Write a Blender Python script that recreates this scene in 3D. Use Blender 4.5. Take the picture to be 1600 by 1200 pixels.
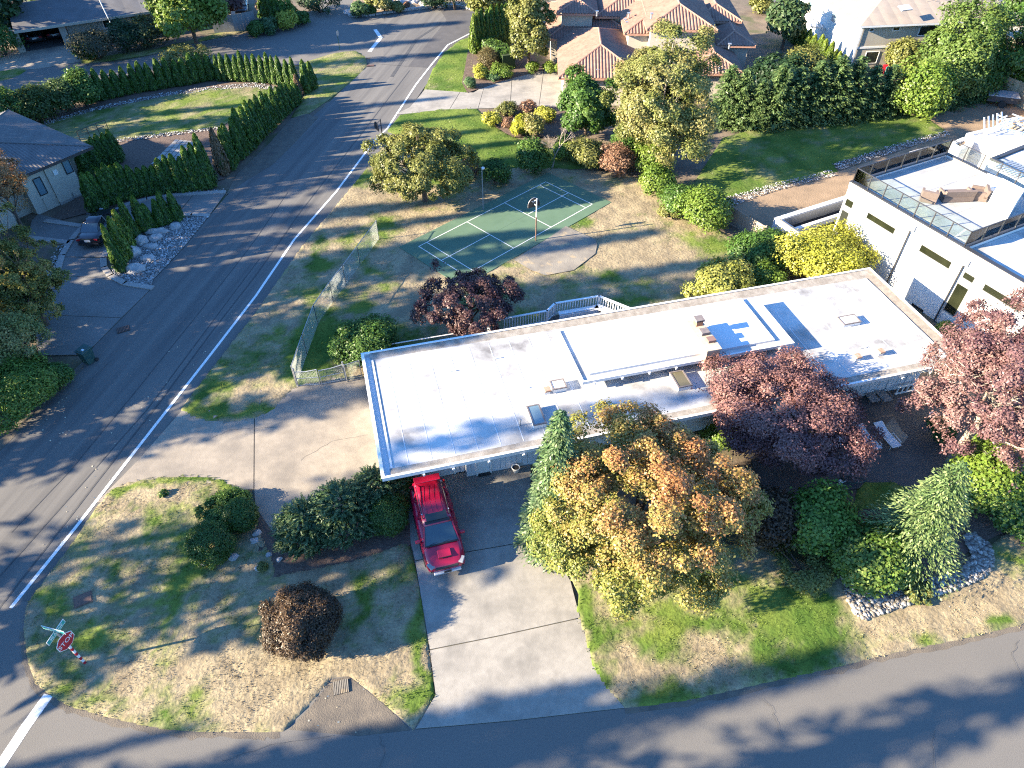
import bpy, bmesh, math, random
import numpy as np
from mathutils import Vector, Matrix

S = bpy.context.scene
for _o in list(bpy.data.objects):
    bpy.data.objects.remove(_o)

# ------------------------------------------------------------------ camera, sky, sun, exposure
CAM_H, PITCH, FPX = 28.9, math.radians(44.3), 1111.0
cam = bpy.data.cameras.new('camera')
cam.lens = FPX / 1600 * 36
cam.sensor_width = 36
cam.clip_end = 2000
camo = bpy.data.objects.new('camera', cam)
camo.location = (0, 0, CAM_H)
camo.rotation_euler = (math.pi / 2 - PITCH, 0, 0)
S.collection.objects.link(camo)
S.camera = camo

SUN_AZ, SUN_EL = math.radians(14.2), math.radians(20.4)     # the light travels towards SUN_AZ (from +X)
W = bpy.data.worlds.new('World')
S.world = W
W.use_nodes = True
_n = W.node_tree.nodes
_sky = _n.new('ShaderNodeTexSky')
_sky.sky_type = 'NISHITA'
_sky.sun_disc = False
_sky.sun_elevation = SUN_EL
_sdx, _sdy = -math.cos(SUN_AZ), -math.sin(SUN_AZ)
_sky.sun_rotation = math.atan2(_sdx, _sdy) % (2 * math.pi)
_sky.air_density = 1.0
_sky.dust_density = 0.2
_sky.ozone_density = 3.0
_wb = _n.new('ShaderNodeMix')              # white balance of the whole sky: the camera was set for the warm sun, so skylight reads blue
_wb.data_type = 'RGBA'
_wb.blend_type = 'MULTIPLY'
_wb.inputs['Factor'].default_value = 1
_wb.inputs[7].default_value = (.45, .70, .96, 1)
W.node_tree.links.new(_sky.outputs[0], _wb.inputs[6])
W.node_tree.links.new(_wb.outputs[2], _n['Background'].inputs[0])
_n['Background'].inputs[1].default_value = 0.100
sun = bpy.data.lights.new('sun', 'SUN')
sun.energy = 4.8
sun.angle = math.radians(0.53)
sun.color = (1.0, 0.85, 0.62)
suno = bpy.data.objects.new('sun', sun)
_d = Vector((math.cos(SUN_AZ) * math.cos(SUN_EL), math.sin(SUN_AZ) * math.cos(SUN_EL), -math.sin(SUN_EL)))
suno.rotation_euler = _d.to_track_quat('-Z', 'Y').to_euler()
suno.location = (-60, -15, 60)
S.collection.objects.link(suno)
S.view_settings.view_transform = 'Standard'
S.view_settings.look = 'None'
S.view_settings.gamma = 1
S.view_settings.use_curve_mapping = False
S.view_settings.exposure = 2.5
S.cycles.pixel_filter_type = 'BLACKMAN_HARRIS'
S.cycles.filter_width = 1.15
S.cycles.use_denoising = False
S.cycles.use_adaptive_sampling = False
S.cycles.max_bounces = 5
S.cycles.diffuse_bounces = 3
S.cycles.sample_clamp_indirect = .6
S.cycles.caustics_reflective = False
S.cycles.caustics_refractive = False
S.cycles.transparent_max_bounces = 8

# ------------------------------------------------------------------ helpers
C = S.collection
rnd = random.Random(7)
RNG = np.random.default_rng(11)
_F = np.array([0, math.cos(PITCH), -math.sin(PITCH)])
_R = np.array([1.0, 0, 0])
_U = np.array([0, math.sin(PITCH), math.cos(PITCH)])


def ray(px, py):
    d = (px - 800) / FPX * _R - (py - 600) / FPX * _U + _F
    return d


def G(px, py, z=0.0):
    """point of the level z that lies at photo pixel (px, py): measurements of the photograph turned into metres"""
    d = ray(px, py)
    t = (z - CAM_H) / d[2]
    return Vector((d[0] * t, d[1] * t, z))


def G2(px, py, z=0.0):
    p = G(px, py, z)
    return (p.x, p.y)


def GP(pts, z=0.0):
    return [G2(x, y, z) for x, y in pts]


def depth_of(p):
    return float(np.dot(np.array([p[0], p[1], p[2] - CAM_H]), _F))


def rise(bx, by, ty):
    """height of an upright thing whose foot is at pixel (bx, by) and whose top is on pixel row ty"""
    b = G(bx, by)
    lo, hi = 0.0, 40.0
    for _ in range(40):
        m = (lo + hi) / 2
        d = np.array([b.x, b.y, m - CAM_H])
        y = 600 - FPX * d.dot(_U) / d.dot(_F)
        if y < ty:
            hi = m
        else:
            lo = m
    return m


class Fr:
    """a local frame on the ground: origin and turn; px() gives local coordinates of a measured pixel"""
    def __init__(s, ox, oy, rot):
        s.ox, s.oy, s.rot = ox, oy, rot
        s.c, s.s = math.cos(rot), math.sin(rot)

    def to(s, x, y):
        dx, dy = x - s.ox, y - s.oy
        return (dx * s.c + dy * s.s, -dx * s.s + dy * s.c)

    def px(s, a, b, z=0.0):
        p = G(a, b, z)
        return s.to(p.x, p.y)

    def wall(s, a, b, y0):
        """pixel on the upright plane local y = y0 -> local x, z"""
        d = ray(a, b)
        n = (-s.s, s.c)
        t = (y0 - (-s.ox * n[0] - s.oy * n[1])) / (d[0] * n[0] + d[1] * n[1])
        x, _ = s.to(d[0] * t, d[1] * t)
        return x, CAM_H + d[2] * t

    def world(s, x, y, z=0.0):
        return (s.ox + x * s.c - y * s.s, s.oy + x * s.s + y * s.c, z)


def tag(o, label, cat=None, group=None, kind=None):
    o['label'] = label
    if cat:
        o['category'] = cat
    if group:
        o['group'] = group
    if kind:
        o['kind'] = kind
    return o


def thing(name, loc, label, cat, group=None, rotz=0.0):
    o = bpy.data.objects.new(name, None)
    o.empty_display_size = 0.2
    o.location = loc
    o.rotation_euler = (0, 0, rotz)
    C.objects.link(o)
    return tag(o, label, cat, group)


class MB:
    """collects simple shapes and links them as ONE mesh object"""
    def __init__(s):
        s.v, s.f, s.m, s.uv = [], [], [], {}

    def face(s, pts, m=0, uv=None):
        i = len(s.v)
        s.v += [tuple(p) for p in pts]
        if uv:
            s.uv[len(s.f)] = uv
        s.f.append(tuple(range(i, i + len(pts))))
        s.m.append(m)
        return s

    def box(s, x0, x1, y0, y1, z0, z1, m=0):
        i = len(s.v)
        s.v += [(x0, y0, z0), (x1, y0, z0), (x1, y1, z0), (x0, y1, z0), (x0, y0, z1), (x1, y0, z1), (x1, y1, z1), (x0, y1, z1)]
        for q in ((0, 3, 2, 1), (4, 5, 6, 7), (0, 1, 5, 4), (1, 2, 6, 5), (2, 3, 7, 6), (3, 0, 4, 7)):
            s.f.append(tuple(i + k for k in q))
            s.m.append(m)
        return s

    def obox(s, c, size, rz=0.0, rx=0.0, ry=0.0, m=0):
        M = Matrix.Translation(c) @ Matrix.Rotation(rz, 4, 'Z') @ Matrix.Rotation(ry, 4, 'Y') @ Matrix.Rotation(rx, 4, 'X')
        i = len(s.v)
        a, b, d = size[0] / 2, size[1] / 2, size[2] / 2
        s.v += [tuple(M @ Vector(p)) for p in ((-a, -b, -d), (a, -b, -d), (a, b, -d), (-a, b, -d), (-a, -b, d), (a, -b, d), (a, b, d), (-a, b, d))]
        for q in ((0, 3, 2, 1), (4, 5, 6, 7), (0, 1, 5, 4), (1, 2, 6, 5), (2, 3, 7, 6), (3, 0, 4, 7)):
            s.f.append(tuple(i + k for k in q))
            s.m.append(m)
        return s

    def tube(s, p0, p1, r0, r1=None, n=8, cap=True, m=0):
        r1 = r0 if r1 is None else r1
        p0, p1 = Vector(p0), Vector(p1)
        d = (p1 - p0).normalized()
        a = d.orthogonal().normalized()
        b = d.cross(a)
        i = len(s.v)
        for p, r in ((p0, r0), (p1, r1)):
            for k in range(n):
                t = 2 * math.pi * k / n
                s.v.append(tuple(p + (a * math.cos(t) + b * math.sin(t)) * r))
        for k in range(n):
            s.f.append((i + k, i + (k + 1) % n, i + n + (k + 1) % n, i + n + k))
            s.m.append(m)
        if cap:
            s.f.append(tuple(i + n - 1 - k for k in range(n)))
            s.f.append(tuple(i + n + k for k in range(n)))
            s.m += [m, m]
        return s

    def path(s, pts, r, n=6, m=0):
        for a, b in zip(pts[:-1], pts[1:]):
            s.tube(a, b, r, r, n, True, m)
        return s

    def lathe(s, prof, n=16, c=(0, 0, 0), m=0):
        i = len(s.v)
        for r, z in prof:
            for k in range(n):
                t = 2 * math.pi * k / n
                s.v.append((c[0] + r * math.cos(t), c[1] + r * math.sin(t), c[2] + z))
        for j in range(len(prof) - 1):
            for k in range(n):
                s.f.append((i + j * n + k, i + j * n + (k + 1) % n, i + (j + 1) * n + (k + 1) % n, i + (j + 1) * n + k))
                s.m.append(m)
        s.f.append(tuple(i + n - 1 - k for k in range(n)))
        s.f.append(tuple(i + (len(prof) - 1) * n + k for k in range(n)))
        s.m += [m, m]
        return s

    def prism(s, poly, z0, z1, m=0, side=None):
        poly = [tuple(p[:2]) for p in poly]
        if area(poly) < 0:
            poly = poly[::-1]
        n = len(poly)
        i = len(s.v)
        s.v += [(x, y, z0) for x, y in poly] + [(x, y, z1) for x, y in poly]
        s.f.append(tuple(i + n + k for k in range(n)))
        s.m.append(m)
        for k in range(n):
            s.f.append((i + k, i + (k + 1) % n, i + n + (k + 1) % n, i + n + k))
            s.m.append(m if side is None else side)
        return s

    def sheet(s, poly, z, m=0):
        poly = [tuple(p[:2]) for p in poly]
        if area(poly) < 0:
            poly = poly[::-1]
        return s.face([(x, y, z) for x, y in poly], m)

    def ribbon(s, pts, w, z, m=0):
        pts = [Vector((p[0], p[1])) for p in pts]
        L, R = [], []
        for k, p in enumerate(pts):
            a = (pts[k] - pts[k - 1]).normalized() if k else None
            b = (pts[k + 1] - pts[k]).normalized() if k < len(pts) - 1 else None
            d = (a + b).normalized() if a and b else (a or b)
            nrm = Vector((-d.y, d.x))
            kk = 1.0 / max(.4, nrm.dot(Vector((-(a or b).y, (a or b).x))))
            L.append(p + nrm * w / 2 * kk)
            R.append(p - nrm * w / 2 * kk)
        for k in range(len(pts) - 1):
            s.face([(R[k].x, R[k].y, z), (R[k + 1].x, R[k + 1].y, z), (L[k + 1].x, L[k + 1].y, z), (L[k].x, L[k].y, z)], m)
        return s

    def mesh(s, name, mats, smooth=False):
        me = bpy.data.meshes.new(name)
        me.from_pydata(s.v, [], s.f)
        for q in (mats if isinstance(mats, (list, tuple)) else [mats]):
            me.materials.append(q)
        if any(s.m):
            me.polygons.foreach_set('material_index', s.m)
        if s.uv:
            ul = me.uv_layers.new(name='UVMap')
            for fi, uv in s.uv.items():
                for li, q in zip(me.polygons[fi].loop_indices, uv):
                    ul.data[li].uv = q
        if smooth:
            me.polygons.foreach_set('use_smooth', [True] * len(me.polygons))
        me.update()
        return me

    def build(s, name, mats, parent=None, smooth=False, loc=None, rotz=0.0, bevel=0.0):
        o = bpy.data.objects.new(name, s.mesh(name, mats, smooth))
        C.objects.link(o)
        if parent is not None:
            o.parent = parent
        if loc is not None:
            o.location = loc
        if rotz:
            o.rotation_euler = (0, 0, rotz)
        if bevel:
            md = o.modifiers.new('bevel', 'BEVEL')
            md.width = bevel
            md.segments = 2
            md.limit_method = 'ANGLE'
        return o


def area(p):
    return 0.5 * sum(p[i][0] * p[(i + 1) % len(p)][1] - p[(i + 1) % len(p)][0] * p[i][1] for i in range(len(p)))


def inset(poly, d):
    poly = [Vector(p[:2]) for p in poly]
    if area(poly) < 0:
        poly = poly[::-1]
    out = []
    n = len(poly)
    for k in range(n):
        a, b, c = poly[k - 1], poly[k], poly[(k + 1) % n]
        n1 = Vector((-(b - a).y, (b - a).x)).normalized()
        n2 = Vector((-(c - b).y, (c - b).x)).normalized()
        m = (n1 + n2)
        m = m / max(.3, m.dot(n1)) if m.length > 1e-6 else n1
        out.append(b + m * d)
    return [(p.x, p.y) for p in out]


def copy_tree(o, parent=None, **props):
    c = o.copy()
    C.objects.link(c)
    if parent is not None:
        c.parent = parent
    for k, v in props.items():
        c[k] = v
    for ch in o.children:
        copy_tree(ch, c)
    return c


def text(body, name, size, mat, parent, M, extrude=0.003):
    cu = bpy.data.curves.new(name, 'FONT')
    cu.body = body
    cu.size = size
    cu.align_x = 'CENTER'
    cu.align_y = 'CENTER'
    cu.extrude = extrude
    cu.materials.append(mat)
    tmp = bpy.data.objects.new(name, cu)
    C.objects.link(tmp)
    me = bpy.data.meshes.new_from_object(tmp.evaluated_get(bpy.context.evaluated_depsgraph_get()))
    bpy.data.objects.remove(tmp)
    o = bpy.data.objects.new(name, me)
    C.objects.link(o)
    o.parent = parent
    o.matrix_local = M
    return o


ORD = ['first', 'second', 'third', 'fourth', 'fifth', 'sixth', 'seventh', 'eighth', 'ninth', 'tenth', 'eleventh', 'twelfth', 'thirteenth',
       'fourteenth', 'fifteenth', 'sixteenth', 'seventeenth', 'eighteenth', 'nineteenth', 'twentieth', 'twenty-first', 'twenty-second',
       'twenty-third', 'twenty-fourth', 'twenty-fifth', 'twenty-sixth', 'twenty-seventh', 'twenty-eighth', 'twenty-ninth', 'thirtieth']


# ------------------------------------------------------------------ value noise
def _hash(ix, iy, seed):
    h = (ix.astype(np.int64) * 374761393 + iy.astype(np.int64) * 668265263 + seed * 1442695041) & 0xffffffff
    h = ((h ^ (h >> 13)) * 1274126177) & 0xffffffff
    return ((h ^ (h >> 16)) & 0xffff) / 65535.0


def vnoise(x, y, s, seed=0):
    x, y = np.asarray(x) / s, np.asarray(y) / s
    ix, iy = np.floor(x), np.floor(y)
    fx, fy = x - ix, y - iy
    fx, fy = fx * fx * (3 - 2 * fx), fy * fy * (3 - 2 * fy)
    a, b = _hash(ix, iy, seed), _hash(ix + 1, iy, seed)
    c, d = _hash(ix, iy + 1, seed), _hash(ix + 1, iy + 1, seed)
    return (a * (1 - fx) + b * fx) * (1 - fy) + (c * (1 - fx) + d * fx) * fy


def fbm(x, y, s, seed=0, o=4):
    t, a, w = 0, 1, 0
    for k in range(o):
        t = t + a * vnoise(x, y, s / 2 ** k, seed + k)
        w += a
        a *= .55
    return t / w


def inside(px, py, poly):
    r = np.zeros(px.shape, bool)
    n = len(poly)
    for k in range(n):
        x0, y0 = poly[k]
        x1, y1 = poly[(k + 1) % n]
        if y0 == y1:
            continue
        c = ((y0 > py) != (y1 > py)) & (px < (x1 - x0) * (py - y0) / (y1 - y0) + x0)
        r ^= c
    return r


def nearest(px, py, poly):
    best = np.full(px.shape, 1e18)
    bx, by = px.copy(), py.copy()
    n = len(poly)
    for k in range(n):
        x0, y0 = poly[k]
        x1, y1 = poly[(k + 1) % n]
        dx, dy = x1 - x0, y1 - y0
        t = np.clip(((px - x0) * dx + (py - y0) * dy) / (dx * dx + dy * dy + 1e-12), 0, 1)
        qx, qy = x0 + t * dx, y0 + t * dy
        d = (qx - px) ** 2 + (qy - py) ** 2
        m = d < best
        best[m], bx[m], by[m] = d[m], qx[m], qy[m]
    return bx, by


def raw_mesh(name, V, Q, mat, col=None, domain='FACE', smooth=False):
    """fast mesh from arrays: V (n,3), Q (m,k) faces of k corners each, col (.,3)"""
    me = bpy.data.meshes.new(name)
    m, k = Q.shape
    me.vertices.add(len(V))
    me.vertices.foreach_set('co', np.ascontiguousarray(V, np.float32).ravel())
    me.loops.add(m * k)
    me.loops.foreach_set('vertex_index', np.ascontiguousarray(Q, np.int32).ravel())
    me.polygons.add(m)
    me.polygons.foreach_set('loop_start', np.arange(m, dtype=np.int32) * k)
    me.polygons.foreach_set('loop_total', np.full(m, k, np.int32))
    if smooth:
        me.polygons.foreach_set('use_smooth', np.ones(m, bool))
    me.materials.append(mat)
    if col is not None:
        at = me.attributes.new('col', 'FLOAT_COLOR', domain)
        c4 = np.ones((len(col), 4), np.float32)
        c4[:, :3] = col
        at.data.foreach_set('color', c4.ravel())
    me.update(calc_edges=True)
    return me


def link(name, me, parent=None, loc=None):
    o = bpy.data.objects.new(name, me)
    C.objects.link(o)
    if parent is not None:
        o.parent = parent
    if loc is not None:
        o.location = loc
    return o


# ------------------------------------------------------------------ materials
def mat(name, col, rough=.7, col2=None, scale=2.0, metal=0.0, bump=0.0, bscale=None, spec=.5, stretch=None, rot=0.0, lo=.35, hi=.65, detail=6.0,
        col3=None, scale3=.3, lo3=.5, hi3=.62, trans=0.0, coat=0.0, alpha=1.0):
    m = bpy.data.materials.new(name)
    m.use_nodes = True
    nt = m.node_tree
    b = nt.nodes['Principled BSDF']
    b.inputs['Base Color'].default_value = (*col, 1)
    b.inputs['Roughness'].default_value = rough
    b.inputs['Metallic'].default_value = metal
    b.inputs['Specular IOR Level'].default_value = spec
    b.inputs['Transmission Weight'].default_value = trans
    b.inputs['Coat Weight'].default_value = coat
    b.inputs['Coat Roughness'].default_value = .05
    if col2 is None and not bump:
        return m
    tc = nt.nodes.new('ShaderNodeTexCoord')
    mp = nt.nodes.new('ShaderNodeMapping')
    nt.links.new(tc.outputs['Object'], mp.inputs['Vector'])
    if stretch:
        mp.vector_type = 'TEXTURE'
        mp.inputs['Scale'].default_value = stretch
        mp.inputs['Rotation'].default_value = (0, 0, rot)
    last = None
    if col2 is not None:
        last = _mixn(nt, mp, scale, detail, lo, hi, (*col, 1), (*col2, 1))
        if col3 is not None:
            last = _mixn(nt, tc, scale3, 5, lo3, hi3, last, (*col3, 1), 'Object')
        nt.links.new(last, b.inputs['Base Color'])
    if bump:
        nz = nt.nodes.new('ShaderNodeTexNoise')
        nz.inputs['Scale'].default_value = bscale or scale * 4
        nz.inputs['Detail'].default_value = 5
        nt.links.new(tc.outputs['Object'], nz.inputs['Vector'])
        bp = nt.nodes.new('ShaderNodeBump')
        bp.inputs['Strength'].default_value = 1
        bp.inputs['Distance'].default_value = bump
        nt.links.new(nz.outputs['Fac'], bp.inputs['Height'])
        nt.links.new(bp.outputs['Normal'], b.inputs['Normal'])
    return m


def _mixn(nt, src, scale, detail, lo, hi, a, c, out='Vector'):
    nz = nt.nodes.new('ShaderNodeTexNoise')
    nz.inputs['Scale'].default_value = scale
    nz.inputs['Detail'].default_value = detail
    nz.inputs['Roughness'].default_value = .6
    nt.links.new(src.outputs[out], nz.inputs['Vector'])
    mr = nt.nodes.new('ShaderNodeMapRange')
    mr.inputs['From Min'].default_value = lo
    mr.inputs['From Max'].default_value = hi
    nt.links.new(nz.outputs['Fac'], mr.inputs['Value'])
    mx = nt.nodes.new('ShaderNodeMix')
    mx.data_type = 'RGBA'
    nt.links.new(mr.outputs['Result'], mx.inputs['Factor'])
    for sock, q in ((mx.inputs[6], a), (mx.inputs[7], c)):
        if isinstance(q, tuple):
            sock.default_value = q
        else:
            nt.links.new(q, sock)
    return mx.outputs[2]


def leaf_mat(name, trans=.3, gloss=.025):
    m = bpy.data.materials.new(name)
    m.use_nodes = True
    nt = m.node_tree
    nt.nodes.remove(nt.nodes['Principled BSDF'])
    at = nt.nodes.new('ShaderNodeAttribute')
    at.attribute_name = 'col'
    d, t, g = nt.nodes.new('ShaderNodeBsdfDiffuse'), nt.nodes.new('ShaderNodeBsdfTranslucent'), nt.nodes.new('ShaderNodeBsdfGlossy')
    g.inputs['Roughness'].default_value = .45
    g.inputs['Color'].default_value = (.8, .8, .8, 1)
    m1, m2 = nt.nodes.new('ShaderNodeMixShader'), nt.nodes.new('ShaderNodeMixShader')
    m1.inputs[0].default_value = trans
    m2.inputs[0].default_value = gloss
    L = nt.links.new
    L(at.outputs['Color'], d.inputs['Color'])
    L(at.outputs['Color'], t.inputs['Color'])
    L(d.outputs[0], m1.inputs[1])
    L(t.outputs[0], m1.inputs[2])
    L(m1.outputs[0], m2.inputs[1])
    L(g.outputs[0], m2.inputs[2])
    L(m2.outputs[0], nt.nodes['Material Output'].inputs[0])
    return m


def lawn_mat():
    m = mat('lawn', (.2, .2, .1), .95, bump=.05, bscale=5, spec=.1)
    nt = m.node_tree
    at = nt.nodes.new('ShaderNodeAttribute')
    at.attribute_name = 'col'
    nz = nt.nodes.new('ShaderNodeTexNoise')
    nz.inputs['Scale'].default_value = 9
    nz.inputs['Detail'].default_value = 6
    nz.inputs['Roughness'].default_value = .75
    tc = [n for n in nt.nodes if n.type == 'TEX_COORD'][0]
    nt.links.new(tc.outputs['Object'], nz.inputs['Vector'])
    mr = nt.nodes.new('ShaderNodeMapRange')
    mr.inputs['From Min'].default_value = .3
    mr.inputs['From Max'].default_value = .7
    mr.inputs['To Min'].default_value = .7
    mr.inputs['To Max'].default_value = 1.32
    nt.links.new(nz.outputs['Fac'], mr.inputs['Value'])
    mx = nt.nodes.new('ShaderNodeMix')
    mx.data_type = 'RGBA'
    mx.blend_type = 'MULTIPLY'
    mx.inputs['Factor'].default_value = 1
    nt.links.new(at.outputs['Color'], mx.inputs[6])
    nt.links.new(mr.outputs['Result'], mx.inputs[7])
    nt.links.new(mx.outputs[2], nt.nodes['Principled BSDF'].inputs['Base Color'])
    return m


def uvrow_mat(name, c1, c2, per_u=1.0, per_v=1.0, rough=.8, bump=.03):
    """roof covering: ribs every 1/per_u m along the eave and courses every 1/per_v m up the slope (UV in metres)"""
    m = mat(name, c1, rough, c2, .9, bump=.004, bscale=30)
    nt = m.node_tree
    L = nt.links.new
    uv = nt.nodes.new('ShaderNodeUVMap')
    sp = nt.nodes.new('ShaderNodeSeparateXYZ')
    L(uv.outputs[0], sp.inputs[0])

    def chain(sock, ops):
        for op, v in ops:
            nn = nt.nodes.new('ShaderNodeMath')
            nn.operation = op
            L(sock, nn.inputs[0])
            if v is not None:
                nn.inputs[1].default_value = v
            sock = nn.outputs[0]
        return sock
    hu = chain(sp.outputs[0], [('MULTIPLY', per_u * math.pi), ('SINE', None), ('ABSOLUTE', None)])
    hv = chain(sp.outputs[1], [('MULTIPLY', per_v), ('FRACT', None), ('MULTIPLY', -.5)])
    ad = nt.nodes.new('ShaderNodeMath')
    ad.operation = 'ADD'
    L(hu, ad.inputs[0])
    L(hv, ad.inputs[1])
    bp = nt.nodes.new('ShaderNodeBump')
    bp.inputs['Distance'].default_value = bump
    L(ad.outputs[0], bp.inputs['Height'])
    L(bp.outputs['Normal'], nt.nodes['Principled BSDF'].inputs['Normal'])
    return m


ROADDIR = math.atan2(*(np.array(G2(590, 212)) - np.array(G2(17, 950)))[::-1])
M = {}
M['soil'] = mat('soil', (.10, .075, .055), .95, (.17, .13, .09), .8, bump=.03, bscale=6, col3=(.07, .075, .03), scale3=.25)
M['mulch'] = mat('mulch', (.075, .05, .04), .95, (.14, .095, .07), 5, bump=.04, bscale=14)
M['dirt'] = mat('dirt', (.27, .19, .12), .95, (.19, .135, .085), .7, bump=.03, bscale=8)
M['asphalt'] = mat('asphalt', (.150, .142, .130), .88, (.098, .094, .090), .5, bump=.006, bscale=60, spec=.3, stretch=(9, .42, 1), rot=ROADDIR, lo=.36, hi=.66, detail=4)
M['asphalt_street'] = mat('asphalt_street', (.160, .150, .135), .88, (.128, .120, .110), 24, bump=.008, bscale=40, spec=.3, col3=(.132, .125, .114), scale3=.22, lo3=.42, hi3=.72)
M['asphalt_new'] = mat('asphalt_new', (.075, .072, .072), .85, (.095, .09, .088), .8, bump=.006, bscale=60, spec=.3)
M['asphalt_edge'] = mat('asphalt_edge', (.095, .082, .068), .92, (.15, .125, .095), 1.5, bump=.02, bscale=20)
M['seal'] = mat('seal', (.045, .045, .046), .8, (.075, .073, .07), 3)
M['concrete'] = mat('concrete', (.315, .292, .255), .85, (.235, .218, .19), 3.2, bump=.006, bscale=30, col3=(.165, .155, .138), scale3=.6, lo3=.44, hi3=.76, lo=.3, hi=.75, detail=9)
M['concrete_tan'] = mat('concrete_tan', (.30, .258, .205), .88, (.225, .193, .152), 2.5, bump=.008, bscale=25, col3=(.165, .145, .122), scale3=.45, lo3=.43, hi3=.72, lo=.3, hi=.75, detail=9)
M['concrete_grey'] = mat('concrete_grey', (.19, .182, .17), .88, (.155, .15, .142), 8, bump=.006, bscale=30, col3=(.135, .13, .122), scale3=.4, lo3=.45, hi3=.7)
M['kerb'] = mat('kerb', (.34, .32, .29), .85, (.27, .25, .23), 2, bump=.004)
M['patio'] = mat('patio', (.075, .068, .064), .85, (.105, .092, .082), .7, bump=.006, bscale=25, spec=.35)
M['gravel'] = mat('gravel', (.22, .21, .2), .9, (.38, .37, .36), 14, bump=.05, bscale=18)
M['stone'] = mat('stone', (.42, .40, .38), .85, (.30, .28, .27), 3, bump=.02, bscale=8)
M['pebble'] = leaf_mat('pebble', 0.0, .03)
M['line'] = mat('line', (.74, .74, .72), .7, (.6, .6, .58), 5, lo=.5, hi=.75)
M['line_worn'] = mat('line_worn', (.72, .72, .70), .7, (.40, .39, .38), 2.2, lo=.48, hi=.7)
M['court'] = mat('court', (.100, .165, .105), .8, (.078, .135, .085), .6, bump=.002, bscale=40, spec=.35, col3=(.09, .15, .098), scale3=1.5)
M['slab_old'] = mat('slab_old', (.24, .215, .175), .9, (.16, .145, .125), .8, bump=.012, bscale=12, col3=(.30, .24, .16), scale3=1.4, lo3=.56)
M['lawn'] = lawn_mat()
M['leaf'] = leaf_mat('leaf')
M['needle'] = leaf_mat('needle', .15, .03)
M['grass'] = leaf_mat('grass', .25, .03)
M['bark'] = mat('bark', (.13, .095, .07), .95, (.07, .05, .04), 6, bump=.02, bscale=14)
M['bark_pale'] = mat('bark_pale', (.34, .29, .24), .9, (.22, .18, .15), 6, bump=.01, bscale=14)
M['membrane'] = mat('membrane', (.56, .56, .55), .5, (.43, .425, .41), .35, bump=.003, bscale=3, col3=(.17, .16, .15), scale3=.5, lo3=.45, hi3=.74)
M['membrane_clean'] = mat('membrane_clean', (.64, .655, .67), .45, (.58, .59, .60), .4, bump=.002, bscale=3)
M['gravelstrip'] = mat('gravelstrip', (.34, .31, .27), .95, (.21, .185, .155), 2.5, bump=.012, bscale=30, col3=(.16, .13, .10), scale3=.6, lo3=.55, hi3=.75)
M['white'] = mat('white', (.76, .76, .75), .5, (.70, .69, .67), 1.5)
M['white_old'] = mat('white_old', (.70, .70, .69), .6, (.52, .51, .49), 3, lo=.5, hi=.8)
M['siding'] = mat('siding', (.62, .63, .65), .7, (.56, .57, .59), 1.2, stretch=(1, 1, 6))
M['stucco'] = mat('stucco', (.66, .655, .645), .85, (.60, .595, .58), .6, bump=.003, bscale=40)
M['stucco_cream'] = mat('stucco_cream', (.50, .46, .38), .9, (.45, .41, .34), .8, bump=.004, bscale=40)
M['stucco_grey'] = mat('stucco_grey', (.50, .49, .46), .9, (.46, .45, .42), .5, bump=.004, bscale=40)
M['stucco_beige'] = mat('stucco_beige', (.42, .38, .31), .9, (.38, .34, .28), .5, bump=.004, bscale=40)
M['tile'] = mat('tile', (.265, .150, .112), .85, (.175, .098, .075), 3, bump=.01, bscale=10, col3=(.23, .15, .115), scale3=.6)
M['tile_ridge'] = mat('tile_ridge', (.40, .22, .15), .85, (.28, .15, .11), 4)
M['shingle_blue'] = mat('shingle_blue', (.115, .11, .11), .65, (.085, .08, .08), 1.2, bump=.006, bscale=20)
M['shingle_grey'] = uvrow_mat('shingle_grey', (.105, .105, .11), (.085, .083, .085), .6, 4.0, .85, .02)
M['shingle_tan'] = uvrow_mat('shingle_tan', (.30, .25, .205), (.25, .21, .175), .7, 4.0, .85, .02)
M['brick'] = mat('brick', (.47, .36, .24), .9, (.36, .26, .17), 6, bump=.01, bscale=12)
M['capstone'] = mat('capstone', (.14, .12, .12), .8, (.2, .17, .16), 5)
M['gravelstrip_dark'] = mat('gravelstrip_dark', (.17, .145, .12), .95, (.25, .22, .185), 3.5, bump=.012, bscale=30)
M['copper'] = mat('copper', (.33, .17, .10), .6, (.45, .30, .22), 5)
M['galv'] = mat('galv', (.42, .43, .44), .45, (.34, .35, .36), 4, metal=.6)
M['mesh_wire'] = mat('mesh_wire', (.30, .33, .32), .6, metal=.2)
M['darkmetal'] = mat('darkmetal', (.06, .06, .065), .5, metal=.5)
M['black'] = mat('black', (.018, .018, .02), .6)
M['void'] = mat('void', (.012, .012, .013), .95)
M['rubber'] = mat('rubber', (.02, .02, .02), .85)
M['chrome'] = mat('chrome', (.6, .6, .62), .25, metal=.9)
M['glass_dark'] = mat('glass_dark', (.022, .026, .022), .06, spec=.8)
M['glass_green'] = mat('glass_green', (.010, .012, .007), .10, (.020, .023, .012), .8, spec=.35)
M['glass_sky'] = mat('glass_sky', (.16, .24, .28), .08, spec=.9)
M['glass_amber'] = mat('glass_amber', (.13, .115, .07), .25, spec=.4)
M['glass_white'] = mat('glass_white', (.62, .62, .60), .2, spec=.6)
M['red_paint'] = mat('red_paint', (.36, .006, .036), .32, spec=.5, coat=.6)
M['navy_paint'] = mat('navy_paint', (.012, .013, .02), .22, spec=.6, coat=.6)
M['grey_paint'] = mat('grey_paint', (.03, .034, .034), .25, spec=.6, coat=.5)
M['lamp_glass'] = mat('lamp_glass', (.22, .23, .25), .12, spec=.8)
M['tail_red'] = mat('tail_red', (.30, .01, .015), .2)
M['silver'] = mat('silver', (.55, .55, .56), .35, metal=.3)
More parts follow.
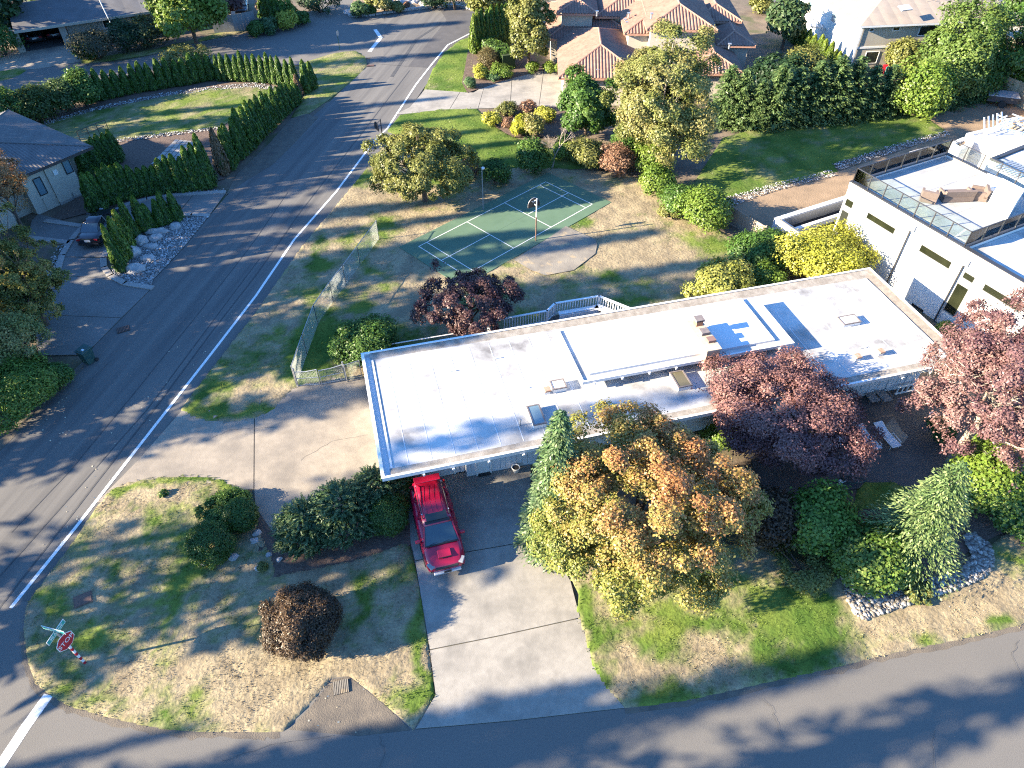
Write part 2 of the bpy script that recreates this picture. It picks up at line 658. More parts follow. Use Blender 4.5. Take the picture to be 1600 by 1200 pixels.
M['bin_green'] = mat('bin_green', (.02, .06, .055), .5, (.03, .08, .07), 4)
M['sign_red'] = mat('sign_red', (.40, .012, .03), .5)
M['sign_teal'] = mat('sign_teal', (.015, .30, .27), .5)
M['wood_fence'] = mat('wood_fence', (.34, .29, .23), .9, (.24, .2, .16), 2, stretch=(1, 1, 8))
M['wood_grey'] = mat('wood_grey', (.25, .26, .26), .9, (.18, .185, .19), 2, stretch=(1, 1, 8))
M['wood_new'] = mat('wood_new', (.55, .42, .27), .85, (.45, .33, .2), 2, stretch=(1, 1, 8))
M['deck'] = mat('deck', (.10, .075, .06), .85, (.14, .105, .085), 3)
M['sofa'] = mat('sofa', (.165, .125, .105), .85, (.14, .105, .09), 8)
M['sling'] = mat('sling', (.60, .62, .65), .8)
M['plastic_white'] = mat('plastic_white', (.72, .72, .70), .5)
M['terracotta'] = mat('terracotta', (.35, .16, .09), .8)
M['rust'] = mat('rust', (.12, .07, .055), .85, (.18, .10, .07), 8)
M['tile_white'] = mat('tile_white', (.40, .40, .395), .6, (.30, .30, .295), 1.1)
M['roof_grey'] = mat('roof_grey', (.56, .55, .53), .7, (.48, .465, .45), .5, bump=.003)
M['tarp'] = mat('tarp', (.36, .36, .37), .7, (.30, .30, .31), 3)

_g = bpy.data.materials.new('rail_glass')
_g.use_nodes = True
_nt = _g.node_tree
_nt.nodes.remove(_nt.nodes['Principled BSDF'])
_tr, _gl, _mx, _fr = _nt.nodes.new('ShaderNodeBsdfTransparent'), _nt.nodes.new('ShaderNodeBsdfGlossy'), _nt.nodes.new('ShaderNodeMixShader'), _nt.nodes.new('ShaderNodeFresnel')
_tr.inputs[0].default_value = (.92, .97, .955, 1)
_gl.inputs['Roughness'].default_value = .03
_nt.links.new(_fr.outputs[0], _mx.inputs[0])
_nt.links.new(_tr.outputs[0], _mx.inputs[1])
_nt.links.new(_gl.outputs[0], _mx.inputs[2])
_nt.links.new(_mx.outputs[0], _nt.nodes['Material Output'].inputs[0])
M['rail_glass'] = _g

# ================================================================== GROUND, ROADS, PAVEMENTS
def struct(o, label):
    o['label'] = label
    o['kind'] = 'structure'
    return o


def sheet(name, px, z, m, label):
    return struct(MB().sheet(GP(px), z).build(name, M[m]), label)


struct(MB().sheet([(-500, -300), (500, -300), (500, 900), (-500, 900)], -.04).build('ground', M['soil']), 'bare brown soil under the gardens')

sheet('road', [(-420, 1010), (0, 705), (40, 652), (95, 597), (130, 565), (150, 537), (240, 437), (287, 387), (325, 340), (355, 305), (405, 250), (460, 205), (500, 172),
               (525, 150), (557, 118), (577, 102), (579, 88), (560, 79), (560, 20), (640, 14), (712, 8), (745, 10), (748, 52), (712, 72), (688, 100), (664, 135), (620, 200),
               (545, 300), (475, 400), (330, 610), (225, 720), (100, 880), (60, 940), (60, 1000), (-200, 1250)], 0.0, 'asphalt', 'grey asphalt road running past the hedge and the corner lawn')
sheet('side_street', [(-80, 118), (0, 104), (60, 108), (125, 97), (180, 97), (235, 87), (310, 66), (365, 55), (400, 50), (462, 41), (478, 27), (492, 10), (520, -20), (560, -20),
                      (552, 22), (600, 24), (600, 88), (480, 100), (330, 118), (150, 150), (0, 190), (-80, 210)], .004, 'asphalt_street', 'asphalt side street behind the arborvitae row')
sheet('front_street', [(-150, 940), (55, 940), (110, 1080), (440, 1120), (480, 1095), (515, 1050), (550, 1050), (600, 1095), (650, 1110), (980, 1090), (1200, 1040), (1600, 955),
                       (1800, 910), (1900, 1350), (-200, 1350)], .004, 'asphalt_street', 'wide asphalt street in front of the flat roofed house')
sheet('road_patch', [(686, 12), (745, 12), (748, 50), (716, 68), (690, 98), (668, 106), (637, 104), (698, 32)], .006, 'asphalt_new', 'darker new asphalt patch at the road bend')
sheet('road_shoulder', [(380, 285), (352, 306), (372, 270), (420, 225), (455, 185), (480, 178), (498, 183), (462, 222), (425, 258)], .008, 'asphalt_edge', 'muddy road shoulder below the roadside arborvitae')
sheet('road_shoulder', [(-60, 700), (0, 640), (40, 600), (95, 592), (130, 568), (132, 575), (100, 607), (45, 660), (-40, 745)], .008, 'asphalt_edge', 'leaf strewn road shoulder beside the green bin')

mk = MB()
mk.ribbon(GP([(17, 950), (120, 822), (215, 700), (330, 553), (400, 462), (460, 374), (525, 300), (585, 220), (605, 201), (650, 132), (675, 100), (700, 70), (737, 51), (752, 44)]), .17, .011)
struct(mk.build('edge_line', M['line']), 'long white edge line painted along the road')
mk = MB().ribbon(GP([(76, 1086), (40, 1136), (-12, 1215)]), .42, .010)
struct(mk.build('stop_line', M['line_worn']), 'worn white stop line by the stop sign corner')
mk = MB().ribbon(GP([(586, 46), (595, 59), (577, 81)]), .42, .010)
struct(mk.build('stop_line', M['line_worn']), 'bent white stop line at the far junction')
mk = MB()
for pts, w in (([(-10, 962), (60, 872), (150, 755), (250, 628), (330, 520), (400, 430), (470, 330), (560, 215), (640, 110)], .09),
               ([(0, 900), (120, 765), (230, 640), (330, 505), (405, 405)], .07), ([(18, 832), (110, 735), (215, 608), (310, 490), (395, 380), (450, 300)], .05),
               ([(612, 120), (650, 62), (690, 36)], .35), ([(566, 98), (640, 104)], .07)):
    mk.ribbon(GP(pts), w, .009)
struct(mk.build('road_seam', M['seal']), 'dark tar seams and tyre marks along the road')

M['joint'] = mat('joint', (.085, .072, .058), .95, (.06, .06, .04), 4)
# concrete driveways: a dark joint bed and raised slabs
def driveway(name, bed, slabs, m, label, z0=.010, z1=.034, gap=.025):
    o = struct(MB().sheet(GP(bed), z0).build(name, M['joint']), label)
    for sl in slabs:
        MB().prism(inset(GP(sl), gap), z0 - .03, z1).build('slab', M[m], o)
    return o


driveway('driveway', [(637, 758), (822, 736), (829, 846), (862, 868), (880, 903), (899, 968), (940, 1068), (975, 1107), (800, 1127), (650, 1140), (680, 1086), (671, 1016), (650, 890), (640, 845)],
         [[(610, 752), (830, 726), (829, 846), (735, 862), (648, 877), (640, 845)], [(648, 877), (735, 862), (829, 846), (868, 868), (892, 908), (907, 966), (785, 993), (671, 1016)],
          [(671, 1016), (785, 993), (907, 966), (927, 1022), (946, 1068), (977, 1107), (888, 1117), (800, 1127), (720, 1134), (648, 1140), (680, 1086)]],
         'concrete', 'pale concrete front driveway under the red car')
driveway('side_driveway', [(296, 628), (460, 597), (600, 570), (618, 745), (640, 850), (560, 850), (430, 845), (392, 762), (160, 778), (215, 720)],
         [[(296, 628), (398, 608), (397, 765), (250, 780), (150, 786), (215, 720)], [(398, 608), (460, 597), (600, 570), (618, 745), (640, 852), (470, 868), (430, 870), (400, 830), (397, 765)]],
         'concrete_tan', 'tan concrete side driveway beside the flat roofed house')
driveway('neighbour_driveway', [(616, 180), (640, 168), (664, 140), (735, 146), (790, 126), (860, 112), (890, 128), (880, 168), (745, 170)],
         [[(616, 180), (640, 168), (664, 140), (719, 144), (702, 172)], [(719, 144), (740, 145), (757, 134), (747, 170), (702, 172)], [(757, 134), (800, 122), (797, 169), (747, 170)],
          [(800, 122), (850, 108), (842, 167), (797, 169)], [(850, 108), (895, 110), (885, 170), (842, 167)]],
         'concrete', 'pale concrete driveway of the tiled roof house')
driveway('curved_driveway', [(196, 322), (262, 306), (353, 302), (326, 339), (270, 340), (215, 378), (168, 395), (163, 418), (180, 437), (236, 452), (147, 541), (130, 555), (60, 556), (40, 470), (90, 430),
                             (98, 400), (112, 378), (135, 352), (165, 332)],
         [[(196, 322), (262, 306), (301, 306), (276, 336), (225, 345), (196, 350)], [(301, 306), (353, 302), (326, 339), (276, 338)], [(90, 430), (98, 402), (168, 404), (163, 418), (180, 437)],
          [(98, 402), (112, 378), (135, 352), (165, 332), (196, 322), (196, 350), (240, 345), (215, 378), (168, 402)],
          [(90, 430), (180, 437), (236, 452), (190, 497), (50, 492), (40, 470)], [(50, 492), (190, 497), (147, 541), (130, 555), (60, 556)]],
         'concrete_grey', 'grey concrete driveway curving past the stucco house')
driveway('carport_driveway', [(-20, 100), (0, 92), (36, 76), (46, 74), (104, 62), (122, 80), (128, 96), (60, 108), (-20, 112)],
         [[(-20, 100), (0, 92), (36, 76), (46, 74), (104, 62), (122, 80), (128, 96), (60, 108), (-20, 112)]], 'concrete_tan', 'sunlit concrete apron in front of the carport', gap=.0)
driveway('back_driveway', [(1195, -10), (1250, -20), (1256, 0), (1250, 22), (1222, 34), (1200, 28)], [[(1195, -10), (1250, -20), (1256, 0), (1250, 22), (1222, 34), (1200, 28)]], 'asphalt_street',
         'asphalt drive behind the beige house', gap=0)
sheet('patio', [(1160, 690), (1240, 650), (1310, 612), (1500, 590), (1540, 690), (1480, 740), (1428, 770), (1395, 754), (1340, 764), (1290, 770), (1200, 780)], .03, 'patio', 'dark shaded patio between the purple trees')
sheet('painted_sun_patch', [(1396, 652), (1408, 672), (1419, 683), (1411, 693), (1398, 698), (1384, 684), (1380, 668)], .034, 'slab_old', 'tan patch painted as sunlight on the dark patio')  # lighter sheet paints a pool of sunlight onto the patio
mk = MB()
for pts in ([(135, 350), (112, 376), (98, 400), (89, 431)], [(168, 393), (162, 404), (163, 419), (173, 432), (195, 444), (238, 451)], [(196, 321), (230, 312), (262, 306), (352, 301)],
            [(272, 338), (300, 336), (326, 338)], [(40, 420), (60, 425), (90, 431)], [(44, 372), (108, 380)], [(72, 346), (134, 355)]):
    g = GP(pts)
    for a, b in zip(g[:-1], g[1:]):
        c = ((a[0] + b[0]) / 2, (a[1] + b[1]) / 2, .05)
        mk.obox(c, (math.hypot(b[0] - a[0], b[1] - a[1]) + .1, .42, .12), math.atan2(b[1] - a[1], b[0] - a[0]))
struct(mk.build('kerb', M['kerb']), 'pale concrete kerb band edging the curved driveway')
sheet('drain_apron', [(452, 1140), (486, 1104), (518, 1062), (545, 1057), (572, 1078), (604, 1104), (642, 1141), (560, 1150)], .012, 'asphalt_edge', 'dirty asphalt apron round the street drain')
sheet('old_pad', [(803, 408), (850, 378), (884, 355), (930, 376), (933, 384), (930, 398), (896, 424), (852, 432), (830, 424)], .10, 'slab_old', 'stained concrete pad beside the badminton court')
sheet('garden_bed', [(372, 790), (398, 790), (425, 830), (440, 845), (560, 838), (640, 815), (642, 852), (560, 880), (430, 910), (330, 885)], .036, 'mulch', 'bare garden bed between the round shrubs')
sheet('garden_bed', [(0, 190), (150, 156), (330, 128), (420, 130), (425, 140), (330, 138), (120, 178), (30, 207), (0, 222)], .03, 'mulch', 'mulch strip below the long arborvitae row')
sheet('garden_bed', [(170, 222), (345, 200), (420, 150), (430, 200), (350, 280), (150, 330), (70, 350), (130, 300)], .03, 'mulch', 'bare mulch around the stepping stone grid')
sheet('garden_bed', [(752, 180), (800, 165), (880, 168), (900, 190), (880, 215), (800, 215), (775, 200)], .07, 'mulch', 'brown mulch island with colourful shrubs')
sheet('garden_bed', [(735, 60), (800, 40), (850, 110), (795, 124), (730, 146), (722, 130)], .07, 'mulch', 'planted bed by the ring hedge')
sheet('garden_bed', [(545, 25), (600, 23), (690, 10), (740, 8), (740, -30), (560, -30)], .03, 'dirt', 'brown bank with boulders across the junction')
sheet('dirt_yard', [(1440, 178), (1480, 206), (1420, 232), (1310, 268), (1140, 312), (1120, 330), (1190, 372), (1240, 400), (1460, 440), (1700, 330), (1700, 160), (1560, 150)], -.01, 'dirt', 'bare dirt round the white modern house')
sheet('yard_bed', [(1180, 840), (1290, 860), (1330, 900), (1460, 900), (1530, 850), (1640, 800), (1640, 700), (1480, 700), (1420, 770), (1250, 770)], .02, 'mulch', 'dark planting bed in front of the patio')

# ------------------------------------------------------------------ lawns
DRY, DRY2, GRN, GRN2 = np.array((.30, .245, .155)), np.array((.215, .175, .115)), np.array((.135, .178, .036)), np.array((.062, .112, .020))


def blobs_world(bl):
    out = []
    for cx, cy, rx, ry, w in bl:
        p = G(cx, cy)
        d = depth_of(p)
        dd = np.linalg.norm(np.array([p.x, p.y, -CAM_H]))
        sa = CAM_H / dd
        out.append((p.x, p.y, max(.3, rx * d / FPX), max(.3, ry * d / FPX / sa), w))
    return out


def lawn_col(bl, base, seed=0, big=3.0, spread=.9, dirt=.0):
    B = blobs_world(bl)

    def f(x, y, jit=None):
        g = np.full(x.shape, base, float)
        wx = x + (vnoise(x, y, 1.1, 91) - .5) * 1.2
        wy = y + (vnoise(x, y, 1.1, 92) - .5) * 1.2
        for bx, by, rx, ry, w in B:
            q = ((wx - bx) / rx) ** 2 + ((wy - by) / ry) ** 2
            g = g + w * np.exp(-q * .9)
        g = g + (fbm(x, y, big, seed, 4) - .5) * spread + (fbm(x, y, .7, seed + 9, 4) - .5) * 1.1 + (vnoise(x, y, .16, seed + 70) - .5) * .35
        g = np.clip((g - .16) / .68, 0, 1)[:, None]
        n1 = np.clip((fbm(x, y, .8, seed + 20, 5)[:, None] - .36) / .28, 0, 1)
        n2 = np.clip((fbm(x, y, 1.6, seed + 40, 3)[:, None] - .3) / .4, 0, 1)
        c = (DRY * n1 + DRY2 * (1 - n1)) * (1 - g) + (GRN * n2 + GRN2 * (1 - n2)) * g
        return c, g[:, 0]
    return f


def lawn(name, px, z, res, fn, label, amp=.03, seed=3):
    poly = GP(px)
    xs, ys = [p[0] for p in poly], [p[1] for p in poly]
    nx, ny = int((max(xs) - min(xs)) / res) + 3, int((max(ys) - min(ys)) / res) + 3
    X, Y = np.meshgrid(min(xs) - res + np.arange(nx) * res, min(ys) - res + np.arange(ny) * res)
    x, y = X.ravel(), Y.ravel()
    ins = inside(x, y, poly)
    I = ins.reshape(ny, nx)
    q = (I[:-1, :-1] | I[1:, :-1] | I[:-1, 1:] | I[1:, 1:])
    jj, ii = np.nonzero(q)
    a = jj * nx + ii
    Q = np.stack([a, a + 1, a + nx + 1, a + nx], 1)
    used = np.unique(Q)
    out = used[~ins[used]]
    bx, by = nearest(x[out], y[out], poly)
    x, y = x.copy(), y.copy()
    x[out], y[out] = bx, by
    z_ = z + amp * (fbm(x, y, 1.3, seed, 4) - .35)
    z_ += .07 * (fbm(x, y, .5, seed + 5, 3) - .45) if res < .3 else 0
    z_[out] = z - .06
    re = np.full(nx * ny, -1)
    re[used] = np.arange(len(used))
    V = np.stack([x[used], y[used], z_[used]], 1)
    c, _ = fn(x[used], y[used])
    o = link(name, raw_mesh(name, V, re[Q], M['lawn'], c, 'POINT', True))
    return struct(o, label), poly


def tufts(name, poly, fn, dens, z, label, hgt=(.025, .075), holes=(), seed=5, bright=1.15):
    rg = np.random.default_rng(seed)
    xs, ys = [p[0] for p in poly], [p[1] for p in poly]
    n = int((max(xs) - min(xs)) * (max(ys) - min(ys)) * dens)
    x, y = rg.uniform(min(xs), max(xs), n), rg.uniform(min(ys), max(ys), n)
    k = inside(x, y, poly)
    for h in holes:
        k &= ~inside(x, y, h)
    k &= (fbm(x, y, .8, seed + 60, 3) > .38)
    x, y = x[k], y[k]
    c, g = fn(x, y)
    x, y, c, g = np.repeat(x, 3), np.repeat(y, 3), np.repeat(c, 3, 0), np.repeat(g, 3)
    n = len(x)
    x, y = x + rg.normal(0, .05, n), y + rg.normal(0, .05, n)
    a = rg.uniform(0, 2 * np.pi, n)
    h = rg.uniform(hgt[0], hgt[1], n) * (.75 + .5 * g)
    w = rg.uniform(.02, .05, n)
    lean = rg.uniform(-.8, .8, (n, 2)) * h[:, None]
    dx, dy = np.cos(a) * w / 2, np.sin(a) * w / 2
    b0 = np.stack([x - dx, y - dy, np.full(n, z - .02)], 1)
    b1 = np.stack([x + dx, y + dy, np.full(n, z - .02)], 1)
    t = np.stack([x + lean[:, 0], y + lean[:, 1], z + h], 1)
    V = np.stack([b0, b1, t], 1).reshape(-1, 3)
    c = np.clip(c * rg.uniform(.75, 1.35, (n, 1)) * bright, 0, 1)
    o = link(name, raw_mesh(name, V, np.arange(3 * n).reshape(-1, 3), M['grass'], c))
    return tag(o, label, 'grass', kind='stuff')


HOUSE_POLY = GP([(562, 560), (1358, 425), (1505, 560), (597, 745)], 1.5)
F1 = lawn_col([(320, 750, 90, 6, 1.0), (205, 768, 60, 7, .8), (260, 808, 40, 14, .7), (270, 840, 30, 12, .4), (215, 850, 25, 12, .35), (292, 900, 6, 60, .8), (180, 890, 30, 10, .3), (75, 945, 22, 18, .5), (125, 1030, 50, 35, .55),
               (290, 1112, 40, 20, .9), (170, 1100, 60, 20, .5), (250, 1020, 55, 15, .35), (655, 945, 8, 60, 1.2), (662, 1030, 11, 50, 1.3), (640, 1092, 30, 24, 1.4), (450, 1040, 150, 40, -.9), (400, 1100, 60, 25, -.4), (500, 900, 100, 50, -.35),
               (560, 930, 8, 60, .5), (440, 1010, 60, 7, .45), (330, 1095, 60, 25, -.2)], .28, 1, big=2.4, spread=1.2)
F2 = lawn_col([(330, 600, 30, 40, .6), (395, 650, 80, 8, .9), (300, 640, 14, 20, .7), (435, 500, 20, 25, .4), (395, 560, 20, 30, .3), (505, 548, 36, 42, 1.4), (500, 505, 24, 40, .7), (505, 412, 28, 8, .9), (493, 395, 10, 16, .8), (525, 375, 30, 6, .5),
               (565, 282, 16, 12, 1.0), (598, 350, 18, 18, .9), (570, 400, 12, 30, .5), (690, 275, 40, 10, .9), (905, 352, 25, 9, 1.1), (985, 470, 26, 7, .9), (1000, 455, 40, 12, .25), (965, 438, 36, 10, .6), (1140, 385, 60, 18, .6), (560, 478, 24, 9, .9),
               (590, 450, 30, 8, .5), (785, 412, 26, 7, 1.0), (950, 390, 90, 40, -.35), (1000, 320, 90, 35, -.3), (500, 340, 50, 30, -.4), (640, 400, 60, 30, -.3), (345, 640, 20, 20, .5), (640, 520, 40, 20, .3), (1010, 360, 20, 10, .3), (480, 460, 15, 30, .3), (440, 560, 25, 40, .15)], .19, 2, big=2.4, spread=1.1)
F3 = lawn_col([(1250, 985, 90, 34, .6), (1100, 900, 100, 25, .4), (1170, 955, 60, 20, .4), (910, 955, 9, 40, 1.0), (930, 1045, 13, 40, 1.0), (1010, 1098, 60, 9, .7), (1050, 985, 50, 16, .6), (1550, 975, 22, 10, 1.1), (1290, 955, 50, 26, .9),
               (1450, 965, 80, 20, -.5), (1000, 1035, 60, 28, -.35), (1520, 925, 60, 25, -.6), (960, 970, 40, 20, -.2), (1400, 1000, 60, 10, .3), (1220, 1055, 80, 8, .3), (1560, 860, 30, 20, .5), (1100, 1050, 80, 14, -.2), (1000, 930, 30, 12, -.3)], .35, 3, big=2.2, spread=1.1)
FG = lawn_col([(690, 100, 30, 40, .0), (700, 190, 60, 10, .3)], 1.0, 4, spread=.5)
FY = lawn_col([], .62, 5, spread=.7)
FD = lawn_col([], .85, 6, spread=.9)
o, P1 = lawn('lawn', [(40, 946), (65, 912), (110, 853), (150, 793), (172, 767), (200, 753), (250, 746), (300, 743), (345, 748), (375, 764), (393, 788), (402, 820), (425, 868), (432, 900), (560, 874), (632, 848), (640, 850),
                      (650, 890), (661, 950), (668, 1000), (676, 1060), (679, 1086), (664, 1115), (646, 1141), (604, 1104), (572, 1077), (545, 1056), (518, 1060), (482, 1104), (442, 1144), (400, 1146), (310, 1145), (240, 1138), (170, 1122),
                      (110, 1105), (80, 1089), (55, 1069), (42, 1030), (36, 985)], .05, .16, F1, 'dry corner lawn with green patches round the stop sign')
tufts('grass', P1, F1, 60, .055, 'dry and green grass tufts of the corner lawn')
o, P2 = lawn('lawn', [(281, 640), (330, 577), (400, 487), (470, 387), (560, 279), (610, 215), (640, 215), (700, 245), (760, 262), (850, 262), (960, 268), (1000, 280), (1080, 335), (1150, 375), (1200, 420), (1200, 520), (640, 590), (565, 592),
                      (470, 602), (455, 612), (428, 641), (400, 655), (350, 662), (305, 656)], .045, .19, F2, 'patchy dry lawn round the badminton court')
o, P3 = lawn('lawn', [(880, 880), (905, 930), (900, 955), (912, 992), (925, 1040), (942, 1071), (976, 1108), (1075, 1095), (1200, 1067), (1300, 1045), (1400, 1020), (1500, 1000), (1600, 976), (1720, 945), (1720, 800), (1600, 815), (1535, 860),
                      (1450, 900), (1320, 900), (1180, 850), (1000, 850)], .05, .16, F3, 'half green front lawn below the orange maple')
tufts('grass', P3, F3, 60, .055, 'grass tufts of the lawn below the orange maple')
o, P = lawn('lawn', [(662, 141), (676, 108), (692, 84), (712, 67), (738, 55), (752, 90), (745, 130), (733, 146), (700, 142)], .05, .5, FG, 'mown bright green lawn in the road bend')
tufts('grass', P, FG, 12, .06, 'short green grass in the road bend', (.04, .09))
o, P = lawn('lawn', [(604, 206), (625, 180), (690, 171), (745, 170), (765, 190), (795, 212), (850, 230), (960, 262), (850, 266), (760, 262), (700, 248), (640, 217)], .07, .5, FG, 'sunny green lawn above the hawthorn tree')
tufts('grass', P, FG, 12, .08, 'short green grass above the hawthorn tree', (.04, .1))
o, P = lawn('lawn', [(470, 100), (520, 83), (555, 79), (571, 88), (574, 104), (550, 127), (515, 155), (482, 178), (455, 184), (475, 150)], .05, .5, FY, 'yellow green verge at the road corner')
tufts('grass', P, FY, 10, .06, 'grass of the verge at the road corner', (.04, .1))
o, P = lawn('lawn', [(22, 208), (120, 178), (250, 152), (330, 138), (400, 135), (425, 141), (410, 160), (345, 198), (230, 213), (120, 226), (40, 228)], .06, .5, FY, 'oval lawn enclosed by arborvitae hedges')
tufts('grass', P, FY, 8, .07, 'grass of the oval lawn', (.04, .1))
o, P = lawn('lawn', [(1075, 300), (1130, 215), (1200, 196), (1360, 184), (1440, 178), (1480, 206), (1300, 256), (1310, 268), (1150, 306), (1120, 309)], .06, .5, FD, 'dark green lawn below the tall conifer hedge')
tufts('grass', P, FD, 8, .07, 'grass of the shaded lawn', (.04, .1))
o, P = lawn('lawn', [(122, 92), (235, 78), (310, 60), (365, 44), (400, 42), (366, 54), (312, 65), (237, 85), (160, 97), (128, 100)], .05, .5, FY, 'narrow grass verge along the side street')
lawn('lawn', [(-30, 122), (0, 112), (30, 105), (45, 108), (30, 118), (0, 128)], .05, .4, FY, 'small grass corner beside the carport drive')
o, P = lawn('lawn', [(1340, 764), (1350, 752), (1395, 752), (1428, 768), (1440, 790), (1380, 800), (1330, 795)], .05, .25, FD, 'small dark lawn behind the front shrubs')
tufts('grass', P, FD, 20, .06, 'grass of the small lawn behind the shrubs')
COURT = GP([(640, 389), (727, 437), (884, 357), (940, 321), (853, 279), (752, 331)])
PAD = GP([(803, 408), (850, 378), (884, 355), (930, 376), (933, 384), (930, 398), (896, 424), (852, 432), (830, 424)])
tufts('grass', P2, F2, 34, .05, 'dry grass tufts round the badminton court', holes=(COURT, PAD, HOUSE_POLY))


# ------------------------------------------------------------------ stones
_t = (1 + 5 ** .5) / 2
ICO_V = np.array([(-1, _t, 0), (1, _t, 0), (-1, -_t, 0), (1, -_t, 0), (0, -1, _t), (0, 1, _t), (0, -1, -_t), (0, 1, -_t), (_t, 0, -1), (_t, 0, 1), (-_t, 0, -1), (-_t, 0, 1)]) / 1.902
ICO_F = np.array([(0, 11, 5), (0, 5, 1), (0, 1, 7), (0, 7, 10), (0, 10, 11), (1, 5, 9), (5, 11, 4), (11, 10, 2), (10, 7, 6), (7, 1, 8), (3, 9, 4), (3, 4, 2), (3, 2, 6), (3, 6, 8), (3, 8, 9), (4, 9, 5), (2, 4, 11), (6, 2, 10), (8, 6, 7), (9, 8, 1)])
OCT_V = np.array([(1, 0, 0), (-1, 0, 0), (0, 1, 0), (0, -1, 0), (0, 0, 1), (0, 0, -1)], float)
OCT_F = np.array([(0, 2, 4), (2, 1, 4), (1, 3, 4), (3, 0, 4), (2, 0, 5), (1, 2, 5), (3, 1, 5), (0, 3, 5)])


def stones(name, poly, n, size, z, label, seed=1, ico=True, cols=((.36, .34, .31), (.19, .18, .165), (.26, .235, .20), (.15, .13, .11)), cat='stones'):
    rg = np.random.default_rng(seed)
    xs, ys = [p[0] for p in poly], [p[1] for p in poly]
    a = abs(area(poly)) / ((max(xs) - min(xs)) * (max(ys) - min(ys)))
    k = int(n / a)
    x, y = rg.uniform(min(xs), max(xs), k), rg.uniform(min(ys), max(ys), k)
    m = inside(x, y, poly)
    x, y = x[m], y[m]
    n = len(x)
    BV, BF = (ICO_V, ICO_F) if ico else (OCT_V, OCT_F)
    s = size[0] + (size[1] - size[0]) * rg.random(n) ** 2.2
    ang = rg.uniform(0, 6.28, n)
    V = BV[None] * (1 + .22 * rg.standard_normal((n, len(BV), 1)) * .8)
    V = V * np.stack([s, s * rg.uniform(.6, 1, n), s * rg.uniform(.4, .75, n)], 1)[:, None, :]
    c, sn = np.cos(ang)[:, None], np.sin(ang)[:, None]
    V = np.stack([V[..., 0] * c - V[..., 1] * sn + x[:, None], V[..., 0] * sn + V[..., 1] * c + y[:, None], V[..., 2] + z + (s * .3)[:, None]], -1)
    F = (BF[None] + (np.arange(n) * len(BV))[:, None, None]).reshape(-1, 3)
    cc = np.array(cols)[rg.integers(0, len(cols), n)] * rg.uniform(.7, 1.3, (n, 1))
    o = link(name, raw_mesh(name, V.reshape(-1, 3), F, M['pebble'], np.repeat(cc, len(BF), 0)))
    return tag(o, label, cat, kind='stuff')


BEDR = GP([(1312, 890), (1322, 935), (1334, 962), (1350, 969), (1420, 946), (1480, 927), (1538, 902), (1553, 880), (1545, 852), (1520, 834), (1503, 838), (1518, 870), (1500, 893), (1440, 908), (1400, 920), (1345, 905), (1325, 888)])
struct(MB().sheet(BEDR, .07).build('stone_bed', M['gravel']), 'curved bed of river stones below the rhododendrons')
stones('river_stones', BEDR, 4200, (.04, .14), .08, 'grey and white river stones in the curved bed', 2)
BEDL = GP([(275, 341), (325, 340), (287, 387), (240, 437), (236, 449), (205, 443), (178, 430), (172, 404), (215, 380), (250, 352)])
struct(MB().sheet(BEDL, .03).build('gravel_bed', M['gravel']), 'white gravel bed with boulders beside the road')
stones('gravel', BEDL, 5200, (.04, .12), .04, 'white gravel between the boulders', 3, False, ((.42, .42, .42), (.17, .17, .17), (.28, .27, .26)))
for px, lab in (([(12, 210), (80, 188), (150, 168), (250, 147), (330, 136), (400, 130), (432, 136), (425, 142), (395, 138), (330, 142), (250, 153), (150, 174), (80, 194), (25, 212)], 'line of white stones on the far side of the oval lawn'),
                ([(135, 224), (230, 212), (345, 198), (347, 203), (230, 218), (140, 229)], 'line of white stones on the near side of the oval lawn'),
                ([(300, 300), (350, 296), (352, 303), (262, 307), (230, 314), (196, 323), (200, 317)], 'white stones edging the curved driveway'),
                ([(68, 425), (92, 385), (107, 382), (92, 420), (88, 428)], 'white stones in the corner of the walkway'),
                ([(1298, 258), (1400, 225), (1478, 205), (1484, 212), (1400, 238), (1310, 267)], 'grey gravel band along the dark lawn'),
                ([(1130, 310), (1200, 290), (1300, 266), (1310, 274), (1200, 302), (1140, 325)], 'pale gravel band between lawn and dirt')):
    g = GP(px)
    stones('gravel', g, int(abs(area(g)) * 75), (.03, .10), .06, lab, len(px), False, ((.46, .46, .46), (.34, .34, .34), (.22, .22, .22)))
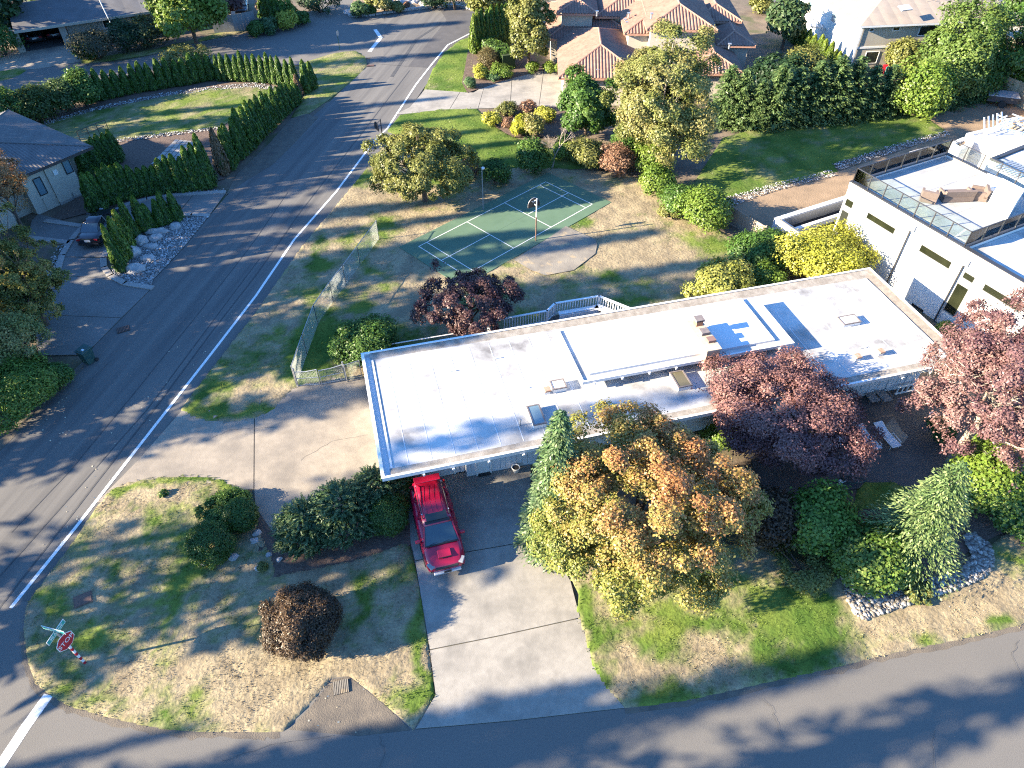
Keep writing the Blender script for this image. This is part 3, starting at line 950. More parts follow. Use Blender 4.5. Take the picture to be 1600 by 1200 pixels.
for k, (cx, cy, w, h, t) in enumerate(((245, 361, 30, 10, .1), (275, 353, 15, 10, -.4), (222, 375, 16, 15, .7), (245, 371, 17, 11, .2), (208, 393, 19, 18, -.6), (237, 385, 18, 8, 0), (232, 403, 19, 10, .1), (213, 418, 26, 14, .15))):
    p = G(cx, cy + h * .3)
    d = depth_of(p) / FPX
    rg = np.random.default_rng(k + 30)
    bm = bmesh.new()
    bmesh.ops.create_icosphere(bm, subdivisions=3, radius=1)
    for v in bm.verts:
        q = v.co.copy()
        n = vnoise(np.array([q.x * 2 + k * 9]), np.array([q.y * 2 + q.z * 1.7]), 1.0, k)[0]
        v.co = q * (.78 + .42 * n)
        v.co = Vector((round(v.co.x * 3.2) / 3.2 * .4 + v.co.x * .6, v.co.y, max(-.3, round(v.co.z * 3) / 3 * .5 + v.co.z * .5)))
        v.co = Vector((v.co.x * w * d * .62, v.co.y * h * d * .8, (v.co.z + .3) * h * d * .55))
    me = bpy.data.meshes.new('boulder')
    bm.to_mesh(me)
    bm.free()
    me.materials.append(M['stone'])
    o = link('boulder', me, None, (p.x, p.y, .03))
    o.rotation_euler = (0, 0, t)
    tag(o, ['long flat grey boulder below the arborvitae cluster', 'small boulder nearest the concrete driveway end', 'upright grey boulder beside the pointed arborvitae', 'squat boulder under the long flat boulder',
            'large craggy pale boulder in the gravel bed', 'thin flat stone in the middle of the gravel bed', 'low oval boulder between two larger boulders', 'wide boulder nearest the curved kerb'][k], 'boulder', 'boulders in the white gravel bed')
# dropped leaves on the road
pts = []
for _ in range(60):
    t = rnd.random()
    s_ = rnd.choice((-52, -30, -8, 14, 20)) + rnd.gauss(0, 4)
    x, y = 60 + t * 500, 880 - t * 670
    pts.append(G(x + s_ * (.5 + .5 * t), y + rnd.gauss(0, 5), .012))
for _ in range(70):
    pts.append(G(rnd.uniform(-20, 110), rnd.uniform(570, 700), .02))
for _ in range(10):
    pts.append(G(rnd.uniform(480, 640), rnd.uniform(1060, 1150), .03))
mk = MB()
for p in pts:
    a, r = rnd.random() * 6.28, rnd.uniform(.02, .05)
    mk.face([(p.x + r * math.cos(a + q), p.y + r * math.sin(a + q), p.z + (.02 if q > 3 else 0)) for q in (0, 1.57, 3.14, 4.71)])
tag(mk.build('leaf_litter', mat('litter', (.5, .45, .33), .8)), 'pale fallen leaves scattered over the road', 'leaves', kind='stuff')

for pts in ([(36, 985), (42, 1030), (55, 1069), (80, 1089), (110, 1105), (170, 1122), (240, 1138), (310, 1145), (400, 1146), (442, 1144)], [(976, 1108), (1075, 1095), (1200, 1067), (1300, 1045), (1400, 1020), (1500, 1000), (1600, 976), (1700, 950)]):
    q = []
    for a, b in zip(pts[:-1], pts[1:]):
        for k in range(8):
            q.append((a[0] + (b[0] - a[0]) * k / 8 + rnd.gauss(0, .8), a[1] + (b[1] - a[1]) * k / 8 + 2 + rnd.gauss(0, 1.6)))
    struct(MB().ribbon(GP(q), .30, .0085).build('road_edge', M['asphalt_edge']), 'gritty crumbling edge of the street below the lawn')
# hairline cracks in the old paving
mk = MB()
for pts in ([(1190, 1092), (1204, 1104), (1210, 1122), (1220, 1150)], [(1590, 1000), (1580, 1024), (1592, 1050), (1600, 1075)], [(592, 1150), (600, 1172), (594, 1200)], [(1460, 1140), (1455, 1165), (1462, 1210)],
            [(60, 640), (120, 610), (180, 560)], [(320, 690), (360, 672), (430, 668)], [(470, 720), (520, 690), (575, 680)], [(350, 1190), (420, 1165), (520, 1150)]):
    q = []
    for a, b in zip(pts[:-1], pts[1:]):
        for k in range(6):
            q.append((a[0] + (b[0] - a[0]) * k / 6 + rnd.gauss(0, 1.2), a[1] + (b[1] - a[1]) * k / 6 + rnd.gauss(0, .8)))
    mk.ribbon(GP(q + [pts[-1]]), .012, .0395)
struct(mk.build('crack', M['seal']), 'hairline cracks in the street and driveways')

# ------------------------------------------------------------------ badminton court
L_, W_ = 13.41, 5.0
_a = math.radians(44.8)
CF = Fr(-6.77, 43.68, _a)
CF = Fr(*[G2(654.4, 386.6)[i] for i in (0, 1)], math.atan2(G2(851.9, 285.9)[1] - G2(654.4, 386.6)[1], G2(851.9, 285.9)[0] - G2(654.4, 386.6)[0]))
court = struct(MB().prism([CF.world(*p)[:2] for p in ((-1.05, .95), (L_ + 1.3, .95), (L_ + 1.3, -W_ - .85), (-1.05, -W_ - .85))], -.02, .085).build('badminton_court', M['court']), 'green painted badminton court with white lines')
mk = MB()
w = .055
zc = .0895


def cl(x0, x1, y0, y1, z=zc):
    mk.face([CF.world(x, y, z) for x, y in ((x0, y0), (x1, y0), (x1, y1), (x0, y1))])


for x in (0, L_, .76, L_ - .76, L_ / 2 - 1.98, L_ / 2 + 1.98):
    cl(x - w / 2, x + w / 2, -W_, 0)
for y in (0, -W_):
    cl(0, L_, y - w / 2, y + w / 2, zc + .002)
cl(0, L_ / 2 - 1.98, -W_ / 2 - w / 2, -W_ / 2 + w / 2, zc + .002)
cl(L_ / 2 + 1.98, L_, -W_ / 2 - w / 2, -W_ / 2 + w / 2, zc + .002)
mk.build('court_line', M['line'], court)
mk = MB()
w = .03
cl(L_ / 2 - 1.98, L_ / 2 + 1.98, -W_ / 2 - w / 2, -W_ / 2 + w / 2, zc)
for y in (0, -W_, -W_ / 2):
    cl(-.9, -.03, y - w / 2, y + w / 2)
    cl(L_ + .03, L_ + 1.2, y - w / 2, y + w / 2)
mk.build('court_line', M['court'], court)
# drain grates and manholes
for cx, cy, wx, wy, name, lab, mm in ((193, 515, .75, .55, 'drain_grate', 'dark iron drain grate at the road edge near the green bin', 'rust'), (131, 938, .75, .6, 'manhole_cover', 'rusty square cover in the corner lawn', 'rust'),
                                      (533, 1074, .62, .55, 'drain_grate', 'dusty drain grate in the asphalt apron', 'slab_old'), (1343, 949, .72, .55, 'drain_grate', 'rusty drain grate among the river stones', 'rust'),
                                      (579, 103, .8, .45, 'drain_grate', 'rust coloured drain grate at the far verge', 'rust')):
    p = G(cx, cy)
    t = thing(name, (p.x, p.y, .02 if name[0] == 'd' and cx not in (1343,) else .08), lab, 'grate', rotz=.25 if cx > 400 else .5)
    fr = MB().box(-wx / 2, wx / 2, -wy / 2, wy / 2, -.01, .02).build('frame', M['black' if name[0] == 'd' else 'rust'], t)
    if name[0] == 'd':
        for k in range(9):
            x = -wx / 2 + wx * (k + .5) / 9
            MB().box(x - .022, x + .022, -wy / 2, wy / 2, .02, .045).build('bar', M[mm], t)
    else:
        MB().box(-wx / 2 + .04, wx / 2 - .04, -wy / 2 + .04, wy / 2 - .04, .02, .035).build('plate', M['rust'], t)
# stepping stone grid
q = [G(*p, .05) for p in ((235, 257), (274, 218), (313, 222), (292, 258))]
grid = struct(MB().sheet([(p.x, p.y) for p in q], .045).build('paved_square', M['mulch']), 'square of pale stepping stones behind the arborvitae')
for i in range(6):
    for j in range(6):
        def bl(u, v):
            a = q[0].lerp(q[3], u).lerp(q[1].lerp(q[2], u), v)
            return (a.x, a.y)
        e = .012
        MB().prism([bl((i + e * 6) / 6, (j + e * 4) / 6), bl((i + 1 - e * 6) / 6, (j + e * 4) / 6), bl((i + 1 - e * 6) / 6, (j + 1 - e * 4) / 6), bl((i + e * 6) / 6, (j + 1 - e * 4) / 6)], .04, .085).build('paver', M['kerb'], grid)

# ================================================================== VEGETATION
def unit(n, rg):
    v = rg.standard_normal((n, 3))
    return v / np.linalg.norm(v, axis=1)[:, None]


def quads(P, N, size, rg, asp=1.5, T=None):
    """leaf-sized kites at P facing N; T gives the long axis where it matters"""
    n = len(P)
    N = N / (np.linalg.norm(N, axis=1)[:, None] + 1e-9)
    if T is None:
        T = unit(n, rg)
    T = T - N * (T * N).sum(1)[:, None]
    T = T / (np.linalg.norm(T, axis=1)[:, None] + 1e-9)
    B = np.cross(N, T)
    s = np.asarray(size)[:, None] if np.ndim(size) else size
    V = np.stack([P - T * s * asp / 2, P + B * s / 2 + N * s * .12, P + T * s * asp / 2, P - B * s / 2 + N * s * .12], 1)
    return V.reshape(-1, 3)


def palette(cols, t, jit, rg, v=.18):
    """t in 0..1 runs through the list of colours, jit mixes neighbours"""
    cols = np.array(cols)
    k = np.clip(t + rg.normal(0, jit, len(t)), 0, .999) * (len(cols) - 1)
    i = k.astype(int)
    f = (k - i)[:, None]
    c = cols[i] * (1 - f) + cols[np.minimum(i + 1, len(cols) - 1)] * f
    return np.clip(1.22 * c * (1 + rg.normal(0, v, (len(t), 1))), .003, 1)


def crown(rx, ry, rz, zc, nl, lr, n, size, cols, seed, low=-.75, tmode='mix', shell=(.52, 1.0), asp=1.5, jit=.12, upbias=.55, gaps=0.0, flat=.8, warp=.36, mat_='leaf', gscale=1.1):
    """crown of leaf clumps: nl lobes spread through an uneven ellipsoid, n leaves on the lobes"""
    rg = np.random.default_rng(seed)
    D = unit(nl * 3, rg)
    D = D[D[:, 2] > low][:nl]
    # spread more evenly: relax a little
    for _ in range(6):
        d = D[:, None] - D[None]
        r2 = (d ** 2).sum(-1) + 1e-3
        D = D + (d / r2[..., None] ** 1.5).sum(1) * .004
        D = D / np.linalg.norm(D, axis=1)[:, None]
    D = D[D[:, 2] > low]
    nl = len(D)
    rad = rg.uniform(*shell, nl) * (1 + warp * (vnoise(D[:, 0] * 2 + seed, D[:, 1] * 2 + D[:, 2] * 1.3, 1.0, seed) - .5) * 2)
    Cn = D * rad[:, None] * np.array([rx, ry, rz]) + np.array([0, 0, zc])
    R = lr * rg.uniform(.65, 1.35, nl)
    lob = rg.choice(nl, n, p=R ** 2 / (R ** 2).sum())
    d = unit(n, rg)
    out = D[lob]
    d = d + out * .55 + np.array([0, 0, .25])
    d = d / np.linalg.norm(d, axis=1)[:, None]
    rr = R[lob] * (1 - .5 * rg.random(n) ** 2) * (1 + .15 * rg.standard_normal(n))
    P = Cn[lob] + d * rr[:, None] * np.array([1, 1, flat])
    if gaps:
        k = fbm(P[:, 0] * 1.3 + P[:, 2], P[:, 1] * 1.3 - P[:, 2] * .7, gscale, seed + 3, 2) > gaps
        P, d, lob, out = P[k], d[k], lob[k], out[k]
    P[:, 2] = np.maximum(P[:, 2], .05)
    n = len(P)
    N = d * .7 + out * .3 + np.array([0, 0, upbias]) + rg.standard_normal((n, 3)) * .45
    lr_ = rg.random(nl)[lob]
    h = np.clip((P[:, 2] - (zc - rz)) / (2 * rz), 0, 1)
    if tmode == 'mix':
        t = .25 + .5 * lr_
    elif tmode == 'maple':
        t = .04 + .78 * h + .16 * P[:, 0] / rx + .34 * (lr_ - .5)
    elif tmode == 'height':
        t = .12 + .62 * h + .26 * (lr_ - .5)
    else:
        t = lr_
    col = palette(cols, t, jit, rg)
    V = quads(P, N, size * rg.uniform(.65, 1.35, n), rg, asp)
    return raw_mesh('crown', V, np.arange(4 * n).reshape(-1, 4), M[mat_], col), Cn, R


def trunk_mesh(r, h, targets, seed, m='bark', limbs=7):
    rg = random.Random(seed)
    mb = MB()
    mb.tube((0, 0, -.1), (0, 0, h * .5), r * 1.25, r, 9)
    mb.tube((0, 0, h * .5), (rg.uniform(-.1, .1), rg.uniform(-.1, .1), h), r, r * .6, 9)
    T = sorted(targets, key=lambda q: -q[2])
    for k in range(min(limbs, len(T))):
        q = T[k * max(1, len(T) // limbs)]
        z0 = h * rg.uniform(.35, .95)
        a = Vector((0, 0, z0))
        b = Vector(q) * .55
        b.z = (z0 + q[2]) * .5
        mb.tube(a, b, r * .5, r * .3, 6)
        mb.tube(b, q, r * .3, r * .08, 6)
        for _ in range(2):
            e = Vector(q) + Vector((rg.uniform(-1, 1), rg.uniform(-1, 1), rg.uniform(-.2, .8))) * .6
            mb.tube(b.lerp(Vector(q), .5), e, r * .16, r * .05, 5)
    return mb.mesh('trunk', M[m])


def solve_box(x0, y0, x1, y1, dz=None):
    """measured box of a plant -> foot point, width and height in metres"""
    cx, cy = (x0 + x1) / 2, (y0 + y1) / 2
    h = 1.5
    for _ in range(12):
        p = G(cx, cy, h / 2)
        d = depth_of((p.x, p.y, h / 2))
        w = (x1 - x0) * d / FPX
        al = math.asin((CAM_H - h / 2) / math.dist((p.x, p.y, h / 2), (0, 0, CAM_H)))
        v = (y1 - y0) * d / FPX
        q = v * v - (w * math.sin(al)) ** 2
        hn = math.sqrt(max(q, 0)) / math.cos(al)
        h = .5 * h + .5 * max(hn, .45 * w if dz is None else dz)
    return p, w, h


def shrub(box, cols, label, name='shrub', n=2600, leaf=.13, nl=26, lr=None, seed=None, cat='shrub', group=None, h=None, low=-.5, depth=1.0, stem=True, **kw):
    n, leaf = int(n * 2.2), leaf * .66
    p, w, hh = solve_box(*box, dz=h)
    hh = h or hh
    seed = seed if seed is not None else int(box[0] * 7 + box[1]) % 9973
    t = thing(name, (p.x, p.y, 0), label, cat, group)
    lr = lr or .30 * min(w, hh)
    rx, rz = w / 2 - lr * .55, hh / 2 - lr * .45
    me, Cn, R = crown(max(rx, .2), max(rx * depth, .2), max(rz, .2), hh / 2, nl, lr, n, leaf, cols, seed, low=low, **kw)
    link('foliage', me, t)
    if stem:
        mb = MB()
        rg = random.Random(seed)
        for k in range(5):
            q = Cn[rg.randrange(len(Cn))]
            mb.tube((rg.uniform(-.15, .15), rg.uniform(-.15, .15), -.05), tuple(q), .05 + .01 * w, .015, 5)
        mb.build('stem', M['bark'], t)
    return t


def tree(box, cols, label, name='tree', n=30000, leaf=.2, nl=60, lr=None, h=None, base=None, tr=.2, group=None, seed=None, cat='tree', clear=.18, depth=1.0, bark='bark', limbs=9, **kw):
    p, w, hh = solve_box(*box, dz=h)
    hh = h or hh
    if base:
        p = G(*base)
    seed = seed if seed is not None else int(box[0] * 5 + box[1] * 3) % 9973
    t = thing(name, (p.x, p.y, 0), label, cat, group)
    lr = lr or .17 * w
    z0 = clear * hh
    rz = (hh - z0) / 2
    me, Cn, R = crown(w / 2 - lr * .6, (w / 2 - lr * .6) * depth, rz - lr * .4, z0 + rz, nl, lr, n, leaf, cols, seed, **kw)
    link('crown', me, t)
    link('trunk', trunk_mesh(tr, z0 + rz * .9, [tuple(q) for q in Cn], seed, bark, limbs), t)
    return t


# --- columnar arborvitae: a few variants, copied along the rows
def arbor_mesh(seed, R=.5, H=3.4, n=2400, cols=((.026, .062, .010), (.048, .10, .013), (.11, .175, .024)), dead=0.0):
    rg = np.random.default_rng(seed)
    u = rg.random(n) ** .8
    a = rg.uniform(0, 2 * np.pi, n)
    lobes = .16 * np.sin(a * 5 + seed) * np.cos(u * 9 + a * 2) + .12 * (vnoise(a * 2.2 + seed, u * 7, 1.0, seed) - .5)
    prof = np.minimum(1, (u + .03) * 6) ** .5 * (1 - u) ** .55 * 1.12
    r = R * prof * (1 + lobes) * rg.uniform(.86, 1.06, n)
    P = np.stack([r * np.cos(a), r * np.sin(a), u * H], 1)
    out = np.stack([np.cos(a), np.sin(a), np.full(n, .25)], 1)
    N = out + rg.standard_normal((n, 3)) * .38
    T = np.stack([np.cos(a) * .35, np.sin(a) * .35, np.ones(n)], 1) + rg.standard_normal((n, 3)) * .2
    t = np.clip(.45 * rg.random(n) + .4 * (prof < .4) + .35 * (lobes > .08), 0, 1)
    c = palette(cols, t, .1, rg)
    if dead:
        dm = (a > 0) & (a < 6.28 * dead)
        c[dm] = np.array((.20, .13, .07)) * rg.uniform(.6, 1.2, (dm.sum(), 1))
    V = quads(P, N, rg.uniform(.05, .10, n), rg, 2.8, T)
    # closed inner body of the same foliage
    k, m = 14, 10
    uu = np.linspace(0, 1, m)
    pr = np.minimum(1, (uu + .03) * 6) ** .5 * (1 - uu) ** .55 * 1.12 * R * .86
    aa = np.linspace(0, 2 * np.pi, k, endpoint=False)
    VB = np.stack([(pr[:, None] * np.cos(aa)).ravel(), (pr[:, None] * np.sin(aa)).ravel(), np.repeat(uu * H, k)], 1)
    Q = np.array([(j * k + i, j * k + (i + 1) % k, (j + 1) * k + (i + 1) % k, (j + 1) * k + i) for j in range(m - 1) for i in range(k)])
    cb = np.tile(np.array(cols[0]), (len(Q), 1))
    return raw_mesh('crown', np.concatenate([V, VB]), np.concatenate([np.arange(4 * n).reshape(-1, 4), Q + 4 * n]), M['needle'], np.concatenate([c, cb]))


ARB = [arbor_mesh(s) for s in range(5)]
ARB_Y = [arbor_mesh(s + 20, cols=((.05, .085, .01), (.10, .15, .018), (.17, .21, .03))) for s in range(3)]
ARB_DEAD = arbor_mesh(40, dead=1.0)
ARB_HALF = arbor_mesh(41, dead=.45)
_st = MB().tube((0, 0, -.1), (0, 0, .5), .06, .05, 6).mesh('trunk', M['bark'])


def arbor(p, h, r, me, label, group):
    t = thing('arborvitae', (p[0], p[1], 0), label, 'tree', group, rnd.random() * 6.28)
    t.scale = (r / .5, r / .5, h / 3.4)
    link('crown', me, t)
    link('trunk', _st, t)
    return t


def arb_row(pts, n, group, where, r=.55, hj=.10, kinds=None, order='from'):
    """pts: [(foot px, foot py, top row py)] along the row, n trees spread along it"""
    W3 = [(G(x, y), rise(x, y, ty)) for x, y, ty in pts]
    L = [0.0]
    for a, b in zip(W3[:-1], W3[1:]):
        L.append(L[-1] + (b[0] - a[0]).length)
    out = []
    for k in range(n):
        s = L[-1] * k / max(1, n - 1)
        j = max(i for i in range(len(L)) if L[i] <= s + 1e-6)
        j = min(j, len(W3) - 2)
        f = (s - L[j]) / (L[j + 1] - L[j])
        p = W3[j][0].lerp(W3[j + 1][0], f)
        h = (W3[j][1] * (1 - f) + W3[j + 1][1] * f) * rnd.uniform(1 - hj, 1 + hj)
        me = (kinds or {}).get(k) or ARB[rnd.randrange(5)]
        lab = ORD[k] + ' arborvitae ' + where
        if me in (ARB_DEAD, ARB_HALF):
            lab = 'brown dead arborvitae ' + where
        elif me in ARB_Y:
            lab = ORD[k] + ' bright yellow-green arborvitae ' + where
        out.append(arbor((p.x + rnd.gauss(0, .06), p.y + rnd.gauss(0, .06)), h, r * rnd.uniform(.88, 1.14), me, lab, group))
    return out


arb_row([(152, 328, 264), (190, 312, 258), (240, 302, 258), (300, 297, 240), (330, 292, 214)], 17, 'arborvitae hedge behind the curved driveway', 'from the stucco house along the hedge behind the driveway', .62)
arb_row([(352, 272, 205), (390, 234, 165), (425, 200, 142), (465, 160, 128)], 17, 'arborvitae hedge along the road', 'of the roadside hedge, counted from the dead gap', .60, kinds={0: ARB_DEAD})
arb_row([(148, 158, 110), (212, 145, 104), (300, 130, 86), (332, 124, 84)], 15, 'long arborvitae row behind the oval lawn', 'from the pointed tree at the house end of the far row', .58)
arb_row([(345, 125, 90), (400, 128, 80), (432, 131, 86), (462, 134, 90)], 13, 'tall arborvitae row behind the oval lawn', 'of the tall sunlit row beside the verge', .46, .14)
arb_row([(468, 148, 112), (478, 146, 96), (490, 139, 92)], 3, 'arborvitae clump on the verge', 'of the clump at the end of the verge', .55, kinds={0: ARB_HALF})
arb_row([(138, 274, 232), (160, 262, 215), (186, 252, 204)], 7, 'arborvitae clump beside the stucco house', 'of the dark clump beside the stucco house wall', .55)
arb_row([(192, 424, 352), (200, 398, 335), (206, 385, 322), (212, 374, 308)], 4, 'arborvitae in the white gravel bed', 'of the gravel bed, counted from the kerb corner', .50, .03, kinds={1: ARB_Y[0], 2: ARB_Y[1]})
arb_row([(228, 361, 306), (243, 356, 318), (256, 351, 308), (268, 347, 297), (277, 344, 296)], 5, 'arborvitae in the gravel bed by the driveway', 'along the upper edge of the boulder gravel bed', .50, .05)
arb_row([(742, 84, 22), (752, 80, 16), (770, 76, 10), (792, 72, 8)], 8, 'tall arborvitae screen at the road bend', 'of the tall screen beside the ring hedge', .62, .05, kinds={0: ARB_Y[0], 1: ARB_Y[1]})
arb_row([(1236, 62, 38), (1262, 84, 48), (1290, 108, 68), (1308, 130, 88)], 11, 'lime arborvitae row by the beige house', 'of the lime row in front of the beige house', .55, .08, kinds={k: ARB_Y[k % 3] for k in range(11)})
arb_row([(418, 30, -10), (432, 34, -8), (446, 38, 2)], 4, 'dark arborvitae beyond the side street', 'of the dark group beside the yellow clipped shrub', .9, .05)

# --- needle trees: whorls of drooping branches
def conifer_mesh(H, R, seed, cols, step=.38, droop=.35, nb=7, spray=.34, low=.06, asp=2.6, dens=1.0, power=.8, bend=0.0):
    rg = np.random.default_rng(seed)
    P, N, T, S, tt = [], [], [], [], []
    z = low * H
    while z < H * .985:
        f = 1 - z / H
        Lb = R * f ** power
        k = max(3, int(nb * (.5 + .5 * f)))
        a0 = rg.random() * 6.28
        for b in range(k):
            a = a0 + 6.28 * b / k + rg.normal(0, .18)
            L = Lb * rg.uniform(.65, 1.12) + .12
            m = max(2, int(L / spray * 2.0 * dens))
            tone = rg.random()
            for j in range(m):
                s = (j + .6) / m
                r = L * s
                zz = z - droop * L * s * s + rg.normal(0, .04) + .12 * L * s
                c = np.array([r * math.cos(a) + bend * (z / H) ** 2, r * math.sin(a), zz])
                out = np.array([math.cos(a), math.sin(a), -.35 * droop])
                side = np.array([-math.sin(a), math.cos(a), 0])
                for q in (-1, 0, 1):
                    wv = .28 * L * (1 - s * .6) * q + rg.normal(0, .05)
                    P.append(c + side * wv + np.array([0, 0, -.10 * abs(q) * L * .3]))
                    T.append(out + side * q * .7 + rg.normal(0, .15, 3))
                    N.append(np.array([0, 0, 1]) + out * .25 + rg.normal(0, .35, 3))
                    S.append(spray * rg.uniform(.45, .8))
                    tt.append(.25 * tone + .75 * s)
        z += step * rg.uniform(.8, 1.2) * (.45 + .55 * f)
    P, N, T, S, tt = map(np.array, (P, N, T, S, tt))
    n = len(P)
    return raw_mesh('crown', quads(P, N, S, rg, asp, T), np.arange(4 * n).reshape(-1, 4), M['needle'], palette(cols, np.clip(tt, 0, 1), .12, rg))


def conifer(base, H, R, label, cols, seed, group=None, name='conifer', tr=.14, **kw):
    t = thing(name, (base[0], base[1], 0), label, 'tree', group)
    link('crown', conifer_mesh(H, R, seed, cols, **kw), t)
    MB().tube((0, 0, -.1), (0, 0, H * .95), tr, .02, 8).build('trunk', M['bark'], t)
    return t


DG = ((.012, .030, .012), (.022, .050, .018), (.045, .085, .028))
BG = ((.026, .06, .026), (.06, .115, .042), (.14, .185, .078))
KG = ((.022, .05, .020), (.055, .095, .034), (.13, .165, .065))
OR = ((.105, .145, .028), (.15, .165, .036), (.20, .195, .045), (.27, .21, .06), (.32, .19, .07), (.32, .145, .06))
YG = ((.085, .115, .025), (.145, .16, .045), (.20, .19, .065), (.24, .20, .08))
GR = ((.028, .066, .012), (.055, .112, .020), (.105, .165, .035))
LG = ((.06, .11, .015), (.11, .17, .025), (.18, .22, .045))
PU = ((.065, .034, .040), (.12, .058, .060), (.19, .098, .088), (.27, .155, .125))
PD = ((.030, .016, .020), (.055, .028, .032), (.10, .055, .050), (.16, .10, .08))
PR = ((.07, .036, .044), (.125, .064, .068), (.19, .11, .10), (.26, .175, .15))
BR = ((.018, .012, .007), (.038, .024, .012), (.10, .06, .03))
OL = ((.07, .085, .022), (.13, .14, .035), (.20, .19, .06))
YE = ((.17, .19, .02), (.29, .29, .04), (.37, .35, .08))
RD = ((.14, .09, .045), (.22, .12, .075), (.26, .17, .11))

# the big orange maple and the trees round the flat roofed house
tree((826, 626, 1174, 954), OR, 'large maple turning orange and yellow beside the front driveway', 'maple_tree', n=185000, leaf=.074, nl=420, lr=.52, h=7.6, tr=.22, clear=.12, seed=12, tmode='maple', shell=(.5, 1.0),
     warp=.14, low=-.65, jit=.12, gaps=.30, gscale=.55, limbs=14)
p = G(862, 852)
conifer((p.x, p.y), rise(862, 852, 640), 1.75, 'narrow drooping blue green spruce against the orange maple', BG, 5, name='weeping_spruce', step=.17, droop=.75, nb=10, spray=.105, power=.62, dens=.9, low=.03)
tree((1076, 564, 1362, 742), PU, 'purple leaved plum tree between the flat roof and the patio', 'purple_tree', n=95000, leaf=.07, nl=190, lr=.70, h=5.2, tr=.16, clear=.18, shell=(.4, 1.0), warp=.2, gscale=.5, gaps=.30, tmode='height', flat=.6, low=-.45)
tree((1440, 452, 1680, 770), PR, 'large pinkish purple tree with pale twigs at the house corner', 'purple_tree', n=118000, leaf=.072, nl=280, lr=.46, h=10.4, tr=.2, clear=.12, gscale=.7, gaps=.38, shell=(.5, 1.05), bark='bark_pale', limbs=14)
_pt = C.objects['purple_tree.001'] if 'purple_tree.001' in C.objects else None
rg = np.random.default_rng(77)
cc = unit(46, rg)
cc = cc[cc[:, 2] > -.2]
pp, tt_, nn = [], [], []
for q in cc:
    c0 = q * np.array([3.5, 3.5, 4.0]) * rg.uniform(.82, 1.0) + np.array([0, 0, 5.2])
    dr = unit(1, rg)[0] * .6 + np.array([.5, -.2, .1])
    for _ in range(22):
        pp.append(c0 + rg.normal(0, .45, 3) * np.array([1, 1, .6]))
        tt_.append(dr + rg.normal(0, .35, 3))
        nn.append(q + rg.normal(0, .3, 3))
pp, tt_, nn = np.array(pp), np.array(tt_), np.array(nn)
nq = len(pp)
if _pt:
    link('twigs', raw_mesh('twigs', quads(pp, nn, rg.uniform(.014, .026, nq), rg, 18, tt_), np.arange(4 * nq).reshape(-1, 4), M['leaf'], np.tile(np.array((.42, .37, .30)), (nq, 1))), _pt)['kind'] = 'stuff'
tree((652, 420, 818, 530), PD, 'dark purple plum tree behind the back deck', 'purple_tree', n=36000, leaf=.085, nl=80, lr=.46, h=4.0, tr=.13, clear=.12, gaps=.3)
tree((568, 172, 748, 326), OL, 'wide olive hawthorn tree hanging over the road edge', 'hawthorn_tree', n=48000, leaf=.11, nl=120, lr=.62, h=6.0, tr=.18, clear=.08, gaps=.33, warp=.16)
tree((945, 28, 1128, 272), YG, 'tall yellow green tree in front of the tiled roof house', 'birch_tree', n=90000, leaf=.115, nl=170, lr=.8, h=11.2, tr=.2, clear=.02, seed=21, gaps=.35, tmode='mix', bark='bark_pale', warp=.3, limbs=14)
tree((868, 108, 968, 212), GR, 'glossy dark laurel bush beside the tall yellow green tree', 'laurel_tree', n=22000, leaf=.15, nl=60, lr=.65, h=5.4, tr=.12, clear=.0, low=-.8)
tree((792, -40, 862, 104), OL, 'slender magnolia tree beside the tiled roof', 'magnolia_tree', n=20000, leaf=.18, nl=60, lr=.7, h=9.0, tr=.14, clear=.08, gaps=.3)
tree((238, -30, 346, 62), LG, 'bright green maple in front of the long low house', 'maple_tree', n=20000, leaf=.22, nl=70, lr=1.1, h=7.5, tr=.2, clear=.1, low=-.6)
tree((728, -30, 800, 34), OL, 'pale weeping tree behind the tall arborvitae screen', 'weeping_tree', n=5000, leaf=.3, nl=30, lr=1.0, h=6, tr=.15)
tree((330, -40, 378, 40), PD, 'dark purple tree behind the grey board fence', 'purple_tree', n=3600, leaf=.3, nl=24, lr=.9, h=6, tr=.15)
tree((-76, 262, 92, 530), ((.05, .07, .015), (.11, .12, .025), (.20, .17, .04), (.26, .13, .05)), 'sparse autumn tree at the walkway of the stucco house', 'tree', n=34000, leaf=.085, nl=130, lr=.40, h=7.6, tr=.15, clear=.05, shell=(.3, 1.05), gaps=.5, gscale=.6, warp=.5, limbs=26)
tree((-40, 236, 48, 360), ((.24, .11, .05), (.28, .15, .06), (.12, .10, .04)), 'thin orange tree against the stucco house roof', 'tree', n=9000, leaf=.09, nl=50, lr=.42, h=6.8, tr=.09, clear=.25, gaps=.3, limbs=16)
# corner garden
shrub((292, 806, 358, 880), ((.022, .05, .008), (.035, .075, .010), (.055, .095, .014)), 'round pointed green bush in front of its twin', 'round_bush', n=9000, leaf=.07, nl=70, lr=.30, h=1.9, shell=(.9, .95), warp=.05, low=-.7, mat_='needle')
shrub((350, 772, 399, 830), ((.022, .05, .008), (.035, .075, .010), (.055, .095, .014)), 'small pointed green bush in the spreading juniper', 'round_bush', n=6000, leaf=.07, nl=50, lr=.26, h=1.6, shell=(.9, .95), warp=.05, low=-.7, mat_='needle')
shrub((308, 764, 400, 836), GR, 'low spreading dark shrub behind the two pointed bushes', 'spreading_shrub', n=8000, leaf=.09, nl=60, lr=.3, h=.8, seed=9)
shrub((572, 762, 638, 832), ((.022, .05, .008), (.035, .075, .010), (.055, .095, .014)), 'clipped round green bush beside the red car', 'round_bush', n=9000, leaf=.07, nl=70, lr=.3, h=1.75, shell=(.9, .95), warp=.05, low=-.7, mat_='needle')
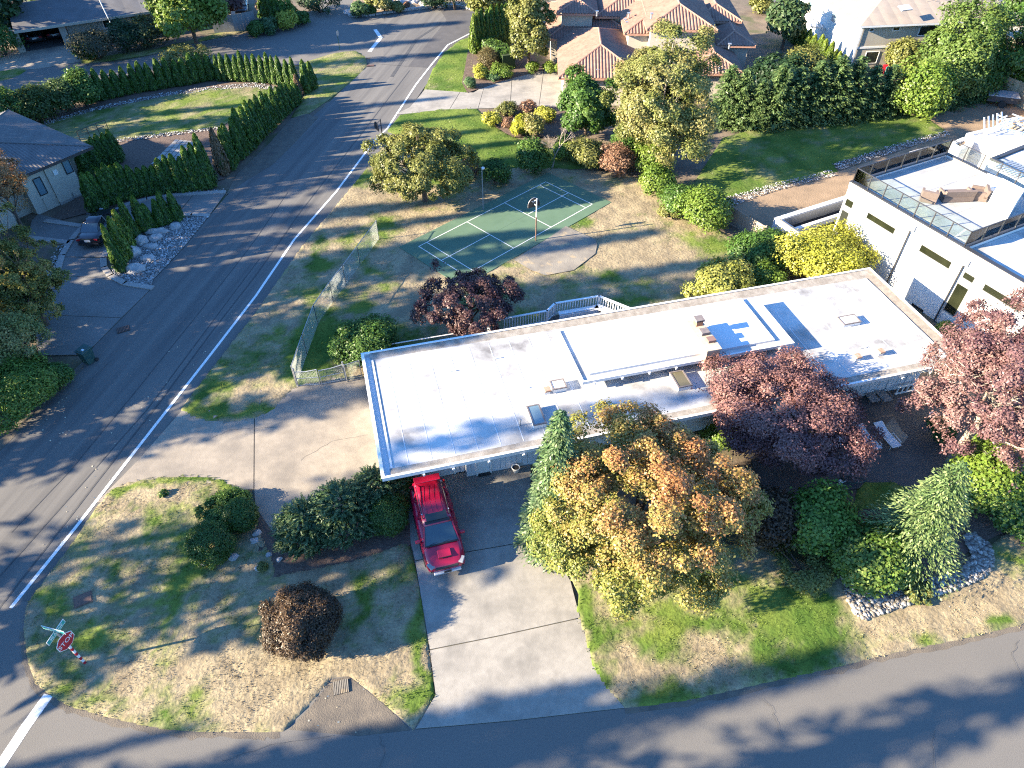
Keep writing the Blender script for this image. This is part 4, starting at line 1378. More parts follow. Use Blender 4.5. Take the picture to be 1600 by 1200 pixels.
shrub((596, 742, 652, 790), GR, 'dark leafy shrub under the roof corner', 'shrub', n=3000, leaf=.13, h=1.2)
shrub((402, 884, 518, 1018), BR, 'large brown drooping bush on the corner lawn', 'brown_bush', n=26000, leaf=.066, nl=120, lr=.36, h=2.3, warp=.26, seed=31, shell=(.75, 1.0), low=-.7, asp=2.6, mat_='needle', tmode='height')


def juniper(box, label, cols=KG, n=70, seed=3, h=1.5, lean=(-.55, .1)):
    """spreading juniper: many arching plumes"""
    p, w, _ = solve_box(*box, dz=h)
    rg = np.random.default_rng(seed)
    t = thing('juniper', (p.x, p.y, 0), label, 'shrub')
    P, N, T, Sz, tt = [], [], [], [], []
    for k in range(n * 6):
        a = rg.uniform(0, 6.28)
        r0 = math.sqrt(rg.random())
        q0 = np.array([r0 * math.cos(a) * w * .46, r0 * math.sin(a) * w * .46, h * (1 - .72 * r0 * r0) * rg.uniform(.75, 1.05)])
        ang = a + rg.normal(0, .5)
        d = np.array([math.cos(ang) * .8 + lean[0] * .3, math.sin(ang) * .8 + lean[1], .35 + .2 * rg.random()])
        L = rg.uniform(.35, .75)
        for j in range(9):
            s = j / 8
            c = q0 + d * L * s + np.array([0, 0, -.38 * L * s * s])
            for q in (-1, 1):
                sd = np.cross(d, [0, 0, 1])
                P.append(c + sd * q * .05 * (1 - s) + rg.normal(0, .02, 3))
                T.append(d + sd * q * .6)
                N.append(np.array([0, 0, 1]) + rg.normal(0, .5, 3))
                Sz.append(.075 * (1.2 - .6 * s))
                tt.append(.15 + .75 * s * rg.uniform(.6, 1))
    P, N, T, Sz, tt = map(np.array, (P, N, T, Sz, tt))
    m = len(P)
    link('foliage', raw_mesh('foliage', quads(P, N, Sz, rg, 2.8, T), np.arange(4 * m).reshape(-1, 4), M['needle'], palette(cols, np.clip(tt, 0, 1), .1, rg)), t)
    mb = MB()
    for k in range(8):
        a = k * .8
        mb.tube((0, 0, 0), (math.cos(a) * w * .3, math.sin(a) * w * .22, h * .6), .06, .02, 5)
    mb.build('stem', M['bark'], t)
    return t


juniper((428, 756, 522, 858), 'spreading dark juniper at the side driveway edge', seed=3, n=90, h=2.0)
juniper((478, 736, 588, 846), 'taller spreading juniper beside the clipped round bush', seed=4, n=110, h=2.5)
juniper((544, 734, 640, 806), 'juniper squeezed behind the clipped round bush at the roof corner', seed=6, n=80, h=2.0)
# front planting
shrub((1246, 746, 1332, 860), ((.05, .105, .015), (.09, .165, .025), (.14, .21, .045)), 'tall green rhododendron beside the brown cypress', 'rhododendron', n=6500, leaf=.17, nl=45, h=3.0)
shrub((1312, 796, 1424, 918), ((.045, .095, .014), (.08, .14, .024), (.14, .18, .04)), 'broad rhododendron above the river stones', 'rhododendron', n=8500, leaf=.17, nl=60, h=2.4)
shrub((1372, 812, 1432, 916), LG, 'pale sunlit rhododendron overhanging the river stones', 'rhododendron', n=3200, leaf=.16, nl=26, h=1.9)
shrub((1156, 738, 1252, 848), BR, 'dark brown cypress bush in the maple shade', 'brown_bush', n=7000, leaf=.12, nl=50, h=2.6, mat_='needle')
shrub((1206, 850, 1312, 922), OL, 'sparse twiggy shrub at the edge of the green lawn', 'shrub', n=2400, leaf=.12, nl=30, lr=.4, h=1.0, gaps=.4)
shrub((1404, 910, 1462, 938), OL, 'low yellowish ground shrub among the river stones', 'shrub', n=1500, leaf=.10, h=.5)
shrub((1500, 704, 1590, 800), LG, 'light green rhododendron behind the pale conifer', 'rhododendron', n=6500, leaf=.17, nl=45, h=3.0)
shrub((1536, 742, 1660, 820), GR, 'dark rhododendron at the edge of the planting bed', 'rhododendron', n=6500, leaf=.17, nl=45, h=2.2)
shrub((1516, 676, 1556, 722), LG, 'small yellow green shrub under the purple tree', 'shrub', n=1600, leaf=.15, h=1.6)
shrub((1462, 640, 1496, 690), GR, 'small green shrub below the purple tree by the white pot', 'shrub', n=1400, leaf=.14, h=1.4)
shrub((1462, 506, 1494, 522), LG, 'small leafy plant at the foot of the white wall', 'shrub', n=700, leaf=.15, h=.8)
p = G(1398, 880)
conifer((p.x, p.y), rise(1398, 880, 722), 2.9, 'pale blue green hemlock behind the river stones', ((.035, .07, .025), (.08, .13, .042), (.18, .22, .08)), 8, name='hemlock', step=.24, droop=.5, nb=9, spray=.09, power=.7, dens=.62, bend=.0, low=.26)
p = G(1398, 830)
conifer((p.x, p.y), rise(1398, 830, 766), 1.1, 'small grey green conifer beside the rhododendrons', BG, 9, name='hemlock', step=.2, droop=.4, nb=8, spray=.10)
shrub((1106, 648, 1160, 708), LG, 'green shrub in the shade behind the orange maple', 'shrub', n=2500, leaf=.14, h=1.8)
# behind the house
shrub((528, 497, 622, 572), GR, 'dense green shrub by the gate behind the house', 'shrub', n=8000, leaf=.14, nl=50, h=2.3)
shrub((525, 545, 552, 574), LG, 'small yellow green shrub touching the gate post', 'shrub', n=900, leaf=.13, h=1.3)
shrub((1072, 412, 1178, 464), ((.13, .15, .025), (.22, .23, .05), (.30, .29, .08)), 'yellow green rhododendron behind the back of the roof', 'rhododendron', n=5000, leaf=.17, nl=40, h=2.2)
shrub((1172, 414, 1222, 446), LG, 'small grey green shrub between the two yellow shrubs', 'shrub', n=2000, leaf=.16, h=1.6)
shrub((1148, 358, 1234, 422), GR, 'dark green rhododendron near the white modern house', 'rhododendron', n=5500, leaf=.18, nl=40, h=2.4)
shrub((1210, 360, 1354, 438), YE, 'bright yellow shrub between the roof and white house', 'yellow_shrub', n=9500, leaf=.16, nl=60, h=3.0)
shrub((1066, 286, 1142, 362), LG, 'rounded glossy pale green shrub beside the board fence', 'rhododendron', n=6000, leaf=.18, nl=40, h=2.9)
shrub((1036, 272, 1092, 336), GR, 'green shrub at the foot of the tall tree, nearest the round one', 'shrub', n=3600, leaf=.17, nl=30, h=2.3)
shrub((1000, 246, 1056, 306), LG, 'light green shrub at the lawn corner below the tall tree', 'shrub', n=3600, leaf=.17, nl=30, h=2.2)
shrub((1030, 300, 1076, 342), OL, 'low olive shrub along the lawn edge', 'shrub', n=1800, leaf=.15, h=1.2)
shrub((934, 222, 994, 272), RD, 'reddish tan shrub beside the tall tree', 'red_shrub', n=3600, leaf=.16, nl=30, h=2.1)
shrub((890, 196, 946, 262), OL, 'feathery olive shrub left of the reddish one', 'shrub', n=3200, leaf=.17, nl=28, h=2.4)
shrub((806, 196, 856, 268), GR, 'green shrub behind the badminton court', 'shrub', n=3200, leaf=.17, nl=28, h=2.6)
shrub((818, 182, 852, 214), YG, 'yellowing top growth above the green shrub', 'shrub', n=900, leaf=.17, h=2.2)
shrub((752, 246, 794, 290), GR, 'dark shrub beside the slim light pole', 'shrub', n=2400, leaf=.16, h=2.0)
shrub((716, 240, 752, 276), RD, 'red tinged shrub under the hawthorn tree', 'red_shrub', n=1400, leaf=.15, h=1.5)
shrub((956, 178, 1016, 246), GR, 'green shrub between the laurel and the tall tree', 'shrub', n=3200, leaf=.17, nl=30, h=2.6)
shrub((990, 214, 1050, 268), LG, 'leafy shrub hugging the trunk of the tall tree', 'shrub', n=3200, leaf=.17, nl=30, h=2.4)
shrub((860, 214, 906, 250), LG, 'light green shrub behind the bare fruit tree', 'shrub', n=1800, leaf=.16, nl=24, h=1.6)
shrub((796, 176, 842, 208), ((.14, .18, .015), (.24, .25, .02), (.32, .30, .03)), 'bright yellow green grass mound in the mulch island', 'ornamental_grass', n=2400, leaf=.15, h=1.3, asp=4)
shrub((754, 168, 784, 196), YE, 'golden orange shrub in the mulch island', 'shrub', n=1200, leaf=.15, h=1.2, cat='shrub')
shrub((836, 166, 866, 190), YE, 'yellow shrub at the back of the mulch island', 'shrub', n=1200, leaf=.15, h=1.3)
shrub((776, 158, 808, 182), OL, 'pale shrub by the concrete in the mulch island', 'shrub', n=1200, leaf=.15, h=1.2)
shrub((808, 156, 838, 178), RD, 'dusty pink shrub by the concrete in the mulch island', 'shrub', n=1000, leaf=.15, h=1.2)
shrub((784, 182, 804, 200), RD, 'small red shrub in the middle of the mulch island', 'shrub', n=700, leaf=.13, h=.9)
# ring hedge and plants at the bend
def ring_hedge():
    pts = [(790, 46), (768, 52), (754, 66), (756, 80), (772, 90), (786, 98), (794, 108)]
    w3 = [G(*q) for q in pts]
    o = w3[0]
    t = thing('clipped_hedge', (o.x, o.y, 0), 'curved flat topped clipped hedge at the road bend', 'hedge')
    rg = np.random.default_rng(5)
    P, N, c = [], [], []
    mb = MB()
    for a, b in zip(w3[:-1], w3[1:]):
        d = b - a
        s = Vector((-d.y, d.x, 0)).normalized()
        n = int(d.length * 260)
        for _ in range(n):
            f, q, z = rg.random(), rg.uniform(-.75, .75), rg.uniform(.05, 1.6)
            if rg.random() < .5:
                z = 1.6
                nr = Vector((0, 0, 1))
            else:
                q = .75 * (1 if rg.random() < .5 else -1)
                nr = s * (1 if q > 0 else -1)
            r = a + d * f + s * q - o
            P.append((r.x, r.y, z))
            N.append(nr)
        M2 = (a + b) / 2 - o
        mb.obox((M2.x, M2.y, .78), (d.length + .6, 1.35, 1.5), math.atan2(d.y, d.x))
    P, N = np.array(P), np.array(N)
    n = len(P)
    P += rg.normal(0, .05, P.shape)
    link('foliage', raw_mesh('foliage', quads(P, N + rg.normal(0, .4, N.shape), rg.uniform(.1, .2, n), rg), np.arange(4 * n).reshape(-1, 4), M['leaf'], palette(GR, rg.random(n), .1, rg)), t)
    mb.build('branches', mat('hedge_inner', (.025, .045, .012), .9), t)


ring_hedge()
shrub((748, 74, 778, 106), ((.06, .05, .02), (.10, .08, .03), (.13, .10, .045)), 'round brownish clipped ball at the road bend', 'clipped_ball', n=3500, leaf=.10, nl=50, lr=.5, h=2.0, shell=(.9, .95), warp=.04, low=-.8)
shrub((740, 98, 764, 122), YE, 'yellow round shrub below the brown ball', 'shrub', n=1400, leaf=.14, h=1.3)
shrub((768, 94, 800, 122), LG, 'light green shrub in front of the ring hedge', 'shrub', n=1600, leaf=.14, h=1.4)
shrub((724, 108, 744, 136), BG, 'grey green shrub on the edge of the bend lawn', 'shrub', n=1000, leaf=.13, h=1.0)
shrub((756, 112, 790, 126), BG, 'low blue green shrub by the concrete drive', 'shrub', n=900, leaf=.13, h=.7)
shrub((822, 92, 842, 114), LG, 'clipped shrub under the magnolia tree', 'clipped_shrub', n=900, leaf=.14, h=1.2)
shrub((848, 94, 866, 114), LG, 'clipped shrub at the tiled house wall', 'clipped_shrub', n=900, leaf=.14, h=1.2)
shrub((866, 98, 878, 116), LG, 'narrow clipped shrub at the tiled house corner', 'clipped_shrub', n=600, leaf=.14, h=1.2)
# bare little tree
p = G(863, 262)
t = thing('bare_tree', (p.x, p.y, 0), 'small bare fruit tree with a twisted trunk', 'tree')
mb = MB()
rg_ = random.Random(4)


def twig(a, d, L, r, k):
    b = a + d * L
    mb.tube(a, b, r, r * .68, 5)
    if k:
        for _ in range(3 if k < 4 else 2):
            nd = (d + Vector((rg_.uniform(-1, 1), rg_.uniform(-1, 1), rg_.uniform(-.1, .7))) * .75).normalized()
            twig(b, nd, L * .74, r * .6, k - 1)


twig(Vector((0, 0, 0)), Vector((.15, 0, 1)).normalized(), 1.1, .10, 5)
mb.build('trunk', M['bark_pale'], t)
# dark conifer hedge and the lime row, trees at the top right
HP = [(1128, 196), (1150, 200), (1176, 203), (1203, 201), (1232, 198), (1260, 194), (1290, 191), (1318, 188), (1346, 186), (1372, 183), (1398, 181), (1424, 178), (1450, 174), (1474, 169), (1498, 164), (1522, 160), (1544, 156)]
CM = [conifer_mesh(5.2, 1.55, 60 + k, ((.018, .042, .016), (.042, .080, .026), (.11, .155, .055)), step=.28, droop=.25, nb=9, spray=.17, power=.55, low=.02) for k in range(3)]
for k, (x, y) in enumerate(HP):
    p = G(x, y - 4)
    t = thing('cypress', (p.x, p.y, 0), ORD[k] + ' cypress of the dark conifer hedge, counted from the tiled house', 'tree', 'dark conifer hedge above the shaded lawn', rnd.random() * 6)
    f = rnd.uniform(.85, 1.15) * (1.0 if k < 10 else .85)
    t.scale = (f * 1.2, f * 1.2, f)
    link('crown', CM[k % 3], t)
    MB().tube((0, 0, -.1), (0, 0, 4.5), .12, .03, 6).build('trunk', M['bark'], t)
tree((1176, 84, 1262, 166), ((.012, .03, .012), (.02, .045, .016), (.04, .07, .025)), 'dark evergreen beside the tiled house', 'evergreen_tree', n=16000, leaf=.18, nl=60, lr=1.0, h=4.6, tr=.2, clear=0)
tree((1200, 14, 1262, 64), ((.02, .05, .02), (.06, .10, .04), (.15, .18, .08)), 'feathery cedar above the lime row', 'cedar_tree', n=3500, leaf=.3, nl=30, lr=.9, h=5.0, tr=.15)
shrub((1232, 76, 1290, 126), OL, 'olive bush in front of the lime row', 'shrub', n=2800, leaf=.22, nl=26, h=3.0)
shrub((1172, -4, 1210, 20), OL, 'low shrubs beside the far asphalt drive', 'shrub', n=1200, leaf=.3, h=2.0)
for bx, cols, lab, hh, sd in (((1400, 92, 1486, 182), LG, 'yellow green fir above the dirt yard', 5.0, 1), ((1440, 20, 1560, 150), ((.045, .085, .02), (.09, .14, .03), (.15, .19, .05)), 'big green fir beside the beige house', 9.0, 2),
                              ((1530, -30, 1680, 120), GR, 'large dark fir in the far corner', 11.0, 3), ((1556, 70, 1680, 142), LG, 'pale green bush overhanging the wooden fence', 5.0, 4),
                              ((1390, 60, 1440, 110), OL, 'pale shrub by the beige house wall', 3.0, 5), ((1500, 90, 1560, 150), GR, 'dark shrub beside the grey trailer', 4.0, 6)):
    tree(bx, cols, lab, 'fir_tree' if hh > 4.5 else 'shrub', n=24000 if hh > 8 else 11000, leaf=.16, nl=80, lr=1.0, h=hh, tr=.18, seed=sd, clear=.0, low=-.8, gaps=.3, cat='tree' if hh > 4.5 else 'shrub')
p = G(1452, 96)
t = thing('bare_tree', (p.x, p.y, 0), 'leafless pale birch in front of the beige house', 'tree')
mb = MB()
rg_ = random.Random(11)
twig(Vector((0, 0, 0)), Vector((.1, .1, 1)).normalized(), 2.6, .11, 5)
mb.build('trunk', M['bark_pale'], t)
# top left
for bx, cols, lab, hh in (((106, 32, 178, 92), ((.03, .035, .02), (.06, .06, .03), (.10, .09, .045)), 'brownish weeping shrub beside the carport', 3.2), ((162, 30, 222, 76), DG, 'dark evergreen shrub in front of the long house', 3.0),
                          ((200, 28, 262, 72), ((.02, .035, .012), (.04, .06, .02), (.10, .11, .03)), 'dark shrub with yellow tips below the eaves', 3.0), ((112, 62, 150, 94), GR, 'low green shrub at the carport corner', 1.8),
                          ((-30, 44, 28, 84), GR, 'green shrub left of the carport', 3.0), ((-40, -30, 34, 60), DG, 'dark tree beside the end of the long house', 7.0), ((30, -40, 120, 16), GR, 'dark trees behind the long grey roof', 6.5),
                          ((388, 34, 412, 54), GR, 'round bush at the end of the grey fence', 1.6), ((404, 30, 434, 50), BG, 'pale flowering bush near the grey fence', 1.6), ((434, 20, 462, 44), YE, 'yellow clipped shrub beside the mailbox', 2.0),
                          ((444, 8, 462, 26), LG, 'light green clipped shrub behind the yellow one', 2.0), ((462, 20, 482, 38), GR, 'dark clipped mound at the street corner', 1.4), ((400, -20, 424, 24), BR, 'brownish shrub behind the fence end', 3.5),
                          ((470, -10, 530, 14), DG, 'dark planting across the side street', 2.5),
                          ((548, 5, 574, 24), BG, 'round blue green shrub on the brown bank', 1.8), ((570, 9, 586, 22), GR, 'small dark ball shrub on the brown bank', 1.0), ((586, -6, 612, 18), YG, 'yellow shrub on the brown bank', 2.2),
                          ((568, -14, 592, 10), OL, 'olive shrub at the top of the brown bank', 2.2), ((612, 4, 630, 18), YG, 'small pale shrub among the boulders', 1.2), ((632, 4, 640, 13), RD, 'small red shrub among the boulders', .8),
                          ((656, -16, 700, 12), DG, 'dark shrub above the junction', 2.0), ((690, -30, 730, 6), DG, 'dark tree above the road bend', 4.0)):
    if hh > 5:
        tree(bx, cols, lab, 'tree', n=4000, leaf=.34, nl=30, lr=1.1, h=hh)
    else:
        shrub(bx, cols, lab, n=1500, leaf=.22, nl=24, h=hh)
for bx, cols, lab in (((-60, 148, 40, 196), GR, 'leafy hedge shrub nearest the stucco house corner'), ((24, 142, 84, 188), ((.03, .05, .012), (.05, .08, .016), (.09, .11, .03)), 'dark leafy hedge shrub in the middle of the hedge'),
                      ((68, 102, 116, 172), ((.03, .06, .018), (.06, .10, .03), (.14, .18, .06)), 'tall shrub with pale tips rising from the hedge'), ((104, 118, 150, 166), GR, 'green hedge shrub before the first arborvitae')):
    shrub(bx, cols, lab, 'hedge_shrub', n=4000, leaf=.2, nl=36, h=3.0, group='shrubs of the leafy hedge')
shrub((70, 148, 84, 172), RD, 'thin rust coloured shrub in front of the leafy hedge', n=400, leaf=.16, h=2.0)
shrub((248, 80, 332, 112), OL, 'pale flowering shrubs rising behind the arborvitae row', n=2600, leaf=.2, nl=36, h=2.4)
# left edge
shrub((-30, 560, 92, 652), ((.04, .09, .012), (.08, .14, .02), (.17, .20, .03)), 'green and yellow shrub at the road shoulder', 'shrub', n=12000, leaf=.12, nl=70, lr=.6, h=2.4)
shrub((60, 532, 98, 610), GR, 'dark shrub beside the green bin', 'shrub', n=3500, leaf=.12, nl=30, h=1.7)
tree((-40, 330, 60, 520), OL, 'leaning olive green tree at the left edge above the yellowing bush', 'tree', n=30000, leaf=.085, nl=90, lr=.45, h=5.0, tr=.12, clear=.05, gaps=.38, warp=.45, limbs=14)
shrub((-60, 470, 70, 590), YG, 'yellowing bush above the green shrub on the shoulder', 'shrub', n=9000, leaf=.13, nl=60, lr=.6, h=4.2, gaps=.36)
shrub((247, 766, 263, 776), GR, 'small fern like weed in the corner lawn', 'weed', n=120, leaf=.11, h=.2, stem=False)
shrub((320, 872, 338, 888), YE, 'small yellow tuft by the pointed bush', 'weed', n=260, leaf=.08, h=.3, stem=False)
shrub((400, 872, 418, 892), OL, 'little mossy tuft among the garden stones', 'weed', n=260, leaf=.08, h=.3, stem=False)
for k, (x, y, s) in enumerate(((366, 871, .24), (398, 846, .2), (402, 834, .22), (405, 888, .2), (437, 875, .14), (318, 882, .12), (420, 868, .16))):
    p = G(x, y)
    bm = bmesh.new()
    bmesh.ops.create_icosphere(bm, subdivisions=2, radius=s)
    for v in bm.verts:
        v.co *= .75 + .5 * rnd.random()
        v.co.z = max(v.co.z * .6, -.02)
    me = bpy.data.meshes.new('garden_stone')
    bm.to_mesh(me)
    bm.free()
    me.materials.append(M['stone'])
    o = link('garden_stone', me, None, (p.x, p.y, .04))
    tag(o, ['pale blue grey rock beside the round bush', 'grey garden rock at the path edge', 'lumpy rock below the dark shrub', 'flat rock beside the brown bush', 'small white rock at the slab corner', 'tiny white rock under the round bush',
            'brown rock beside the path'][k], 'rock', 'rocks in the corner garden')
for k, (x, y, s, tall) in enumerate(((596, 12, .9, .6), (606, 10, 1.1, .7), (627, 6, .8, .6), (634, 3, .9, .7), (646, 4, .7, .5), (663, 7, .7, .6), (690, 10, .8, .8), (553, 22, .9, .6), (545, 20, .7, .5), (676, 2, .6, .6))):
    p = G(x, y)
    bm = bmesh.new()
    bmesh.ops.create_icosphere(bm, subdivisions=2, radius=s)
    for v in bm.verts:
        v.co *= .75 + .45 * rnd.random()
        v.co.z = max(v.co.z * tall, -.05)
    me = bpy.data.meshes.new('bank_boulder')
    bm.to_mesh(me)
    bm.free()
    me.materials.append(M['stone'])
    o = link('bank_boulder', me, None, (p.x, p.y, .04))
    tag(o, ORD[k] + ' boulder on the brown bank across the junction, in order along the bank', 'boulder', 'boulders on the brown bank')
mk = MB()
g = GP([(545, 26), (575, 25), (620, 19), (680, 11), (715, 10), (738, 16)])
for a, b in zip(g[:-1], g[1:]):
    n = int(math.dist(a, b) / .45)
    for k in range(n):
        f = (k + .5) / n
        mk.obox((a[0] + (b[0] - a[0]) * f, a[1] + (b[1] - a[1]) * f, .12), (.42, .35, rnd.uniform(.2, .34)), math.atan2(b[1] - a[1], b[0] - a[0]) + rnd.gauss(0, .1))
tag(mk.build('stone_edging', M['stone']), 'row of rough edging stones along the brown bank', 'edging', kind='stuff')

# ================================================================== THE FLAT ROOFED HOUSE
ZC, ZD = 3.12, 2.95                     # coping and roof deck levels
HF = Fr(*G2(597, 748, ZC), math.radians(14.7))
HL = HF.px(1510, 560, ZC)[0]
HW = HF.px(1358, 419, ZC)[1]
house = thing('flat_roof_house', (HF.ox, HF.oy, 0), 'long white flat roofed house with a raised middle roof', 'house', rotz=HF.rot)
MB().prism([(1.22, 2.0), (4.15, 2.0), (4.15, 1.55), (HL - .9, 1.5), (HL - .9, HW - .9), (.7, HW - .9), (.7, 2.0)], -.1, 2.90).build('wall', M['siding'], house)
for u0, u1, v0 in ((5.62, 12.0, 1.55), (25.3, HL - .92, 1.5)):
    n = int((u1 - u0) / .29)
    for k in range(n):
        a = u0 + (u1 - u0) * k / n
        MB().box(a + .012, a + (u1 - u0) / n - .012, v0 - .03 - .012 * (k % 2), v0 - .001, .12, 2.87).build('siding_board', M['siding'], house)
for u0, u1, v0 in ((4.15, 4.62, 1.55), (3.62, 4.13, 1.93)):
    for k in range(2):
        a = u0 + (u1 - u0) * k / 2
        MB().box(a + .012, a + (u1 - u0) / 2 - .012, v0 - .03, v0 - .001 if v0 < 1.6 else 2.0, .08, 2.87).build('siding_board', M['siding'], house)
gd = MB().box(1.32, 3.56, 1.90, 1.997, .05, 2.3).build('garage_door', M['siding'], house)
for k in range(4):
    MB().box(1.36, 3.52, 1.872, 1.898, .08 + k * .55, .60 + k * .55).build('panel', M['siding'], gd)
MB().box(1.13, 1.29, 1.86, 2.02, 0, 2.87).build('post', M['white'], house)
MB().box(3.56, 3.64, 1.86, 2.02, 0, 2.87).build('post', M['white'], house)
dr = MB().box(4.74, 5.34, 1.505, 1.547, .14, 2.1).build('door', M['white'], house)
MB().tube((5.27, 1.50, 1.05), (5.27, 1.44, 1.05), .035, n=8).build('handle', M['black'], dr)
MB().box(4.64, 4.73, 1.47, 1.549, .0, 2.2).box(5.35, 5.44, 1.47, 1.549, .0, 2.2).box(4.73, 5.35, 1.47, 1.549, 2.11, 2.2).build('door_frame', M['white'], house)
MB().box(4.72, 5.36, 1.36, 1.5, .02, .13).build('painted_door_gap', M['black'], house)  # black box paints the dark gap under the door
MB().obox((5.78, 1.46, 2.2), (.34, .10, .09)).build('wall_lamp', M['black'], house)
MB().box(5.54, 5.68, 1.44, 1.50, 1.7, 2.1).build('meter_box', M['siding'], house)
MB().lathe([(.10, 0), (.10, .02)], 12, (3.88, 1.86, 1.1)).build('wall_vent', M['white_old'], house)
roof = MB().box(0.04, HL - .04, .04, HW - .04, 2.88, ZD - .02).build('roof', M['white'], house)
fas = MB()
fas.box(0, HL, 0, .06, 2.90, ZC).box(0, HL, HW - .06, HW, 2.90, ZC).box(0, .06, .06, HW - .06, 2.90, ZC).box(HL - .06, HL, .06, HW - .06, 2.90, ZC)
fas.build('fascia', M['white'], house)
cop = MB()
cop.box(-.03, HL + .03, -.03, .10, ZC + .002, ZC + .03).box(-.03, HL + .03, HW - .10, HW + .03, ZC + .002, ZC + .03)
cop.box(-.03, .13, .10, HW - .10, ZC + .002, ZC + .03).box(HL - .13, HL + .03, .10, HW - .10, ZC + .002, ZC + .03)
cop.build('coping', M['white'], house)
MB().face([(.42, .58, ZD + .05), (HL - .75, .62, ZD + .05), (HL - .75, HW - .72, ZD + .05), (.42, HW - .5, ZD + .05)]).build('roof_membrane', M['membrane'], house)
MB().face([(.065, .065, ZD), (.42, .065, ZD), (.42, HW - .065, ZD), (.065, HW - .065, ZD)]).face([(.42, .58, ZD + .05), (.42, HW - .5, ZD + .05), (.40, HW - .5, ZD), (.40, .58, ZD)]).build('roof_gutter', M['membrane_clean'], house)
st = MB()
st.face([(.42, .065, ZC - .02), (HL - .065, .065, ZC - .02), (HL - .75, .62, ZD + .046), (.42, .58, ZD + .046)])
st.face([(HL - .065, HW - .065, ZC - .02), (.42, HW - .065, ZC - .02), (.42, HW - .5, ZD + .046), (HL - .75, HW - .72, ZD + .046)])
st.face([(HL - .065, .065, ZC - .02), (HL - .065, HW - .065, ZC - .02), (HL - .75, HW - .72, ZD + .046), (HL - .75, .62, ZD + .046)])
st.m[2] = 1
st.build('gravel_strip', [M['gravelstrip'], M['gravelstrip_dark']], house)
RX0, RX1, RY0, RY1, ZR = HF.px(911, 596, 3.75)[0] - .05, HF.px(1242, 535, 3.75)[0], HF.px(1242, 535, 3.75)[1], HF.px(868, 517, 3.75)[1], 3.75
k = 0
u = 1.3
while u < HL - 1.2:
    if not (RX0 < u < RX1):
        MB().box(u - .018, u + .018, .66, HW - .8, ZD + .052, ZD + .058).build('seam', M['membrane_clean'], house)
    u += 1.12
MB().box(.46, .56, .6, HW - .56, ZD + .052, ZD + .09).build('seam', M['membrane_clean'], house)
MB().box(HL - .86, HL - .78, .7, HW - .8, ZD + .052, ZD + .12).build('edge_strip', M['white_old'], house)
# raised roof with overhang and clerestory wall
rr = MB().box(RX0, RX1, RY0, RY1, ZR - .22, ZR - .08).build('raised_roof', M['white'], house)
lip = MB().box(RX0, RX1, RY0, RY0 + .10, ZR - .078, ZR - .03).box(RX0, RX0 + .10, RY0 + .10, RY1, ZR - .078, ZR + .02).box(RX1 - .08, RX1, RY0 + .10, RY1, ZR - .078, ZR - .03).build('rim', M['white'], rr)
MB().box(RX0 + .55, RX1 - .98, RY0 + .42, RY1, ZR - .078, ZR + .07).build('membrane', M['membrane_clean'], rr)
MB().box(RX0 + .11, RX1 - .09, RY0 + .11, RY1 - .01, ZR - .078, ZR - .07).build('membrane_border', M['membrane'], rr)
MB().box(RX0 + .5, RX1 - .5, RY0 + .55, RY1 - .25, ZD + .051, ZR - .222).build('clerestory_wall', M['siding'], house)
for k in range(7):
    a = RX0 + 1.0 + k * 1.62
    cw = MB().box(a, a + 1.3, RY0 + .51, RY0 + .548, ZD + .16, ZR - .26).build('clerestory_window', M['glass_dark'], house)
for k in range(8):
    MB().obox((RX0 + .7 + k * 1.5, RY0 - .03, ZR - .24), (.09, .09, .12)).build('rafter_end', M['white'], rr)
for a in (1.9, 3.3, 5.0, 6.7, 27.5, 29.2):
    MB().obox((a, -.05, 2.86), (.10, .10, .10)).build('rafter_end', M['white'], house)
# chimney
CX0, CX1, CY0, CY1, CZ = 17.38, 18.12, RY0 - .12, RY0 + 2.35, 4.46
ch = MB().box(CX0, CX1, CY0, CY1, ZD + .05, CZ - .10).build('chimney', M['brick'], house)
for j in range(int((CZ - .1 - ZR) / .085)):
    pass
MB().box(CX0 - .05, CX1 + .05, CY0 - .05, CY1 + .05, CZ - .098, CZ).build('chimney_crown', mat('mortar', (.50, .42, .31), .9, (.4, .33, .25), 5), ch)
MB().box(CX0 - .012, CX1 + .012, CY0 - .012, CY0 - .002, ZR + .03, ZR + .18).build('flashing', M['black'], ch)
cp = MB().box(CX0 + .25, CX0 + .62, CY1 - .55, CY1 - .2, CZ + .002, CZ + .28).build('flue', M['terracotta'], ch)
MB().obox((CX0 + .43, CY1 - .38, CZ + .42), (.48, .44, .05), 0, .06).box(CX0 + .2, CX0 + .24, CY1 - .6, CY1 - .15, CZ + .28, CZ + .4).box(CX0 + .62, CX0 + .66, CY1 - .6, CY1 - .15, CZ + .28, CZ + .4).build('chimney_cap', M['capstone'], ch)
MB().box(CX0 + .2, CX1 - .08, CY0 + 1.12, CY0 + 1.56, CZ + .14, CZ + .19).box(CX0 + .2, CX1 - .1, CY0 + 1.12, CY0 + 1.55, CZ + .002, CZ + .139).build('chimney_cap', M['capstone'], ch)
MB().box(CX0 + .26, CX1 - .04, CY0 + .48, CY0 + .86, CZ + .12, CZ + .17).box(CX0 + .28, CX1 - .06, CY0 + .5, CY0 + .84, CZ + .002, CZ + .119).build('chimney_cap', mat('capbrown', (.20, .12, .10), .8), ch)
MB().tube((CX1 - .08, CY0 + 1.75, CZ), (CX1 - .08, CY0 + 1.75, CZ + .45), .02).build('vent_pipe', M['galv'], ch)


